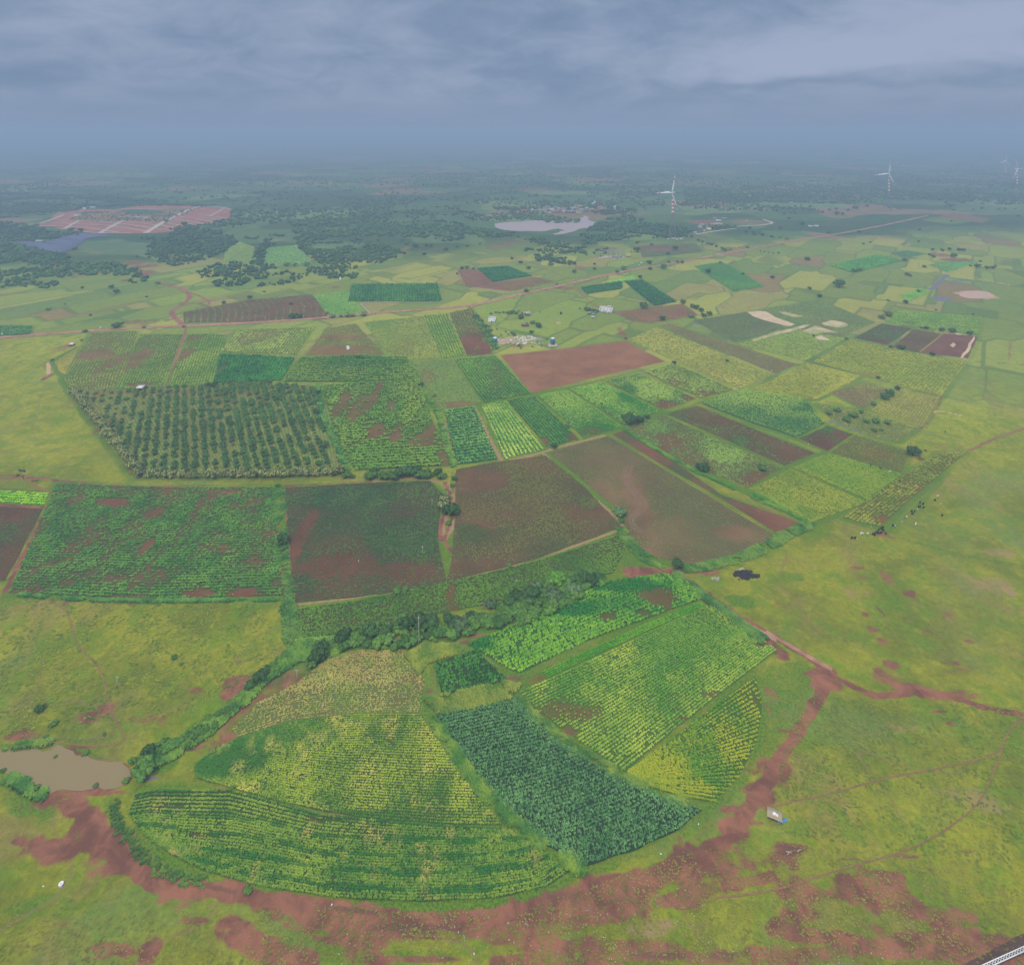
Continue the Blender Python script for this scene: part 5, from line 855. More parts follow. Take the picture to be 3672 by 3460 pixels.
# --- single trees, one by one (x, y of the foot and crown width in tile pixels)
TREES = '''
a1 788,1165,45 827,1200,48 1044,1225,18 585,1165,22 1121,1135,32m 1026,1112,38m 917,1115,18 461,1277,14 642,1357,18 340,1320,34m 1594,1275,30 1778,1238,32 1877,1190,16 975,942,22 1060,950,32 1130,980,36 500,760,52m 570,762,42 528,890,32 1045,925,26 1310,720,50 1180,690,30
b1 825,155,70m 1025,155,24 1308,148,20 600,185,34m 580,245,18 370,385,22 565,612,30 1472,575,46 1522,570,46
a2 727,1060,20 97,1190,16 283,1280,24 295,1378,58 348,1378,42 540,1345,32f 575,1372,50f 640,1368,32f 685,1366,52f 722,1366,44f 800,1360,54f 1505,1025,28 1540,1025,36 1583,1028,20 1470,1063,18 1922,985,34 1860,955,22 1234,925,30 1107,855,40 1075,830,32 1175,872,42 1250,865,32 1285,868,28 1388,895,36 1470,872,22 1542,868,30 1632,850,18 905,825,20 917,795,32 1000,790,36 1052,895,24 350,885,38 417,912,32 40,990,52 150,1008,32 250,1005,50m 310,1005,40m 390,1005,50m 80,910,62 160,855,28 1607,1372,40m 1962,1190,32
a3 133,985,30 72,955,22 965,845,32 1066,857,22 962,905,56 1238,888,50 1186,922,28 985,1090,36 1010,1305,66 1295,1272,44 1360,1302,36 1390,1312,42 1425,1330,44 1480,1358,48 1440,1368,40 1350,1372,46g 1145,1392,54 823,1052,28 870,1030,46m 1052,990,42 1155,1025,50 1253,980,24 1285,985,28 1190,980,20 1057,1030,34 515,1052,32 556,1310,16 420,1348,18 175,1190,30 392,1138,18 1472,1055,48 1718,1065,22 1556,982,18 1930,1090,28 1496,855,26 1590,895,32 1770,738,28 1355,800,26 610,1325,32 660,995,20 134,1382,32 660,1030,22 350,1000,40m 190,1025,26
a4 820,768,28 478,722,34 445,965,42 825,1040,36 785,1045,42m 680,1158,84 462,1170,28 533,1228,40 195,1092,28 1160,1072,30 1180,1080,22 1140,968,32 1280,1015,28 1237,835,20 1247,750,20 1472,688,16 1240,1190,26 1150,1272,34 1022,1250,18m 1363,1318,16 1028,1362,62m 978,1380,42m 1660,1015,46 1728,1022,26 1765,1025,30 1608,1008,20 1785,1008,18 1680,975,22 1560,900,36 1530,895,28 1348,945,32 1495,945,46 1460,890,26 1340,895,26 1320,930,24 1410,900,28 875,582,26 790,598,42 555,625,24 252,738,30 280,640,26 355,632,24 313,670,24 408,710,42 1953,655,28 1628,1350,16 36,738,28 594,772,20 323,632,18 846,850,18 895,838,16 660,640,40 700,640,30 735,612,26
b3 912,845,116 985,828,56 1035,800,44 372,1010,44 470,860,36m 1440,1175,92 1228,410,32 1609,392,26 882,232,18 1860,1168,52m 1405,1155,40 20,90,0
b4 1205,1070,104 1000,665,76 1040,635,64 1092,595,36 950,512,28 920,705,36m 1040,295,30 1120,305,46 1340,352,34 1212,325,16m 1295,162,30 1403,178,36 1482,190,56 1608,202,40 725,235,26m 730,820,52m 660,750,42m 940,830,52m 975,885,30m 925,890,36m 780,790,52m 125,1165,52m 1260,155,18 600,770,40m 830,760,36m 870,830,44m 1020,840,40m 1040,640,40 490,212,18
c2 222,500,84 225,545,50m 1225,570,30m 1432,300,112 1390,290,70 1385,200,74f 1368,250,76f 1437,92,34m 1452,45,38 187,95,36 1405,360,36m 1040,850,70m 1095,840,70m 1225,810,44m
b2 1210,570,38 463,770,40 762,365,26 1308,642,28m 475,625,40 520,1010,58 845,1235,90m 875,1210,84 940,1232,90m 1010,1238,100m 1060,1230,100 1130,1215,110 1180,1190,70 1215,1230,100m 1250,1225,80m 1330,1205,60 1360,1232,60m 680,1222,64m 725,1222,36 1435,1025,16
c3 835,300,98g 850,345,40m 1258,668,78 50,660,44m
d1 810,770,190m 840,660,110 950,630,120m 1010,600,100m 1110,545,110m 1160,520,80m 1290,405,70m 1420,275,90 1470,240,110 1510,195,96 1770,150,90m 1800,130,100 1830,90,120 1810,50,80m 225,402,80 300,482,64m 485,645,54m 315,662,30m 545,832,46g 715,806,56m 205,842,50m 60,790,34m 15,745,40m 690,1090,30m 1030,1340,50m 900,1290,50m 1120,1360,44m 1410,1435,70m 640,985,40m 990,100,40m 1030,135,32m 590,535,34m 255,550,34m
c2 650,1205,140 560,1230,60m 765,1195,86b 850,1165,140 820,1230,90m 930,1205,120m 960,1160,110 1030,1195,50g 1100,1120,130 1120,1225,140m 1190,1110,150 1280,1110,160 1260,1170,80 1360,1135,90b 1440,1110,120 1480,1130,190g 1560,1040,90 1640,1060,120m 1680,1080,110b 1700,960,110g 1790,1010,110m 1840,960,130 1880,1000,140m 1930,1010,150m 1960,900,110 1975,960,100m 1400,1060,90 1480,1240,0
c3 60,1020,150m 150,970,180m 240,1000,120m 220,900,140 100,900,120 230,850,120g 370,900,170g 390,800,190b 470,780,90b 510,860,160g 590,790,120 640,790,110 700,740,60 710,790,70b 330,950,110m 470,930,90m 560,870,90m 20,1060,110m
b2 1600,75,34m 1640,110,32m 1665,150,36m 1690,190,36m 1715,220,30m 1730,280,40m 1925,85,36 1740,40,0
m 205,330,36m 330,365,34m 420,385,40m 370,405,34m 270,410,34m 700,385,60 720,250,70m 800,300,100 640,130,80m 545,165,60 520,70,40m 440,85,50m 360,90,44m 400,80,44m 300,90,44m 240,95,40m 190,90,40m 120,110,40m 480,100,46m 580,110,50m 1120,95,34 820,85,24 1480,50,60 1540,60,60m 1600,70,60m 1640,80,50m 160,570,60m 545,600,34m 715,575,34m 835,565,30m 520,560,50m 90,290,40m 120,350,50m 60,400,60m 40,330,50m 450,415,60m 920,470,40m
a3 40,1345,26m 70,1345,26m 100,1345,26m 1400,825,20 1430,835,20 1470,850,22 1530,870,22 1570,885,24 1630,890,20m 1750,875,22m 1740,765,20 1800,780,20 1860,790,22 1920,800,22
a4 60,765,18 120,785,18 200,800,22m 250,805,22m 300,815,24m 110,900,14 140,905,14 170,910,14 200,912,14 240,915,16 20,880,22m
'''
LANDM = [('the main road near the left edge', 300, 1190), ('the dark ploughed field beyond the road', 900, 1110), ('the curling red track', 660, 1060), ('the open left meadow beyond the road', 350, 1050), ('the orchard', 750, 1500), ('the wide green striped field', 1380, 1500),
 ('the teal block behind the stone wall', 1420, 1050), ('the fields between the wooded knolls', 980, 920), ('the reddish brown field beyond the road', 1750, 1000), ('the meadow left of the reddish brown field', 1550, 900), ('the lake', 2000, 830), ('the electrical substation', 2200, 960), ('the oval brown field', 2400, 900), ('the nearest wind turbine', 2412, 830), ('the teal rectangular field', 2310, 1050), ('the round tree field right of the road', 2560, 980),
 ('the white farmhouse', 2170, 1110), ('the reddish field by the farmhouse track', 2350, 1130), ('the brick ruins', 1900, 1200), ('the bare reddish brown field', 2100, 1290), ('the grey green waterlogged field', 2570, 1140), ('the sand sheet', 2730, 1130), ('the concrete farm road', 2750, 800), ('the far right bright maize field', 3080, 950), ('the far right brown plots among trees', 3420, 940), ('the pinkish muddy pool', 3500, 1060), ('the three dark plots', 3350, 1220), ('the wide yellow field', 3250, 1330), ('the mottled plot', 3170, 1420), ('the thorny shrub plot', 3100, 1510), ('the pale maize field', 2750, 1480),
 ('the olive ploughed field', 3280, 1650), ('the narrow red strip', 2520, 1680), ('the bright yellow green plot', 3050, 1750), ('the patchy brown field', 2300, 1530), ('the striped centre plots', 1980, 1560), ('the tan footpath between the maize plots', 1720, 1540), ('the tan gully', 1610, 1830), ('the big dark ploughed field', 1350, 1950), ('the bean field with red patches', 620, 1950), ('the grassy lane between the left fields', 1010, 1950), ('the long strip of green rows', 1600, 2160), ('the wheel tracked brown field', 2350, 1850), ('the black rubbish heap', 2680, 2060), ('the riverside thicket', 1600, 2260), ('the upper shrub row field', 2000, 2280), ('the dry tan field', 1250, 2420), ('the creek left of the tan field', 950, 2480), ('the muddy pond', 250, 2730), ('the left end of the half moon field', 450, 2900), ('the lower rim of the half moon field', 800, 3180), ('the left meadow', 450, 2350), ('the road hedge in the far right centre', 2700, 880), ('the big far trees near the road bend', 2400, 1000), ('the flooded stripes field', 2980, 1130), ('the green plot in front of four trees', 3330, 1130)]
items, cur = [], None
for k in TREES.split():
    if k in TILE: cur = TILE[k]; continue
    kd = {'f': 'flower', 'm': 'mid', 'g': 'grey', 'b': 'bright'}.get(k[-1], 'dark')
    x, y, w_ = map(float, k.rstrip('fmgb').split(','))
    if w_ <= 0: continue
    sx, sy = cur[0]+x/cur[2], cur[1]+y/cur[2]; X, Y = gp(sx, sy); rad = w_/cur[2]*HC/(sy-470)/2*(.78 if sy > 2000 and sx < 2160 else 1)*(.8 if sy > 2380 and sx < 1100 else 1)
    items.append([sx, sy, X, Y, rad, kd])
bycl = {}
for it in items:
    lm = min(LANDM, key=lambda q: math.hypot((q[1]-it[0]), (q[2]-it[1])*1.6))[0]; it.append(lm)
    sz = 'small' if it[4] < 2.6 else ('large' if it[4] > 5.5 else 'medium'); tone = {'flower': 'pale flowering', 'mid': 'fresh green', 'grey': 'grey green', 'bright': 'lime green', 'dark': 'dark green'}[it[5]]
    it.append('%s %s' % (sz, tone)); bycl.setdefault((it[7], lm), []).append(it)
ORD = ['first', 'second', 'third', 'fourth', 'fifth', 'sixth', 'seventh', 'eighth', 'ninth', 'tenth', 'eleventh', 'twelfth', 'thirteenth', 'fourteenth', 'fifteenth', 'sixteenth', 'seventeenth', 'eighteenth']
for (desc, lm), L in bycl.items():
    L.sort(key=lambda q: q[0])
    for n, it in enumerate(L):
        sx, sy, X, Y, rad, kd = it[:6]; bush = (rad < 2.1 or (kd in ('mid', 'bright') and sy > 1900 and rad < 5))
        word = 'bush' if bush else 'tree'
        if len(L) == 1: lab = '%s %s standing by %s' % (desc, word, lm)
        elif len(L) == 2: lab = '%s %s by %s, the %s one' % (desc, word, lm, ('left', 'right')[n])
        else: lab = '%s %s by %s, %s from left' % (desc, word, lm, WORDN[n])
        # seen from high above: foot lies a little below the crown in the picture
        tree('bush' if bush else 'tree', lab, word, X, Y+rad*.35, rad*(1.02 if rad > 4 else 1.15), kd, ('bushes' if bush else 'trees')+' dotted over the plain', hz=(.75 if bush else 1.0)*(1.1 if kd == 'dark' else .95), trunk=not bush)
# --- woods: masses of crowns too far or too dense to count
def lowcrown(seed):
    r = np.random.default_rng(seed); V, F = [], []; n = 0
    for k in range(4):
        c = np.array([r.uniform(-.5, .5), r.uniform(-.5, .5), .45+r.uniform(-.1, .2)]) if k else np.array([0, 0, .5]); rd = .6 if k == 0 else r.uniform(.3, .45)
        V.append(ICO1[0]*(1+(r.random((len(ICO1[0]), 1))-.5)*.4)*rd*np.array([1, 1, .8])+c); F.append(ICO1[1]+n); n += len(ICO1[0])
    return mesh_np('low', np.vstack(V), np.vstack(F), LEAF['far'], link=False)
LOW = [lowcrown(i) for i in range(8)]
WOODS = [('wooded slope at the left edge below the solar farm', 'D 0,472 60,480 100,500 140,514 200,512 250,520 292,545 240,553 150,552 120,564 60,557 -60,562 -60,478', .9),
 ('wooded knoll right of the red plotted site', 'D 286,480 330,455 400,447 450,460 455,470 430,490 400,505 345,515 300,500', 1), ('scrubby wooded knoll above the curling track', 'D 387,527 436,510 510,516 560,530 600,534 560,552 500,556 430,556', .85),
 ('wood between the terraced field and the meadow', 'D 600,515 650,505 690,520 690,538 640,541 600,530', .9), ('large wood right of the terraced field', 'D 575,462 662,455 740,478 782,494 735,510 660,507 600,492', .9),
 ('dark wood band behind the terraced fields', 'D 560,436 700,430 880,440 990,455 975,472 860,465 740,458 600,460', .85), ('wood below the lake', 'D 985,458 1060,466 1150,468 1160,480 1110,513 1080,510 1000,482', .6),
 ('wood right of the lake', 'D 1162,432 1240,430 1300,440 1340,446 1330,460 1230,466 1160,468 1130,458', .95), ('trees between the village and the lake', 'D 975,419 1060,421 1125,427 1120,433 1060,434 990,432', 1), ('trees behind the village', 'D 960,404 1180,402 1240,410 1180,418 1090,403 970,411', .7),
 ('long dark forest band near the horizon on the right', 'D 1330,366 1500,360 1640,362 1800,374 2060,378 2060,388 1800,388 1640,396 1440,394 1340,400', 1), ('far forest behind the red plotted site', 'D -60,372 100,378 260,386 330,392 240,400 100,412 -60,414', .9),
 ('long hedge of pale trees behind the nearest turbine', 'a3 700,800 900,785 1100,775 1310,768 1310,778 1100,790 900,802 720,822', 1.6), ('trees round the distant farm compound', 't 1200,1100 1400,1090 1600,1060 1650,1130 1300,1165 1190,1140', .9), ('scrub above the meadow trees', 'a2 1680,850 1800,830 1988,810 a3 200,860 240,900 120,880 0,860 a2 1800,870', .35), ('scrub left of the substation', 'a3 240,960 330,920 480,905 510,975 380,985', .8),
 ('wood behind the substation', 'a3 520,890 700,885 900,890 930,905 760,915 600,925', .7), ('wood edge left of the solar farm', 'a1 -60,690 150,700 380,780 380,810 150,820 -60,800', .8), ('hedge along the lower rim of the plotted site', 'a1 1230,750 1350,710 1380,720 1290,765', 1), ('tree belt behind the plotted site', 'a1 440,620 480,590 800,560 1100,560 1500,570 1500,580 1100,572 800,575 520,610', .8), ('hedgerow right of the pale teal fields', 'a2 340,830 380,860 440,920 500,955 480,965 420,930 350,880', 1.2), ('hedgerow up the left side of the pale teal field', 'a1 1800,990 1830,900 1880,850 1910,840 1880,900 1850,990', 1.2), ('tree row in front of the solar farm', 'a1 230,900 470,920 470,960 240,950', 1.2), ('trees on the brown clearing right of the solar farm', 'a1 1020,800 1100,795 1100,820 1030,820', 1.2)]
for lab, dat, dens in WOODS:
    P = pts(dat); mn, mx = P.min(0), P.max(0); ar = (mx-mn).prod(); ym = P[:, 1].mean(); rad = 4.2 if ym < 1400 else (5.2 if ym < 2600 else 9)
    n = int(min(60000, ar/(rad*rad*2.0)*dens)); Q = rng.random((n, 2))*(mx-mn+rad*6)+mn-rad*3
    d = sdist(Q, P) if n else np.zeros(0); nz_ = vnoise(Q[:, 0]/45, Q[:, 1]/45, 31, 3)
    nz2 = vnoise(Q[:, 0]/130, Q[:, 1]/90, 57, 4)
    Q = Q[(d > -rad*6*(nz2-.35)) & (nz_ > (.52-.22*dens)) & (nz2 > .36)]
    if len(Q) > 2600: Q = Q[rng.permutation(len(Q))[:2600]]
    rows = [(x, y, rad*(.6+.75*rng.random()), .8+.5*rng.random()) for x, y in Q]
    if rows: merged_trees('woodland', lab, rows, None, LEAF['dark' if ym < 1500 else 'far'], meshes=LOW)
# hedgerows and copses fading into the haze
N = 42000; yd = 262+(470-262)*rng.random(N)**.8; xd = rng.uniform(-160, 2150, N)
X = (xd-994)*HC/(yd-254.5); Y = HC*1191/(yd-254.5)
lim = np.where(xd < 900, 470, np.where(xd < 1250, 430, 410)); 
n1 = vnoise(X/420, Y/420, 41, 3); n2 = vnoise(X/150+3, Y/150, 43, 3); ridge = np.minimum(abs(n2-.5), abs(vnoise(X/260, Y/260, 47, 2)-.5))
ok = (yd < lim) & ((n1 > .60) | (ridge < .020))
clear = [pts('D 70,440 130,408 210,400 330,398 450,403 445,425 400,435 290,455 80,450'), pts('D 0,480 200,450 340,440 340,470 150,500 0,500'), pts('D 960,440 990,426 1180,408 1180,430 1160,446 1060,460 970,452'), pts('D 1340,420 1520,425 1530,440 1340,455')]
for c in clear: ok &= ~inside(np.c_[X, Y], c)
X, Y, yd = X[ok][:10000], Y[ok][:10000], yd[ok][:10000]
rows = [(x, y, max(5.5, .75*HC/(d-254.5))*(.6+.8*rng.random()), .7+.3*rng.random() if d > 300 else .5) for x, y, d in zip(X, Y, yd)]
merged_trees('woodland', 'hedgerows and copses fading into the blue haze', rows, None, LEAF['far'], meshes=LOW)
# --- reedy bank growth, creek thicket undergrowth and tufts
def scatter(name, label, data, n, size, h, kind, c1, c2, seed=1, width=None, edge=0):
    P = pts(data)
    if width:
        q = resample(smooth_line(P, 2), .5); idx = np.random.default_rng(seed).integers(0, len(q), n); Q = q[idx]+np.random.default_rng(seed+1).uniform(-width/2, width/2, (n, 2))
    else:
        mn, mx = P.min(0), P.max(0); Q = np.random.default_rng(seed).random((n*3, 2))*(mx-mn)+mn; d = sdist(Q, P); Q = Q[(d > edge)][:n]
    nz_ = vnoise(Q[:, 0]/7, Q[:, 1]/7, seed, 3); Q = Q[nz_ > .36]; ti = np.clip((vnoise(Q[:, 0]/5, Q[:, 1]/5, seed+5, 3)-.5)*2.4+.5, 0, 1)
    V, F, at = leaf_quads(np.c_[Q, np.full(len(Q), .03)], size, h, kind, seed, ti, np.zeros(len(Q)))
    o = mesh_np(name, V, F, crop_mat('undergrowth_leaves', CT_(*c1), CT_(*c2)), attrs=at); tag(o, label, kind='stuff'); return o
scatter('undergrowth', 'green creek side growth from the lane to the riverside thicket', 'c2 330,1190 580,1165 800,1240 1100,1240 1400,1150 1700,1080 1988,990 c3 300,930 700,780 740,740 690,720 500,800 300,830 0,930 c2 1800,960 1500,1040 1300,1160 1000,1250 600,1230 400,1300 180,1330', 9000, 1.1, 1.0, 'leafy', (50, 104, 44), (118, 160, 62), 3)
scatter('undergrowth', 'green growth along the creek down to the pond', 'd1 1640,60 1480,200 1370,300 1260,400 1130,490 960,590 800,690 760,760 900,720 1050,640 1200,540 1320,430 1420,350 1520,240 1700,120 1900,90 1988,40 1988,0 1700,10', 6000, 1.0, .9, 'leafy', (50, 104, 44), (116, 156, 60), 5)
scatter('undergrowth', 'weedy growth round the muddy pond', 'd1 10,605 140,595 290,580', 500, .9, .7, 'leafy', (62, 110, 48), (120, 150, 62), 7, width=2.2)
scatter('undergrowth', 'green weeds on the lower left bank of the muddy pond', 'd1 0,760 90,800 170,850 245,880', 900, 1.0, .8, 'leafy', (58, 112, 50), (124, 164, 74), 9, width=3)
scatter('undergrowth', 'creeper strip along the lower left rim of the half moon field', 'd1 640,930 660,1020 720,1120 850,1260 950,1330 1080,1370 1160,1370', 200, .7, .5, 'leafy', (60, 100, 46), (98, 134, 56), 11, width=3.2)
scatter('undergrowth', 'green verge between the sorghum and the bean field', 'd2 560,420 650,590 800,800 950,960 1100,1090 1250,1200 1400,1300', 2600, .8, .6, 'leafy', (62, 116, 44), (134, 164, 60), 13, width=4)
scatter('undergrowth', 'green verge between the sorghum and the light green field', 'd2 1040,330 1180,480 1350,610 1500,700 1640,760 1850,860 1988,920', 2000, .8, .5, 'leafy', (66, 112, 48), (130, 156, 62), 15, width=4)
scatter('undergrowth', 'tall weeds above the sorghum field', 'd2 510,330 700,290 960,230 1060,250 1030,320 850,370 600,420', 1500, .9, .9, 'leafy', (92, 126, 48), (138, 152, 62), 17)
scatter('undergrowth', 'yellow green weeds around the foreground power pole', 'd2 400,80 500,20 700,20 760,70 620,90 520,130 480,200', 1300, .9, .8, 'leafy', (92, 128, 46), (146, 158, 60), 19)
scatter('undergrowth', 'bright grassy bank along the red strip', 'b3 870,870 1050,990 1240,1100 1400,1180 1600,1270 1720,1330 1900,1410 c3 1850,190 1988,260 c4 0,100 200,210 450,350', 3000, .8, .5, 'leafy', (66, 128, 44), (112, 160, 58), 21, width=3.4)
scatter('undergrowth', 'green lane between the two big left fields', 'c2 195,100 205,300 220,600 245,860 280,1000 290,1190', 2600, .8, .5, 'leafy', (56, 112, 50), (112, 150, 66), 23, width=7)
scatter('undergrowth', 'green weed rim below the bean field', 'c1 60,850 400,885 800,905 1300,905 1988,895', 1500, .9, .6, 'leafy', (56, 116, 54), (104, 156, 74), 25, width=2)
scatter('undergrowth', 'weed bank between the wheel tracked field and the meadow', 'c3 850,400 930,520 1050,620 1250,680 1450,665 1700,600 1988,470 c4 250,450 460,360', 4200, .9, .5, 'leafy', (58, 112, 48), (118, 154, 66), 27, width=6)
scatter('undergrowth', 'hedge bank of bushes from the main road to the ruins', 'b2 1600,70 1650,160 1700,220 1740,300', 500, 1.6, 1.6, 'leafy', (54, 106, 54), (104, 146, 72), 29, width=7)
scatter('undergrowth', 'weeds right of the wide striped field', 'b2 1120,400 1190,560 1310,720 1350,800 1400,1000 1450,1140', 900, 1.2, .8, 'leafy', (64, 124, 50), (124, 166, 66), 31, width=4)
scatter('undergrowth', 'weeds between the orchard and the wide striped field', 'b2 480,560 500,760 570,900 640,1050 680,1180', 900, 1.2, .8, 'leafy', (60, 120, 54), (110, 160, 70), 33, width=5)
scatter('undergrowth', 'green bank below the shrub rows', 'c3 1250,720 1450,880 1640,1020 1870,1190', 1600, .9, .7, 'leafy', (54, 106, 52), (104, 146, 70), 35, width=5)
scatter('grass', 'coarse yellow grass tufts on the bare red foreground', 'd1 0,1560 1988,1500 d2 1000,1560 1988,1200 d3 500,1150 1300,1200 1988,1300 1988,1845 d1 0,1845', 7000, .32, .2, 'low', (104, 114, 50), (142, 142, 74), 37)
scatter('grass', 'scattered meadow tufts in the lower right meadow', 'd3 700,300 1988,380 1988,1300 1300,1200 600,1100 560,900 640,500', 4000, .4, .25, 'low', (90, 116, 44), (134, 146, 58), 39)
scatter('grass', 'scattered tufts on the left meadow', 'c1 0,880 1900,930 2000,1392 d1 900,450 0,560', 3500, .5, .3, 'low', (86, 120, 44), (140, 156, 54), 41)
P = pts('c2 600,1150 760,1130 1000,1080 1150,1040 1300,1060 1480,1080 1620,1000 1760,930 1988,860 c3 150,850 290,780 480,720 700,690 740,760 560,870 470,960 300,1010 100,1090 c2 1900,1080 1700,1110 1500,1180 1300,1200 1100,1270 900,1250 620,1240')
mn, mx = P.min(0), P.max(0); Q = np.random.default_rng(61).random((900, 2))*(mx-mn)+mn; Q = Q[inside(Q, P)][:330]
merged_trees('thicket', 'dense riverside thicket of mixed bushes between the green strip and the shrub rows', [(x, y, rng.uniform(1.1, 3.2), .75+.4*rng.random()) for x, y in Q], 'mid', LEAF['mid'], meshes=CROWNS['mid']+CROWNS['dark'])
P = pts('d1 780,790 740,700 800,640 930,560 1080,500 1250,400 1420,250 1500,150 1600,60 1660,100 1540,230 1440,300 1300,440 1180,540 1050,630 900,700')
mn, mx = P.min(0), P.max(0); Q = np.random.default_rng(62).random((900, 2))*(mx-mn)+mn; Q = Q[inside(Q, P)][:80]
merged_trees('thicket', 'bushes crowding the creek between the tan field and the pond', [(x, y, rng.uniform(.6, 1.7), .8+.3*rng.random()) for x, y in Q], 'mid', LEAF['mid'], meshes=CROWNS['mid']+CROWNS['dark'])
# ---------------------------------------------------------------- built things
def G(tile, x, y):
    t = TILE[tile]; return gp(t[0]+x/t[2], t[1]+y/t[2])
def mpp(tile, x, y):          # metres per tile pixel at a ground point
    t = TILE[tile]; sy = t[1]+y/t[2]; return HC/(sy-470)/t[2]
def empty(name, label, cat, loc, group=None, rz=0):
    e = bpy.data.objects.new(name, None); COL.objects.link(e); e.location = (loc[0], loc[1], loc[2] if len(loc) > 2 else 0); e.rotation_euler = (0, 0, rz); e.empty_display_size = .5
    return tag(e, label, cat, group)
M_WHITE = paint('white_paint', (.85, .86, .86, 1), .04, .3, .5); M_REDP = paint('red_paint', C(206, 84, 66), .06, .3, .5); M_STEEL = paint('galvanised_steel', C(150, 158, 164), .1, 1, .45, .5, .3)
M_CONC = paint('concrete', C(196, 188, 172), .1, .4); M_WALLS = [paint('house_wall', C(*c), .08, .3) for c in ((232, 230, 222), (222, 206, 150), (200, 204, 214), (226, 150, 110), (236, 214, 120), (176, 186, 206), (214, 180, 160), (150, 190, 214))]
M_ROOFS = [paint('house_roof', C(*c), .12, .3) for c in ((190, 186, 180), (214, 210, 204), (196, 120, 96), (130, 128, 130), (110, 150, 190))]
M_DARK = paint('dark_opening', C(60, 58, 60), .1, 1); M_BRICK = paint('brick', C(168, 108, 84), .15, 1.5); M_BLUE = paint('blue_plastic', C(64, 150, 210), .12, 1.5, .35, .5)
M_THATCH = paint('weathered_thatch', C(172, 160, 138), .3, 2.5); M_PLASTIC = paint('white_sheet', C(235, 238, 240), .06, 1, .4); M_POLE = paint('pole_concrete', C(196, 192, 180), .08, 1); M_BLACK = paint('black_hide', C(34, 34, 38), .2, 3); M_COW = paint('white_hide', C(232, 226, 216), .1, 3); M_BROWN = paint('brown_hide', C(128, 84, 66), .15, 3)
# --- wind turbines
def blade_mesh():
    V, F = [], []; L = 42.0; n = 12
    for i in range(n+1):
        t = i/n; z = 1.5+L*t; ch = 1.35*(1.2+2.6*math.sin(min(1, t*4.5)*math.pi/2))*(1-.86*max(0, (t-.16)/.84)) if t > 0 else 1.3; th = max(.1, .8*(1-t)); tw = .35*(1-t)
        for a, b in ((-.35, 0), (0, .5), (.65, 0), (0, -.5)):
            x = a*ch; y = b*th; V.append((x*math.cos(tw)-y*math.sin(tw), x*math.sin(tw)+y*math.cos(tw), z))
    F = [(i*4+k, i*4+(k+1) % 4, i*4+4+(k+1) % 4, i*4+4+k) for i in range(n) for k in range(4)]+[(3, 2, 1, 0), (n*4, n*4+1, n*4+2, n*4+3)]
    mi = [1 if (i in (8, 11)) else 0 for i in range(n) for k in range(4)]+[0, 1]
    return mesh_np('blade', np.array(V), np.array(F), mats=[M_WHITE, M_REDP], midx=mi, link=False)
BLADE = blade_mesh()
def turbine(label, base, hub, zt, yaw, angs, w0=15):
    bx, by = gp(*base); H = (base[1]-hub[1])*by/2200.0
    e = empty('wind_turbine', label, 'wind turbine', (bx, by), 'wind turbines', 0)
    lt = MB()
    lv = 9; ws = [w0*.5*(1-i/lv)+2.3*i/lv for i in range(lv+1)]; zs = [zt*(i/lv)**.9 for i in range(lv+1)]
    cr = ((-1, -1), (1, -1), (1, 1), (-1, 1))
    for i in range(lv):
        for k in range(4):
            a, b = cr[k], cr[(k+1) % 4]; p = lambda c, j: (c[0]*ws[j], c[1]*ws[j], zs[j])
            lt.tube([p(a, i), p(a, i+1)], .26, 4); lt.tube([p(a, i), p(b, i+1)], .15, 3); lt.tube([p(b, i), p(a, i+1)], .15, 3); lt.tube([p(a, i+1), p(b, i+1)], .13, 3)
    lt.obj('lattice_tower', M_STEEL, e)
    for k in range(4):
        f = MB(); f.box((cr[k][0]*ws[0], cr[k][1]*ws[0], .4), (2.2, 2.2, 1.2)); f.obj('footing', M_CONC, e)
    n = 11; V, F, mi = [], [], []; N = 16
    for i in range(n+1):
        z = zt+(H-2-zt)*i/n; r = 2.5-1.0*i/n
        for k in range(N): V.append((r*math.cos(2*math.pi*k/N), r*math.sin(2*math.pi*k/N), z))
    for i in range(n):
        for k in range(N): F.append((i*N+k, i*N+(k+1) % N, i*N+N+(k+1) % N, i*N+N+k)); mi.append(1 if i % 2 == 0 else 0)
    mesh_np('tower', np.array(V), np.array(F), parent=e, mats=[M_WHITE, M_REDP], midx=mi)
    # the nacelle axis points to the rotor; yaw turns it away from the camera line
    ax = np.array([math.sin(yaw), -math.cos(yaw), 0]); sd = np.array([math.cos(yaw), math.sin(yaw), 0])
    m = MB(); V = []
    for t, wv, hv in ((-2.2, 1.3, 1.3), (-1.2, 1.9, 1.8), (6.5, 1.9, 1.9), (8.5, 1.4, 1.5)):
        for a, b in ((-1, -1), (1, -1), (1, 1), (-1, 1)): V.append(-ax*t+sd*a*wv+np.array([0, 0, H+b*hv]))
    m.add(V, [(3, 2, 1, 0)]+[(i*4+k, i*4+(k+1) % 4, i*4+4+(k+1) % 4, i*4+4+k) for i in range(3) for k in range(4)]+[(12, 13, 14, 15)])
    m.obj('nacelle', M_WHITE, e)
    hc = ax*4.0+np.array([0, 0, H]); m = MB(); m.tube([hc-ax*1.6, hc, hc+ax*1.2, hc+ax*1.9], [1.5, 1.6, 1.1, .2], 12); m.obj('hub', M_WHITE, e)
    from mathutils import Matrix
    for a in angs:
        up = sd*math.cos(a)+np.array([0, 0, 1])*math.sin(a); si = np.cross(up, ax)
        b = obj('blade', BLADE, e); M = Matrix(((si[0], ax[0], up[0]), (si[1], ax[1], up[1]), (si[2], ax[2], up[2]))); b.rotation_euler = M.to_euler(); b.location = hc
    return e
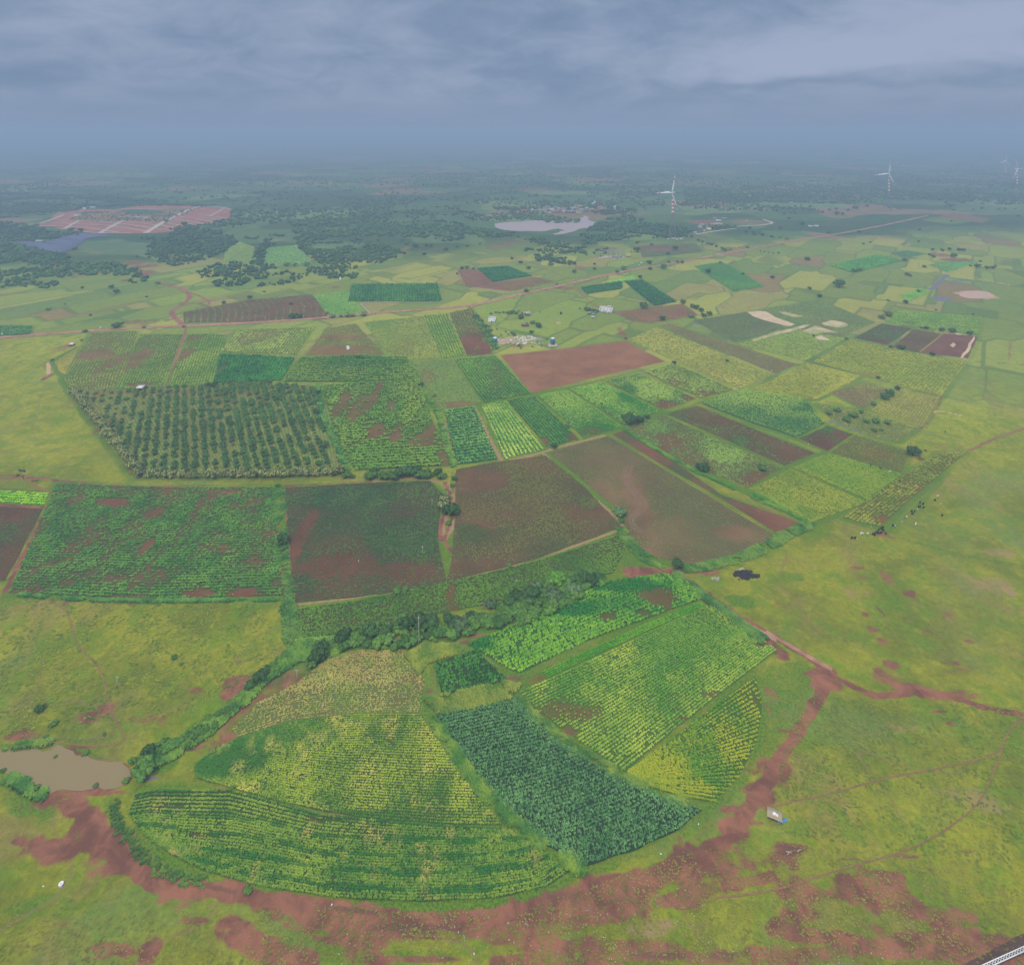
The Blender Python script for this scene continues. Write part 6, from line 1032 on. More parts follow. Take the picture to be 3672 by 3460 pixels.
turbine('nearest wind turbine, red and white striped tower on a tall steel lattice', (2412.5, 856), (2409, 691), 54, -.82, [R(78), R(186), R(293)])
turbine('distant wind turbine above the dark forest band right of the nearest one', (3188, 749), (3188.5, 623.5), 50, -.6, [R(83), R(190), R(295)])
turbine('wind turbine at the right edge of the view, the lower of the pair', (3647.5, 714), (3648, 606), 48, .25, [R(108), R(-6), R(233)])
turbine('wind turbine near the right edge, the farther of the pair', (3606.5, 660), (3606.5, 577), 48, .1, [R(88), R(200), R(305)])
for i, (x, y) in enumerate(((255, 1355), (350, 1345), (395, 1348), (445, 1365), (510, 1350), (535, 1360))):
    m = MB(); m.box((0, 0, 1.0), (3.2, 2.4, 2.0)); m.box((0, 0, 2.15), (3.6, 2.8, .3)); o = m.obj('equipment_cabin', M_WHITE); o.location = (*G('t', x, y), 0)
    tag(o, 'small white equipment cabin, %s from left at the foot of the nearest wind turbine' % WORDN[i], 'cabin', 'cabins under the nearest wind turbine')
# --- houses
def house(x, y, w, d, h, wall, roof, label, group, rz=0, name='house', gable=False, big=False):
    e = empty(name, label, 'house', (x, y), group, rz)
    m = MB(); m.box((0, 0, h/2), (w, d, h)); m.obj('wall', wall, e)
    m = MB()
    if gable:
        V = [(-w/2-.4, -d/2-.4, h+.02), (w/2+.4, -d/2-.4, h+.02), (w/2+.4, d/2+.4, h+.02), (-w/2-.4, d/2+.4, h+.02), (-w/2-.4, 0, h+d*.28), (w/2+.4, 0, h+d*.28)]
        m.add(V, [(0, 1, 5, 4), (2, 3, 4, 5), (0, 3, 2, 1)], [(0, 4, 3), (1, 2, 5)])
    else:
        m.box((0, 0, h+.15), (w+.5, d+.5, .3)); m.box((w*.22, d*.2, h+1.1), (w*.3, d*.35, 1.6))
    m.obj('roof', roof, e)
    m = MB(); m.box((w*.1, -d/2-.02, 1.05), (1.1, .12, 2.1)); m.obj('door', M_DARK, e)
    for k in ((-.3, .36) if not big else (-.36, -.12, .12, .36)):
        for fl in range(1 if h < 5 else 2):
            if fl == 0 and abs(k-.1) < .1: continue
            m = MB(); m.box((w*k, -d/2-.02, 1.6+fl*3), (1.2, .1, 1.1)); m.obj('window', M_DARK, e)
    return e
VW = '150,205,17,3 185,185,12,0 238,187,7,2 290,190,9,0 318,192,9,2 410,158,8,4 430,185,9,2 470,170,10,0 503,135,12,0 512,160,12,5 520,185,11,2 530,212,14,2 575,142,12,1 590,165,11,0 575,195,11,0 605,240,9,1 635,150,11,5 660,130,14,2 650,180,12,0 680,160,12,5 700,190,13,0 702,214,16,7 745,135,13,1 765,155,11,0 775,180,10,3 740,205,12,1 845,160,11,5 850,185,12,2 870,210,16,6 890,145,10,0 1000,160,12,2 990,190,10,0 1005,215,11,2 1035,150,11,0 1045,180,12,5 1075,135,14,1 1100,115,16,1 1130,103,13,0 1165,118,14,1 1095,165,12,0 1115,190,11,4 1105,215,13,1 1120,238,13,4 1150,165,11,7 1180,210,12,2 1170,185,11,6 1210,160,12,0 1240,170,12,2 1262,158,9,0 1285,185,11,1 1310,160,9,4 1350,180,12,4 1380,188,12,1 1435,185,9,3 1500,140,16,3 1535,155,11,0 1490,165,10,3 1575,160,12,6 1610,165,12,2 1632,158,9,0'
CN = ['white', 'cream', 'grey', 'orange', 'yellow', 'pale blue', 'pink', 'sky blue']
for i, q in enumerate(VW.split()):
    x, y, w_, c = q.split(','); x, y = float(x), float(y); w_ = float(w_); X, Y = G('v', x, y); mp = mpp('v', x, y)*4.97
    side = 'left half' if x < 930 else 'right half'; n_ = i+1 if x < 930 else i-29
    house(X, Y, w_*.95, w_*.8, 3.4 if i % 3 else 6.4, M_WALLS[int(c)], M_ROOFS[(i*7) % 5 if int(c) != 3 else 2], '%s village house, %s from left in the %s of the lakeside village' % (CN[int(c)], WORDN[max(0, n_-1)], side), 'houses of the lakeside village', rz=prr.uniform(-.5, .5))
# water tower, spire
X, Y = G('v', 1762, 192); e = empty('water_tower', 'white water tower on a tall shaft right of the lakeside village', 'water tower', (X, Y))
m = MB(); 
for a, b in ((-1, -1), (1, -1), (1, 1), (-1, 1)): m.tube([(a*2.2, b*2.2, 0), (a*1.9, b*1.9, 13)], .35, 6)
for z in (3.5, 7, 10.5):
    for (a, b), (c, d) in (((-1, -1), (1, -1)), ((1, -1), (1, 1)), ((1, 1), (-1, 1)), ((-1, 1), (-1, -1))): m.tube([(a*2.1, b*2.1, z), (c*2.1, d*2.1, z)], .25, 4)
m.obj('shaft', M_WHITE, e); m = MB(); m.tube([(0, 0, 12.8), (0, 0, 13.6), (0, 0, 16.5), (0, 0, 17.2)], [2.2, 3.1, 3.1, .4], 16); m.obj('tank', M_WHITE, e)
X, Y = G('v', 1390, 62); e = empty('temple', 'white temple tower standing alone behind the lakeside village', 'temple', (X, Y))
m = MB(); m.box((-3, 0, 2), (9, 7, 4)); m.obj('hall', M_WHITE, e); m = MB(); m.tube([(2.5, 0, 0), (2.5, 0, 5), (2.5, 0, 9), (2.5, 0, 12.5)], [2.6, 2.5, 1.7, .2], 8); m.obj('spire', M_WHITE, e)
# distant settlements
k_ = 0
for nm, t_, x0, x1, y0, y1, n in (('upper centre left', 'a3', 170, 560, 236, 250, 13), ('upper centre', 'a3', 800, 970, 222, 260, 12), ('upper centre right', 'a3', 1060, 1140, 238, 248, 4), ('forest behind the second turbine', 'a4', 1020, 1225, 266, 290, 11), ('far right horizon', 'a4', 1620, 1760, 262, 271, 6), ('pale horizon field', 'a4', 0, 300, 246, 282, 5), ('hazy upper left plain', 'a2', 280, 370, 279, 284, 3), ('hazy middle plain', 'a2', 850, 1010, 288, 298, 5), ('hazy far left plain', 'a1', 300, 400, 476, 482, 3), ('dark woods right of the lake', 'a3', 1730, 1770, 503, 512, 3), ('far right fields', 'a4', 1640, 1800, 520, 550, 4)):
    for i in range(n):
        x = x0+(x1-x0)*(i+.5)/n+prr.uniform(-6, 6); y = prr.uniform(y0, y1); X, Y = G(t_, x, y); s_ = mpp(t_, x, y)*prr.uniform(6, 11)
        c = prr.choice((0, 0, 0, 1, 2)); m = MB(); m.box((0, 0, s_*.2), (s_*1.2, s_*.8, s_*.4)); m.box((0, 0, s_*.42), (s_*1.3, s_*.9, s_*.06))
        o = m.obj('distant_house', M_WALLS[c]); o.location = (X, Y, 0); tag(o, '%s hazy building far off in the %s, %s from left' % (CN[c], nm, WORDN[i]), 'building', 'hazy buildings near the horizon'); k_ += 1
# --- farm compound right of the nearest turbine
def bld(name, label, cat, tile, x, y, w_, d, h, mat, roofm, rz=0, hip=False):
    X, Y = G(tile, x, y); mp = mpp(tile, x, y); w_, d = w_*mp, d*mp; e = empty(name, label, cat, (X, Y), None, rz)
    m = MB(); m.box((0, 0, h/2), (w_, d, h)); m.obj('wall', mat, e); m = MB()
    if hip: m.add([(-w_*.55, -d*.55, h+.02), (w_*.55, -d*.55, h+.02), (w_*.55, d*.55, h+.02), (-w_*.55, d*.55, h+.02), (-w_*.1, 0, h+d*.25), (w_*.1, 0, h+d*.25)], [(0, 1, 5, 4), (2, 3, 4, 5), (0, 3, 2, 1)], [(0, 4, 3), (1, 2, 5)])
    else: m.box((0, 0, h+.15), (w_*1.04, d*1.04, .3))
    m.obj('roof', roofm, e); m = MB(); m.box((0, -d/2-.03, h*.35), (max(1.2, w_*.12), .15, h*.65)); m.obj('door', M_DARK, e); return e
bld('shed', 'grey roofed farm shed, the rear one of two beside the distant tower', 'shed', 't', 945, 1085, 90, 70, 4, M_WALLS[2], M_ROOFS[0], .1, True)
bld('shed', 'grey roofed farm shed, the front one of two beside the distant tower', 'shed', 't', 910, 1130, 95, 80, 4, M_WALLS[2], M_ROOFS[0], .1, True)
bld('shed', 'long white shed lying aslant at the back of the farm compound', 'shed', 't', 1285, 985, 100, 40, 4, M_WHITE, M_ROOFS[1], -.35)
bld('shed', 'wide pale shed in the middle of the farm compound', 'shed', 't', 1280, 1065, 170, 60, 5, M_WALLS[1], M_ROOFS[0], -.05)
bld('shed', 'small orange shed left of the wide pale shed', 'shed', 't', 1160, 1065, 60, 30, 3, M_WALLS[3], M_ROOFS[1], -.05)
X, Y = G('t', 1090, 1180); e = empty('tank', 'white round storage tank with a ladder beside the distant concrete road', 'tank', (X, Y)); m = MB(); m.tube([(0, 0, 0), (0, 0, 6), (0, 0, 7)], [6, 6, 3.5], 20); m.obj('shell', M_WALLS[1], e); m = MB(); m.tube([(-6.2, -1, 0), (-6.2, -1, 8)], .3, 5); m.tube([(-6.2, 1, 0), (-6.2, 1, 8)], .3, 5); m.obj('ladder', M_STEEL, e)
X, Y = G('t', 1052, 1190); m = MB(); m.tube([(0, 0, 0), (0, 0, 14)], [.7, .35], 8); m.tube([(0, 0, 13.5), (0, 0, 14.5)], .9, 8); o = m.obj('mast', M_WHITE); o.location = (X, Y, 0); tag(o, 'slim white mast beside the round storage tank', 'mast')
bld('shed', 'small white outbuilding left of the mast', 'shed', 't', 1000, 1190, 40, 30, 3, M_WHITE, M_ROOFS[1]); bld('shed', 'low white gatehouse at the left end of the concrete road', 'shed', 't', 815, 1230, 60, 16, 3, M_WHITE, M_ROOFS[1])
bld('shed', 'yellow hut on the distant brown plots', 'shed', 't', 1860, 1000, 40, 24, 4, M_WALLS[4], M_ROOFS[1]); bld('shed', 'long white roofed shed under the far right tree', 'shed', 'a4', 487, 722, 70, 16, 3.5, M_WHITE, M_ROOFS[1])
# --- electrical substation
X, Y = G('u', 1010, 230); e = empty('substation', 'electrical substation with rows of pale steel gantries on a concrete yard', 'substation', (X, Y)); mp = mpp('u', 1010, 230)
q = pts('u 680,245 800,215 890,205 960,190 1180,210 1235,240 1010,274 930,240 720,254'); V = np.c_[q-np.array([X, Y]), np.full(len(q), .25)]
m = MB(); n = len(q); cV = np.vstack([V, [V.mean(0)]]); m.add(cV, [], [(i, (i+1) % n, n) for i in range(n)][::-1]); m.add(np.vstack([V, V-np.array([0, 0, .25])]), [(i, (i+1) % n, (i+1) % n+n, i+n) for i in range(n)]); m.obj('yard', M_CONC, e)
for gx, gy, gw, gh in ((705, 235, 70, 12), (780, 232, 60, 12), (885, 222, 40, 14), (920, 240, 60, 15), (965, 205, 80, 14), (1040, 200, 90, 15), (1010, 235, 60, 15), (1075, 240, 70, 14), (1130, 225, 80, 15), (1190, 235, 50, 14), (1000, 255, 60, 12), (950, 220, 60, 15)):
    a = np.array(G('u', gx-gw/2, gy))-np.array([X, Y]); b = np.array(G('u', gx+gw/2, gy))-np.array([X, Y]); m = MB()
    for p in (a, (a+b)/2, b): m.tube([(p[0], p[1], 0), (p[0], p[1], gh)], .28, 5)
    for z in (gh, gh-1.2, gh*.6): m.tube([(a[0], a[1], z), (b[0], b[1], z)], .2, 4)
    m.obj('gantry', M_STEEL, e)
for gx, gy in ((740, 225), (990, 250), (1040, 255), (1085, 250), (1140, 245)):
    p = np.array(G('u', gx, gy))-np.array([X, Y]); m = MB(); m.box((p[0], p[1], 1.8), (4, 3, 3)); m.tube([(p[0]-1, p[1], 3.2), (p[0]-1, p[1], 5)], .25, 6); m.tube([(p[0]+1, p[1], 3.2), (p[0]+1, p[1], 5)], .25, 6); m.obj('transformer', M_STEEL, e)
bld('control_building', 'cream control building at the right end of the substation', 'building', 'u', 1290, 232, 62, 60, 5, M_WALLS[1], M_ROOFS[1])
for i, (x, y, w_) in enumerate(((1190, 365, 30), (1550, 362, 50), (1668, 340, 34), (1370, 385, 18), (1500, 410, 22))): bld('shed', 'little pale shed between substation and main road, %s from left' % WORDN[(0, 3, 4, 1, 2)[i]], 'shed', 'u', x, y, w_, 14, 2.4, M_WHITE, M_ROOFS[1])
# --- solar farm
M_SOL = paint('solar_glass', C(100, 104, 136), .08, .05, .3, .5)
for bi, (nm, dat, n) in enumerate((('front', 'a1 100,816 330,842 560,862 440,918 300,905 200,880', 22), ('middle', 'a1 318,838 410,806 575,824 600,835 545,862 420,858', 12), ('rear', 'a1 425,802 540,772 750,776 790,790 640,805 590,826', 12))):
    P = pts(dat); ys = np.linspace(P[:, 1].min()+3, P[:, 1].max()-3, n)
    for i, yy in enumerate(ys):
        xs = []
        for a, b in zip(P, np.roll(P, -1, 0)):
            if (a[1] > yy) != (b[1] > yy): xs.append(a[0]+(b[0]-a[0])*(yy-a[1])/(b[1]-a[1]))
        if len(xs) < 2: continue
        x0, x1 = min(xs), max(xs); gap = (ys[1]-ys[0]); m = MB(); wd = gap*.8; hh = .9
        if x1-x0 < 6: continue
        m.add([(x0, yy-wd/2, .8), (x1, yy-wd/2, .8), (x1, yy+wd/2, .8+hh), (x0, yy+wd/2, .8+hh), (x0, yy-wd/2, .68), (x1, yy-wd/2, .68), (x1, yy+wd/2, .68+hh), (x0, yy+wd/2, .68+hh)], [(0, 1, 2, 3), (7, 6, 5, 4), (0, 4, 5, 1), (2, 6, 7, 3), (1, 5, 6, 2), (3, 7, 4, 0)])
        for xx in np.linspace(x0+1, x1-1, 6): m.tube([(xx, yy, 0), (xx, yy, 1.1)], .12, 4)
        o = m.obj('solar_array', M_SOL); tag(o, 'long violet blue row of solar panels, %s row from the front in the %s block' % (WORDN[i], nm), 'solar panels', 'rows of the solar farm')
bld('building', 'pale green control building between the blocks of the solar farm', 'building', 'a1', 282, 832, 46, 20, 4, paint('pale_green_wall', C(196, 220, 206), .05, .3), M_ROOFS[1])
# --- red plotted building site
def sheet(name, label, data, mat, z):
    import bmesh
    P = pts(data); P = resample(np.vstack([P, P[:1]]), 6 if P[:, 1].mean() < 1200 else 12)[:-1]; P = P+np.stack([vnoise(P[:, 0]/20, P[:, 1]/20, 21, 2)-.5, vnoise(P[:, 0]/20, P[:, 1]/20, 31, 2)-.5], 1)*(4 if P[:, 1].mean() < 1200 else 7)
    bm = bmesh.new(); f = bm.faces.new([bm.verts.new((x, y, z)) for x, y in P]); bmesh.ops.triangulate(bm, faces=[f]); bmesh.ops.recalc_face_normals(bm, faces=bm.faces); me = bpy.data.meshes.new(name); bm.to_mesh(me); bm.free(); me.materials.append(mat)
    if me.polygons[0].normal.z < 0: me.flip_normals()
    o = bpy.data.objects.new(name, me); COL.objects.link(o); tag(o, label, kind='structure'); return o
M_SITE = dirt_mat('red_site_earth', C(150, 98, 82), C(190, 130, 106), .03); M_SITEG = dirt_mat('overgrown_plots', C(110, 118, 78), C(176, 130, 100), .02)
sheet('dirt_lot', 'brick red levelled plots with pale service roads', 'p 55,222 70,195 180,160 170,120 240,95 330,65 500,55 800,60 900,40 1120,15 1210,15 1600,28 1900,60 1895,140 1830,165 1700,195 1500,230 1350,275 1100,290 800,292 560,285 420,265 250,250 200,228', M_SITE, .25)
sheet('dirt_lot', 'overgrown older plots at the back of the red site', 'p 340,160 480,80 700,75 850,90 1000,95 1200,60 1400,40 1560,45 1330,150 1230,185 1050,165 900,160 700,175 500,165', M_SITEG, .6)
sheet('dirt_lot', 'dark green pit inside the back of the red site', 'p 830,75 900,62 1050,58 1290,75 1240,95 1050,100 900,92', dirt_mat('pit_scrub', C(70, 104, 76), C(86, 120, 84), .02), .9)
for k, (dat, w_) in enumerate((('p 640,290 700,255 800,200 860,175 900,160', 10), ('p 1080,290 1160,240 1240,190 1320,150 1400,110 1500,65 1600,35', 12), ('p 300,250 360,210 440,170', 8), ('p 60,222 200,222 330,228 500,240 690,262 820,283', 6), ('p 65,195 180,160 300,112', 8), ('p 240,95 300,97', 6), ('p 400,200 560,208 740,220', 5), ('p 750,222 900,240 1090,275', 5), ('p 810,195 960,212 1130,240', 5), ('p 870,178 1020,188 1180,212', 5), ('p 160,192 260,192 400,200', 5), ('p 470,165 640,175 800,190', 5), ('p 1180,245 1260,255 1350,270', 5), ('p 1230,215 1300,228 1400,248', 5), ('p 1290,190 1350,202 1430,222', 5), ('p 1310,170 1440,190 1570,213', 5), ('p 1340,152 1500,172 1640,202', 5), ('p 1390,130 1560,150 1740,185', 5), ('p 1600,138 1700,150 1820,168', 5), ('p 1640,28 1800,40 1900,62', 8), ('p 1700,125 1760,95 1830,55', 7), ('p 790,65 860,58 1190,58', 6), ('p 1600,112 1700,125 1880,150', 5), ('p 400,268 560,288 800,292 950,291', 5), ('p 900,130 1050,135 1100,145', 8), ('p 980,155 1080,160', 8))):
    ribbon('road', 'pale service road number %s of the red plotted site' % WORDN[k] if 0 else 'pale service road of the red plotted site', dat, w_, M_PALE if k % 3 else M_STONE, z=.22)
bld('shed', 'white house in the left part of the red plotted site', 'shed', 'p', 420, 122, 44, 26, 4, M_WHITE, M_ROOFS[1]); bld('shed', 'blue roofed hall behind the red plotted site', 'shed', 'p', 572, 46, 44, 12, 5, M_WHITE, M_ROOFS[4])
bld('gate', 'white portal at the back left of the red plotted site', 'gate', 'p', 490, 64, 26, 6, 7, M_WHITE, M_WHITE)
P = pts('p 350,160 480,80 850,80 1300,75 1560,45 1300,180 1000,165 700,185'); mn, mx = P.min(0), P.max(0); Q = rng.random((1400, 2))*(mx-mn)+mn; Q = Q[inside(Q, P)]; merged_trees('shrubbery', 'young trees dotted over the older plots of the red site', [(x, y, rng.uniform(1.8, 4), 1) for x, y in Q[:420]], None, LEAF['far'], meshes=LOW)
Q = np.vstack([resample(pts('p 900,160 1150,170 1320,150 1600,35'), 9), resample(pts('p 880,170 700,175 500,165'), 14)]); merged_trees('shrubbery', 'avenue saplings along the service roads of the red site', [(x+rng.uniform(-12, 12), y+rng.uniform(-14, 14), rng.uniform(2, 4), 1.2) for x, y in Q], None, LEAF['far'], meshes=LOW)
M_SAND = dirt_mat('pale_sand', C(206, 182, 148), C(222, 202, 172), .08); M_SANDG = dirt_mat('sand_and_herbs', C(150, 160, 100), C(214, 198, 160), .06)
for k, (lab, dat, mt) in enumerate((('pale sand sheet at the corner of the flooded field', 'b4 12,42 80,30 150,34 215,78 350,126 305,142 180,110 60,72', M_SAND), ('pale dry stripe crossing the flooded field, rear one', 'b4 230,38 290,40 420,72 340,78', M_SANDG), ('pale dry stripe crossing the flooded field, front one', 'b4 60,236 200,190 340,150 450,126 465,134 360,168 210,206 70,248', M_SANDG),
    ('pale dry patch in the middle of the flooded field', 'b4 545,118 620,98 730,120 740,140 660,154 560,136', M_SANDG), ('long pale dry patch of the flooded field', 'b4 400,172 500,138 620,170 670,188 560,186 470,196', M_SANDG), ('small pale dry patch at the front of the flooded field', 'b4 495,222 540,208 610,238 600,246 520,236', M_SAND), ('tan sand streak on the rightmost dark plot', 'b4 1538,370 1560,320 1600,255 1632,214 1640,218 1608,285 1580,330 1556,372', M_SAND), ('small sand patch on the rightmost dark plot', 'b4 1455,275 1480,256 1504,262 1478,290', M_SAND), ('thin pale crust along the back of the dark plot', 'b4 1425,190 1500,188 1560,198 1540,210 1470,198', M_SANDG))):
    sheet('sand_patch', lab, dat, mt, .35)
# --- white farmhouse, ruins, tanks in the centre
X, Y = G('m', 1765, 75); house(X, Y, 17, 9, 6.2, M_WHITE, M_ROOFS[1], 'white two storey farmhouse at the end of the red track', None, rz=-.35, big=True); X, Y = G('m', 1718, 78); house(X, Y, 8, 6, 3, M_WHITE, M_ROOFS[0], 'low white annex left of the two storey farmhouse', None, rz=-.35)
X, Y = G('m', 1800, 88); house(X, Y, 9, 6, 3, M_WHITE, M_ROOFS[1], 'low white annex right of the two storey farmhouse', None, rz=-.35)
def tarp(x, y, w_, lab, tile='m', mat=None):
    X, Y = G(tile, x, y); mp = mpp(tile, x, y); w_ *= mp; m = MB(); m.add([(-w_/2, -1.6, 1.3), (w_/2, -1.6, 1.3), (w_/2, 1.6, 1.3), (-w_/2, 1.6, 1.3), (-w_/2, 0, 2.5), (w_/2, 0, 2.5)], [(0, 1, 5, 4), (2, 3, 4, 5), (0, 3, 2, 1)], [(0, 4, 3), (1, 2, 5)])
    for a in (-1, 1):
        for b in (-1, 1): m.tube([(a*w_*.45, b*1.4, 0), (a*w_*.45, b*1.4, 1.4)], .08, 5)
    o = m.obj('shelter', mat or M_BLUE); o.location = (X, Y, 0); tag(o, lab, 'shelter')
tarp(1607, 95, 52, 'blue tarpaulin shelter in front of the white farmhouse'); tarp(1540, 102, 26, 'smaller blue tarpaulin shelter left of the other'); tarp(1515, 108, 40, 'tan canvas shelter left of the blue ones', mat=M_THATCH); tarp(1580, 122, 44, 'tan canvas shelter below the blue tarpaulin', mat=M_THATCH); tarp(1575, 160, 40, 'pale grey shelter in the meadow below the shelters', mat=M_PLASTIC)
X, Y = G('m', 1620, 52); m = MB(); m.tube([(-12, 0, 0), (-12, 0, 1.5)], .2, 5); m.box((0, 0, .75), (26, .4, 1.5), .06); o = m.obj('compound_wall', M_WALLS[1]); o.location = (X, Y, 0); tag(o, 'low cream wall behind the farmyard trees', 'wall')
# roofless white building
X, Y = G('m', 130, 225); mp = mpp('m', 130, 225); e = empty('ruined_house', 'roofless white house with bare inner walls beside the red track', 'ruin', (X, Y), None, -.05)
w_, d = 98*mp, 15.0
for nm, lst in (('outer_wall', [((0, 0), (w_, .4)), ((0, d), (w_, .4)), ((-w_/2, d/2), (.4, d)), ((w_/2, d/2), (.4, d))]), ('inner_wall', [((0, d/2), (w_*.98, .35)), ((-w_*.18, d/2), (.35, d*.97)), ((w_*.16, d*.3), (.35, d*.55)), ((w_*.32, d*.72), (.35, d*.5))])):
    for c, s_ in lst: m = MB(); m.box((c[0], c[1], 1.45 if nm == 'outer_wall' else 1.4), (s_[0], s_[1], 2.9 if nm == 'outer_wall' else 2.8)); m.obj(nm, M_WHITE, e)
for i in range(2): m = MB(); m.box((w_*(-.3+.5*i), d*.75, 2.98), (w_*.22, d*.4, .12)); m.obj('roof_slab', M_ROOFS[1], e)
m = MB(); m.box((0, -.24, 1.1), (1.3, .1, 2.1)); m.obj('door', M_DARK, e)
X, Y = G('m', 640, 120); house(X, Y, 8, 6, 3.2, M_WHITE, M_ROOFS[1], 'small white shed at the right end of the ruin hedge', None, rz=-.5)
X, Y = G('m', 608, 278); house(X, Y, 9, 4, 2.6, M_BRICK, M_ROOFS[3], 'small brick hut in the meadow between the ruins', None)
def blue_tank(x, y, lab, base=False, tile='m'):
    X, Y = G(tile, x, y); e = empty('water_tank', lab, 'water tank', (X, Y), 'blue water tanks'); z0 = 0
    if base: m = MB(); m.box((0, 0, .8), (12, 7, 1.6), .1, .8); m.box((0, 0, 2.2), (5, 4, 1.2)); m.obj('stone_base', M_STONE, e); z0 = 2.8
    m = MB(); m.tube([(0, 0, z0), (0, 0, z0+5.2), (0, 0, z0+5.8)], [2.6, 2.6, 2.4], 18); m.obj('tank_body', M_BLUE, e); m = MB(); m.tube([(0, 0, z0+5.8), (0, 0, z0+6.3)], [2.75, 1.0], 18); m.obj('lid', M_WHITE, e)
blue_tank(180, 515, 'blue cylindrical water tank at the left end of the rubble'); blue_tank(1003, 560, 'blue cylindrical water tank on a stone base right of the rubble', True)
# rubble of the demolished buildings
def rubble(name, label, dat, n, s0, s1, mat, seed, flatk=.5, ht=1.0):
    r = np.random.default_rng(seed); P = pts(dat); mn, mx = P.min(0), P.max(0); Q = r.random((n*4, 2))*(mx-mn)+mn; Q = Q[inside(Q, P)][:n]; m = MB()
    for x, y in Q: s_ = r.uniform(s0, s1); m.box((x, y, s_*flatk*.4*ht), (s_*r.uniform(.6, 2.0), s_*r.uniform(.4, 1), s_*flatk*r.uniform(.5, 1.6)*ht), r.random()*3.1, .85)
    o = m.obj(name, mat); tag(o, label, kind='stuff'); return o
rubble('rubble', 'white wall stumps and slabs of the demolished buildings', 'm 370,470 520,440 700,425 720,450 800,465 700,490 520,505 380,500', 46, .8, 2.6, M_WALLS[0], 3, .7)
rubble('rubble', 'tan rubble around the demolished buildings', 'm 190,465 400,450 720,430 900,460 800,490 560,520 300,535 200,530', 130, .8, 2.2, M_STONE, 4, .5); rubble('rubble', 'loose pale slabs in front of the rubble', 'm 390,525 640,515 900,520 920,590 880,595 700,545 540,550', 18, .8, 2.6, M_WALLS[0], 5, .4)
rubble('rubble', 'white stone heap in the olive field', 'b2 686,285 705,285 700,305 690,308', 14, .8, 1.8, M_WHITE, 6, .8)
# --- small huts in the left middle distance
def hut(tile, x, y, w_, d, h, wall, roof, lab, rz=0, slope=.8):
    X, Y = G(tile, x, y); e = empty('hut', lab, 'hut', (X, Y), None, rz); m = MB(); m.box((0, 0, h/2), (w_, d, h)); m.obj('wall', wall, e)
    m = MB(); m.add([(-w_*.56, -d*.62, h+.05), (w_*.56, -d*.62, h+.05), (w_*.56, d*.62, h+slope), (-w_*.56, d*.62, h+slope), (-w_*.56, -d*.62, h+.15), (w_*.56, -d*.62, h+.15), (w_*.56, d*.62, h+slope+.1), (-w_*.56, d*.62, h+slope+.1)], [(0, 3, 2, 1), (4, 5, 6, 7), (0, 1, 5, 4), (2, 3, 7, 6), (1, 2, 6, 5), (3, 0, 4, 7)]); m.obj('roof', roof, e)
    m = MB(); m.box((w_*.1, -d/2-.03, h*.4), (.9, .1, h*.75)); m.obj('door', M_DARK, e); return e
hut('s', 257.5, 1240, 4.6, 3.6, 2.0, M_BRICK, M_PLASTIC, 'small brick hut with a white sheet roof near the left tan field')
hut('b1', 1002, 590, 5.6, 4.2, 2.2, M_BRICK, M_PLASTIC, 'brick pump house with a patched white roof at the back edge of the orchard')
for x, y, lab in ((717, 155, 'tiny white wayside shrine beyond the main road'), (14, 203, 'tiny white marker stone beside the road at the left edge')): X, Y = G('b1', x, y); m = MB(); m.box((0, 0, .8), (1.6, 1.6, 1.6)); m.tube([(0, 0, 1.6), (0, 0, 2.8)], [1.0, .1], 8); o = m.obj('shrine', M_WHITE); o.location = (X, Y, 0); tag(o, lab, 'shrine')
X, Y = G('a2', 637, 1102); m = MB(); m.box((0, 0, 1.5), (3, 3, 3)); m.tube([(0, 0, 3), (0, 0, 5)], [1.6, .2], 8); o = m.obj('shrine', M_WHITE); o.location = (X, Y, 0); tag(o, 'white shrine standing alone on the green meadow beyond the road', 'shrine')
# --- thatched hut of the foreground
X, Y = gp(2778, 2930); e = empty('thatched_hut', 'thatched hut with white sheeting on its roof beside the red track', 'hut', (X, Y), None, R(-24)); e.scale = (.76, .7, .8)
m = MB(); m.box((0, 0, .7), (5.2, 3.6, 1.4)); m.obj('wall', M_BRICK, e)
r = np.random.default_rng(3); V, F = [], []; nx, ny = 18, 14
for j in range(ny+1):
    for i in range(nx+1):
        u, v = i/nx*2-1, j/ny*2-1; V.append((u*3.2+r.normal(0, .05), v*2.5+r.normal(0, .05), 1.35+1.0*(1-abs(v))*(1-.25*max(0, abs(u)-.6)/.4)+r.normal(0, .06)))
F = [(j*(nx+1)+i, j*(nx+1)+i+1, (j+1)*(nx+1)+i+1, (j+1)*(nx+1)+i) for j in range(ny) for i in range(nx)]; mesh_np('thatch_roof', np.array(V), np.array(F), M_THATCH, e)
m = MB(); V = []
for i in range(6):
    u = -.9+i*.5; V += [(u, -.15+.35*math.sin(i*1.3), 2.42-.1*abs(i-2)), (u+.1, -1.15-.25*math.sin(i*1.9), 2.0-.04*i)]
m.add([(a, b, c+.05) for a, b, c in V], [(2*i, 2*i+1, 2*i+3, 2*i+2) for i in range(5)]); m.add([(a, b, c+.02) for a, b, c in V], [(2*i+2, 2*i+3, 2*i+1, 2*i) for i in range(5)]); m.obj('roof_sheet', M_PLASTIC, e)
for a in (-1, 1):
    for b in (-1, 1): m = MB(); m.tube([(a*2.9, b*2.1, 0), (a*2.9, b*2.1, 1.5)], .09, 6); m.obj('post', M_BARK, e)
X, Y = gp(2803, 2945); V = []; m = MB()
for i in range(9):
    u = -1.5+i*.4; V += [(u, .35+.1*math.sin(i*2), .12), (u, .1, .5+.12*math.sin(i*1.7)), (u+.05, -.4+.1*math.cos(i), .1)]
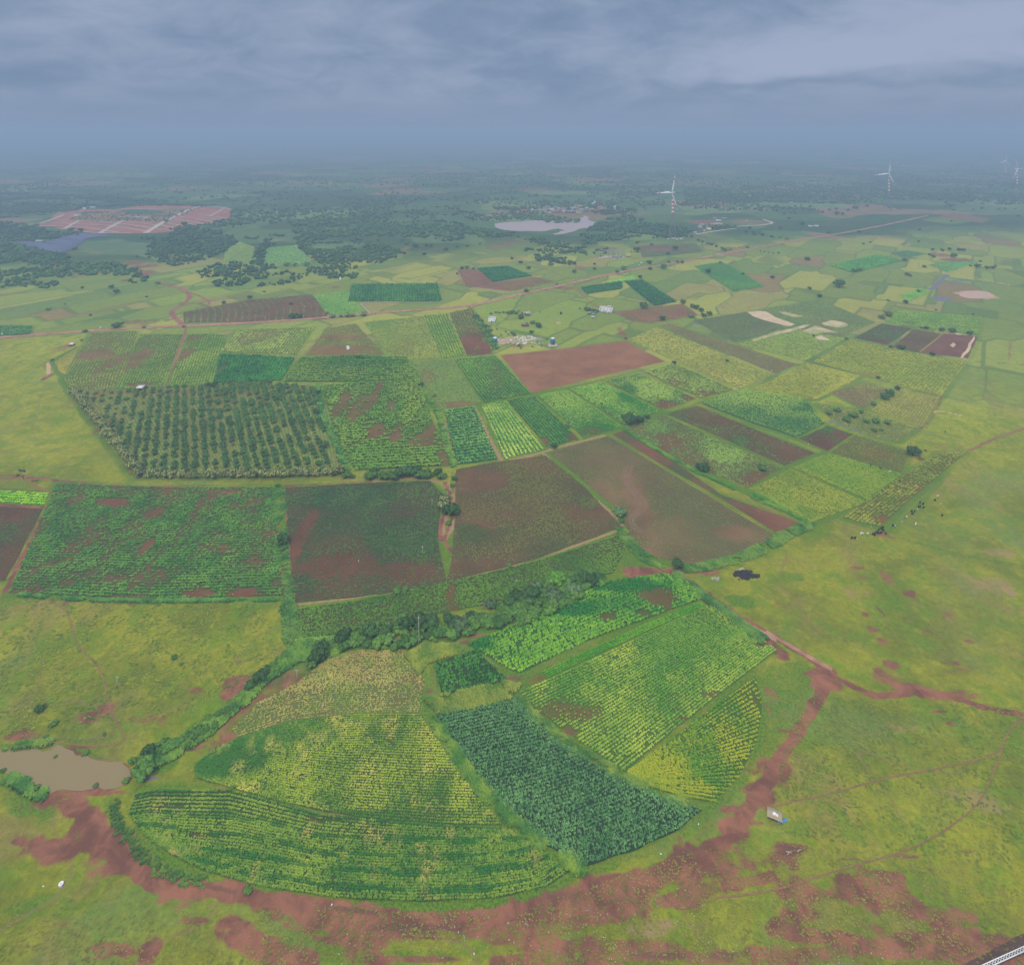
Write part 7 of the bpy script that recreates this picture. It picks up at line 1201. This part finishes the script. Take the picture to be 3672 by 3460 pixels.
m.add(V, [(3*i, 3*i+1, 3*i+4, 3*i+3) for i in range(8)]+[(3*i+1, 3*i+2, 3*i+5, 3*i+4) for i in range(8)]); o = m.obj('tarpaulin', M_BLUE); o.location = (X, Y, 0); o.rotation_euler = (0, 0, R(12)); o.scale = (1.15, 1.3, 1.2); tag(o, 'crumpled bright blue tarpaulin heaped in front of the thatched hut', 'tarpaulin')
def heap(name, label, cat, dat, h, mat, n, s0, s1, seed):
    r = np.random.default_rng(seed); P = pts(dat); mn, mx = P.min(0), P.max(0); Q = r.random((n*5, 2))*(mx-mn)+mn; d = sdist(Q, P); k = d > 0; Q, d = Q[k][:n], d[k][:n]; VV, FF, off = [], [], 0
    for (x, y), dd in zip(Q, d):
        s_ = r.uniform(s0, s1); V = ICO1[0]*(1+(r.random((len(ICO1[0]), 1))-.5)*.7)*s_*np.array([1, .8, .6])+np.array([x, y, min(h, dd*.35)*r.uniform(.6, 1)]); VV.append(V); FF.append(ICO1[1]+off); off += len(V)
    o = mesh_np(name, np.vstack(VV), np.vstack(FF), mat); tag(o, label, cat); return o
heap('manure_heap', 'black dung and rubbish heap on the meadow beside the junction', 'heap', 's 2628,2056 2640,2048 2675,2046 2694,2046 2696,2058 2722,2058 2728,2066 2712,2075 2690,2072 2680,2079 2650,2079 2648,2066 2634,2068', .8, paint('black_dung', C(58, 50, 54), .35, 1.2), 260, .35, .8, 5)
heap('ash_heap', 'small tan heap left of the black heap', 'heap', 's 2548,2072 2560,2068 2580,2070 2574,2084 2556,2082', .5, M_STONE, 40, .25, .5, 6); heap('soil_heap', 'pale gravel heap just behind the black heap', 'heap', 's 2650,2040 2664,2036 2666,2039 2652,2044', .4, M_STONE, 20, .25, .5, 7)
# pieces of driftwood on the dark bare patch
for i, (x0, y0, x1, y1) in enumerate(((630, 1200, 665, 1210), (695, 1200, 720, 1188), (640, 1215, 660, 1200))): a = np.array(G('d3', x0, y0)); b = np.array(G('d3', x1, y1)); m = MB(); m.tube([(*a, .15), (*((a+b)/2+.1), .3), (*b, .15)], [.16, .14, .1], 6); o = m.obj('log', paint('bleached_wood', C(190, 176, 156), .1, 3)); tag(o, 'bleached log on the dark bare patch, %s from left' % WORDN[(0, 2, 1)[i]], 'log', 'bleached logs')
# --- the covered well
X, Y = gp(219, 3172); e = empty('well', 'round well with a white ring cover on a tan stone base', 'well', (X, Y)); e.scale = (.85,)*3; m = MB(); m.tube([(0, 0, 0), (0, 0, .45)], [1.0, .8], 14); m.tube([(.5, -.5, 0), (.4, -.5, .3)], [.6, .4], 8); m.obj('stone_base', M_STONE, e)
V = []; 
for rr, z in ((.25, .55), (.85, .62), (.85, .5), (.25, .45)):
    for k in range(20): V.append((rr*math.cos(k*math.pi/10), rr*math.sin(k*math.pi/10), z))
F = [(a*20+k, ((a+1) % 4)*20+k, ((a+1) % 4)*20+(k+1) % 20, a*20+(k+1) % 20) for a in range(4) for k in range(20)]; mesh_np('cover_ring', np.array(V), np.array(F), M_WHITE, e)
for i, (x, y, lab) in enumerate(((155, 3178, 'white stone lying left of the well'), (1190, 3244, 'white plank on the bare red ground below the half moon field'), (1700, 3420, 'white plastic scrap on the red ground at the bottom edge'), (2370, 3062, 'white stone left of another above the red band'), (2505, 2955, 'white scrap beside the red track by the sorghum corner'))): X, Y = gp(x, y); heap_m = MB(); heap_m.box((0, 0, .15), (.6, .3, .2), i, .7); o = heap_m.obj('stone', M_WHITE); o.location = (X, Y, 0); tag(o, lab, 'stone')
# --- power poles
POLES = '''c2 1197,1275,270,thick 1290,235,36 1222,575,40
d1 668,265,40 1692,225,46
b1 208,1125,48 262,790,36 285,640,36 305,515,30 421,302,30 237,965,36 264,960,30 712,945,40 1345,108,20 1614,110,28 1890,107,30 1020,132,22 780,152,22 513,187,22
b2 1325,502,38 930,842,38 1090,977,40 1305,292,36 1342,367,24 1240,137,22 570,457,24 686,592,24 100,102,32 372,100,38
b3 495,857,34 510,867,32 890,892,36 1163,302,22 958,82,22 25,1105,32 1922,487,18
a2 887,1352,30 1345,1297,30 1568,1267,32 1767,1222,28 1878,1237,28 1933,1197,26 1917,1292,22
a3 85,1242,26 143,1192,24 128,1287,20 295,1162,26 688,1087,26 750,987,28 655,947,28 697,967,22 1170,952,24 1432,930,30 1317,947,28 1630,892,20 1830,872,20 1868,874,20
a4 100,867,22 135,872,24 217,857,18 375,832,18 432,822,18 703,772,16 783,767,16 862,757,14 930,740,14 1000,725,13 1062,707,13 1185,687,12'''
PL = [('the riverside thicket', 1500, 2340), ('the big dark field', 1550, 1900), ('the left meadow', 420, 2430), ('the tan field', 1060, 2430), ('the upper left meadow', 150, 1500), ('the orchard windbreak', 360, 1570), ('the main road on the left', 700, 1160), ('the wide green field', 1380, 1500), ('the olive fields', 1560, 1250), ('the dark round tree', 2060, 1530), ('the stone wall', 1500, 1110), ('the road bend in the centre', 1850, 1060), ('the road fork', 2100, 1000), ('the substation', 2170, 940), ('the oval brown field', 2450, 910), ('the upper right road', 2900, 850), ('the far right end of the road', 3150, 800), ('the left olive plots', 1190, 1340), ('the farmhouse', 2290, 1140), ('the wheel tracked field', 2260, 1540), ('the right tan meadow', 2560, 1300)]
pl_l, cur = [], None
for k in POLES.split():
    if k in TILE: cur = k; continue
    a = k.split(','); x, y, h = float(a[0]), float(a[1]), float(a[2]); t = TILE[cur]; sx, sy = t[0]+x/t[2], t[1]+y/t[2]
    lm = min(PL, key=lambda q: math.hypot(q[1]-sx, (q[2]-sy)*1.5))[0]; pl_l.append((lm, sx, sy, h/t[2]*HC/(sy-470), len(a) > 3))
cnt = {}
for lm, sx, sy, h, th in sorted(pl_l, key=lambda q: q[1]):
    X, Y = gp(sx, sy); n = cnt.get(lm, 0); cnt[lm] = n+1; h = max(h, 5); r0 = .16 if sy > 1500 else .26
    e = empty('power_pole', 'slender pale power pole by %s, %s from left' % (lm, WORDN[n]), 'power pole', (X, Y), 'power poles'); m = MB(); m.tube([(0, 0, 0), (prr.uniform(-.02, .02)*h, 0, h)], [r0, r0*.65], 6); m.obj('pole', M_POLE, e)
    m = MB(); m.tube([(-.9, 0, h*.93), (.9, 0, h*.93)], .09, 4); m.obj('crossarm', M_POLE, e)
    if th: m = MB(); m.box((0, -.3, .3), (.6, .4, .6)); m.obj('foot_box', M_WHITE, e)
# --- fences: thin posts with wires
def fence(label, dat, step, h=1.3, r0=.07):
    q = resample(pts(dat), step); e = empty('wire_fence', label, 'fence', (q[0][0], q[0][1])); o_ = q[0]
    for p in q: m = MB(); m.tube([(p[0]-o_[0], p[1]-o_[1], 0), (p[0]-o_[0]+prr.uniform(-.1, .1), p[1]-o_[1], h*prr.uniform(.85, 1.1))], r0, 4); m.obj('post', M_POLE, e)
    m = MB()
    for z in (h*.5, h*.9): m.tube([(p[0]-o_[0], p[1]-o_[1], z) for p in q], .015, 3)
    m.obj('wire', M_STEEL, e)
fence('wire fence on pale posts along the red track below the left meadow', 's 88,1702 130,1708 200,1716 300,1727 400,1736 480,1740 700,1742 900,1742', 4.5, 1.4)
fence('wire fence above the muddy pond', 'd1 150,548 290,558 430,562 560,560 650,556', 4, 1.1); fence('wire fence along the creek above the pond', 'd1 940,630 1080,560 1200,470 1290,425', 4, 1.1); fence('wire fence along the left edge of the long strip', 'c2 255,900 265,1050 275,1180 270,1230', 4.5, 1.1)
fence('boundary fence of the brown concrete road posts', 'm 1650,150 1780,140', 3, 1.4)
m = MB(); a = np.array(gp(70, 1689)); b = np.array(gp(88, 1692)); c = (a+b)/2; m.box((*c, .6), (np.linalg.norm(b-a), .5, 1.0), -.1); m.box((*a, .7), (.6, .7, 1.5)); m.box((*b, .7), (.6, .7, 1.5)); o = m.obj('gate_wall', paint('dark_brown_wall', C(100, 76, 66), .2, 2)); tag(o, 'low dark brown wall between pale stumps at the left track junction', 'wall')
# --- animals and people
def skin(name, verts, edges, radii, mat, sub=1):
    me = bpy.data.meshes.new(name); me.from_pydata(verts, edges, []); o = bpy.data.objects.new(name, me); COL.objects.link(o)
    sk = o.modifiers.new('skin', 'SKIN'); 
    if sub: s_ = o.modifiers.new('sub', 'SUBSURF'); s_.levels = sub; s_.render_levels = sub
    for v, r_ in zip(me.skin_vertices[0].data, radii): v.radius = r_ if hasattr(r_, '__len__') else (r_, r_)
    me.skin_vertices[0].data[0].use_root = True
    dg = bpy.context.evaluated_depsgraph_get(); m2 = bpy.data.meshes.new_from_object(o.evaluated_get(dg)); m2.name = name; m2.materials.clear(); m2.materials.append(mat)
    bpy.data.objects.remove(o); return m2
def cow_mesh(mat, graze=True):
    V = [(0, 0, 1.05), (.55, 0, 1.1), (.95, 0, 1.2), (1.25, 0, .75 if graze else 1.45), (1.55, 0, .25 if graze else 1.4), (-.55, 0, 1.1), (-.85, 0, 1.12), (-1.0, 0, .8), (-1.02, 0, .45)]
    E = [(0, 1), (1, 2), (2, 3), (3, 4), (0, 5), (5, 6), (6, 7), (7, 8)]; Rr = [.36, .38, .26, .17, .11, .36, .24, .05, .04]
    for bx, root in ((.6, 1), (-.62, 5)):
        for s_ in (-1, 1):
            i = len(V); k = .06 if bx < 0 else -.02; V += [(bx, s_*.2, .75), (bx+k, s_*.22, .42), (bx, s_*.22, .03)]; E += [(root, i), (i, i+1), (i+1, i+2)]; Rr += [.14, .075, .06]
    i = len(V); V += [(1.22, .18, .95 if graze else 1.55), (1.22, -.18, .95 if graze else 1.55)]; E += [(3, i), (3, i+1)]; Rr += [.04, .04]
    return skin('cow_body', V, E, Rr, mat)
COWS = {'k': [cow_mesh(M_BLACK, True), cow_mesh(M_BLACK, False)], 'w': [cow_mesh(M_COW, True), cow_mesh(M_COW, False)], 'b': [cow_mesh(M_BROWN, True), cow_mesh(M_BROWN, False)]}
CT = '''k 1190,78,k 1235,105,k 1165,148,k 1192,140,k 1242,155,k 1072,208,k 1115,208,k 1080,245,k 1000,293,w 1130,388,w 808,410,k 655,440,k 648,462,k 662,480,k 603,472,k 575,520,k 600,515,k 635,515,k 702,525,k 520,535,k 543,545,k 352,528,w 370,528,w 446,532,w 220,588,k 262,590,k 1400,52,k 1503,270,k 1440,-6,w
b4 895,1130,k 967,1152,k 1033,1173,w 1287,1025,k 1155,1028,w 1101,1243,k 1427,888,k
s 63,1704,k 82,1706,b 118,1724,b 132,1723,b'''
cn, cur = {}, None; cl_ = []
for k in CT.split():
    if k in TILE and ',' not in k: cur = k; continue
    x, y, c = k.split(','); t = TILE[cur]; cl_.append((t[0]+float(x)/t[2], t[1]+float(y)/t[2], c))
for sx, sy, c in sorted(cl_):
    z_ = 'left track junction' if sx < 500 else ('hedge line below the big tree' if sy < 1740 else ('path crossing' if sx < 3210 else 'open meadow beside the striped strip')); kk = (c, z_); n = cn.get(kk, 0); cn[kk] = n+1
    X, Y = gp(sx, sy+4); o = obj('cow', COWS[c][(n*7+len(z_)) % 3 == 0], None, (X, Y, 0), prr.choice((.6, .9, .4, 3.6, 3.9, 2.2)), .88)
    tag(o, '%s at the %s, %s of its colour from left' % ({'k': 'black buffalo', 'w': 'white cow', 'b': 'brown cow'}[c], z_, WORDN[n]), 'cow' if c != 'k' else 'buffalo', 'grazing cattle')
bird = skin('egret_body', [(0, 0, .42), (.22, 0, .5), (.3, 0, .68), (.42, 0, .7), (-.28, 0, .36), (.02, .06, .2), (.02, .06, .01), (.02, -.06, .2), (.02, -.06, .01)], [(0, 1), (1, 2), (2, 3), (0, 4), (0, 5), (5, 6), (0, 7), (7, 8)], [.13, .08, .04, .02, .04, .02, .015, .02, .015], M_WHITE)
for i, (t_, x, y) in enumerate((('k', 290, 613), ('k', 405, 576), ('k', 495, 442), ('k', 838, 430), ('k', 930, 373), ('k', 1160, 193), ('k', 1480, 118), ('k', 1155, 160), ('b4', 857, 1112), ('b4', 1175, 1162), ('b4', 1218, 1283), ('b4', 450, 987), ('c2', 767, 628), ('c2', 488, 1173), ('c3', 100, 767))): o = obj('egret', bird, None, (*G(t_, x, y), 0), prr.random()*6, 1.5); tag(o, 'white egret in the fields, %s from the front of the cattle' % WORDN[i] if i < 8 else 'lone white egret, %s' % ('on the meadow bank left of the buffaloes', 'right end of the olive ploughed field', 'inside the striped strip', 'on the corner of the dark plot', 'in the big dark field', 'at the left corner of the thicket', 'in the long strip of green rows')[i-8], 'egret', 'white egrets')
body = skin('person_body', [(0, 0, .95), (0, 0, 1.2), (0, 0, 1.42), (0, 0, 1.52), (0, .02, 1.64), (.1, 0, .5), (.11, .03, .05), (-.1, 0, .5), (-.11, -.05, .05), (.2, 0, 1.38), (.26, .02, 1.1), (.24, .12, .86), (-.2, 0, 1.38), (-.26, .02, 1.1), (-.24, .1, .86), (.11, .16, .03), (-.11, .1, .03)], [(0, 1), (1, 2), (2, 3), (3, 4), (0, 5), (5, 6), (0, 7), (7, 8), (2, 9), (9, 10), (10, 11), (2, 12), (12, 13), (13, 14), (6, 15), (8, 16)], [.15, .14, .15, .06, .11, .08, .05, .08, .05, .06, .045, .035, .06, .045, .035, .04, .04], paint('skin', C(130, 92, 74), .05, 3))
X, Y = gp(84, 1718); e = empty('person', 'person in a blue top walking on the path near the left junction', 'person', (X, Y), None, 1.0); obj('person_body', body, e)
m = MB(); m.tube([(0, 0, .92), (0, 0, 1.1), (0, 0, 1.35), (0, 0, 1.46)], [.18, .17, .2, .1], 12); m.obj('shirt', M_BLUE, e); m = MB(); m.tube([(0, 0, .95), (0, 0, .55), (0, 0, .2)], [.18, .2, .2], 12); m.obj('trousers', M_BLACK, e); m = MB(); m.tube([(0, .0, 1.66), (0, 0, 1.74), (0, 0, 1.79)], [.125, .11, .03], 10); m.obj('hair', M_BLACK, e)
# --- pale lattice boom and the dark shade painted beside it in the bottom right corner
a = np.array(gp(3500, 3484)); b = np.array(gp(3720, 3384)); m = MB(); d = (b-a)/np.linalg.norm(b-a); nrm = np.array([-d[1], d[0]]); L = np.linalg.norm(b-a); n = 22
ch = [(nrm*.42, .4), (-nrm*.42, .4), (np.zeros(2), 1.15)]
for o2, z in ch: m.tube([(*(a+o2), z), (*(b+o2), z)], .11, 5)
for i in range(n):
    p, q = a+d*L*i/n, a+d*L*(i+1)/n
    for (o1, z1), (o2, z2) in zip(ch, ch[1:]+ch[:1]): m.tube([(*(p+o1), z1), (*(q+o2), z2)], .075, 4)
o = m.obj('lattice_boom', M_WHITE); tag(o, 'pale steel lattice boom slanting across the bottom right corner', 'boom')
ribbon('shade_band', 'dark band of shade painted on the ground behind the lattice boom', 's 3440,3500 3540,3450 3620,3408 3700,3368', 3.2, dirt_mat('painted_shade', C(84, 66, 62), C(104, 82, 72), .4), z=.05)  # shade beside the boom, painted as a dark ribbon on the ground
rubble('gravel', 'small stones scattered over the red ground at the bottom', 'd2 0,1520 900,1600 1988,1300 2400,1700 3400,1750 3400,1845 0,1845', 260, .12, .3, M_STONE, 9, .6)
make_haze()
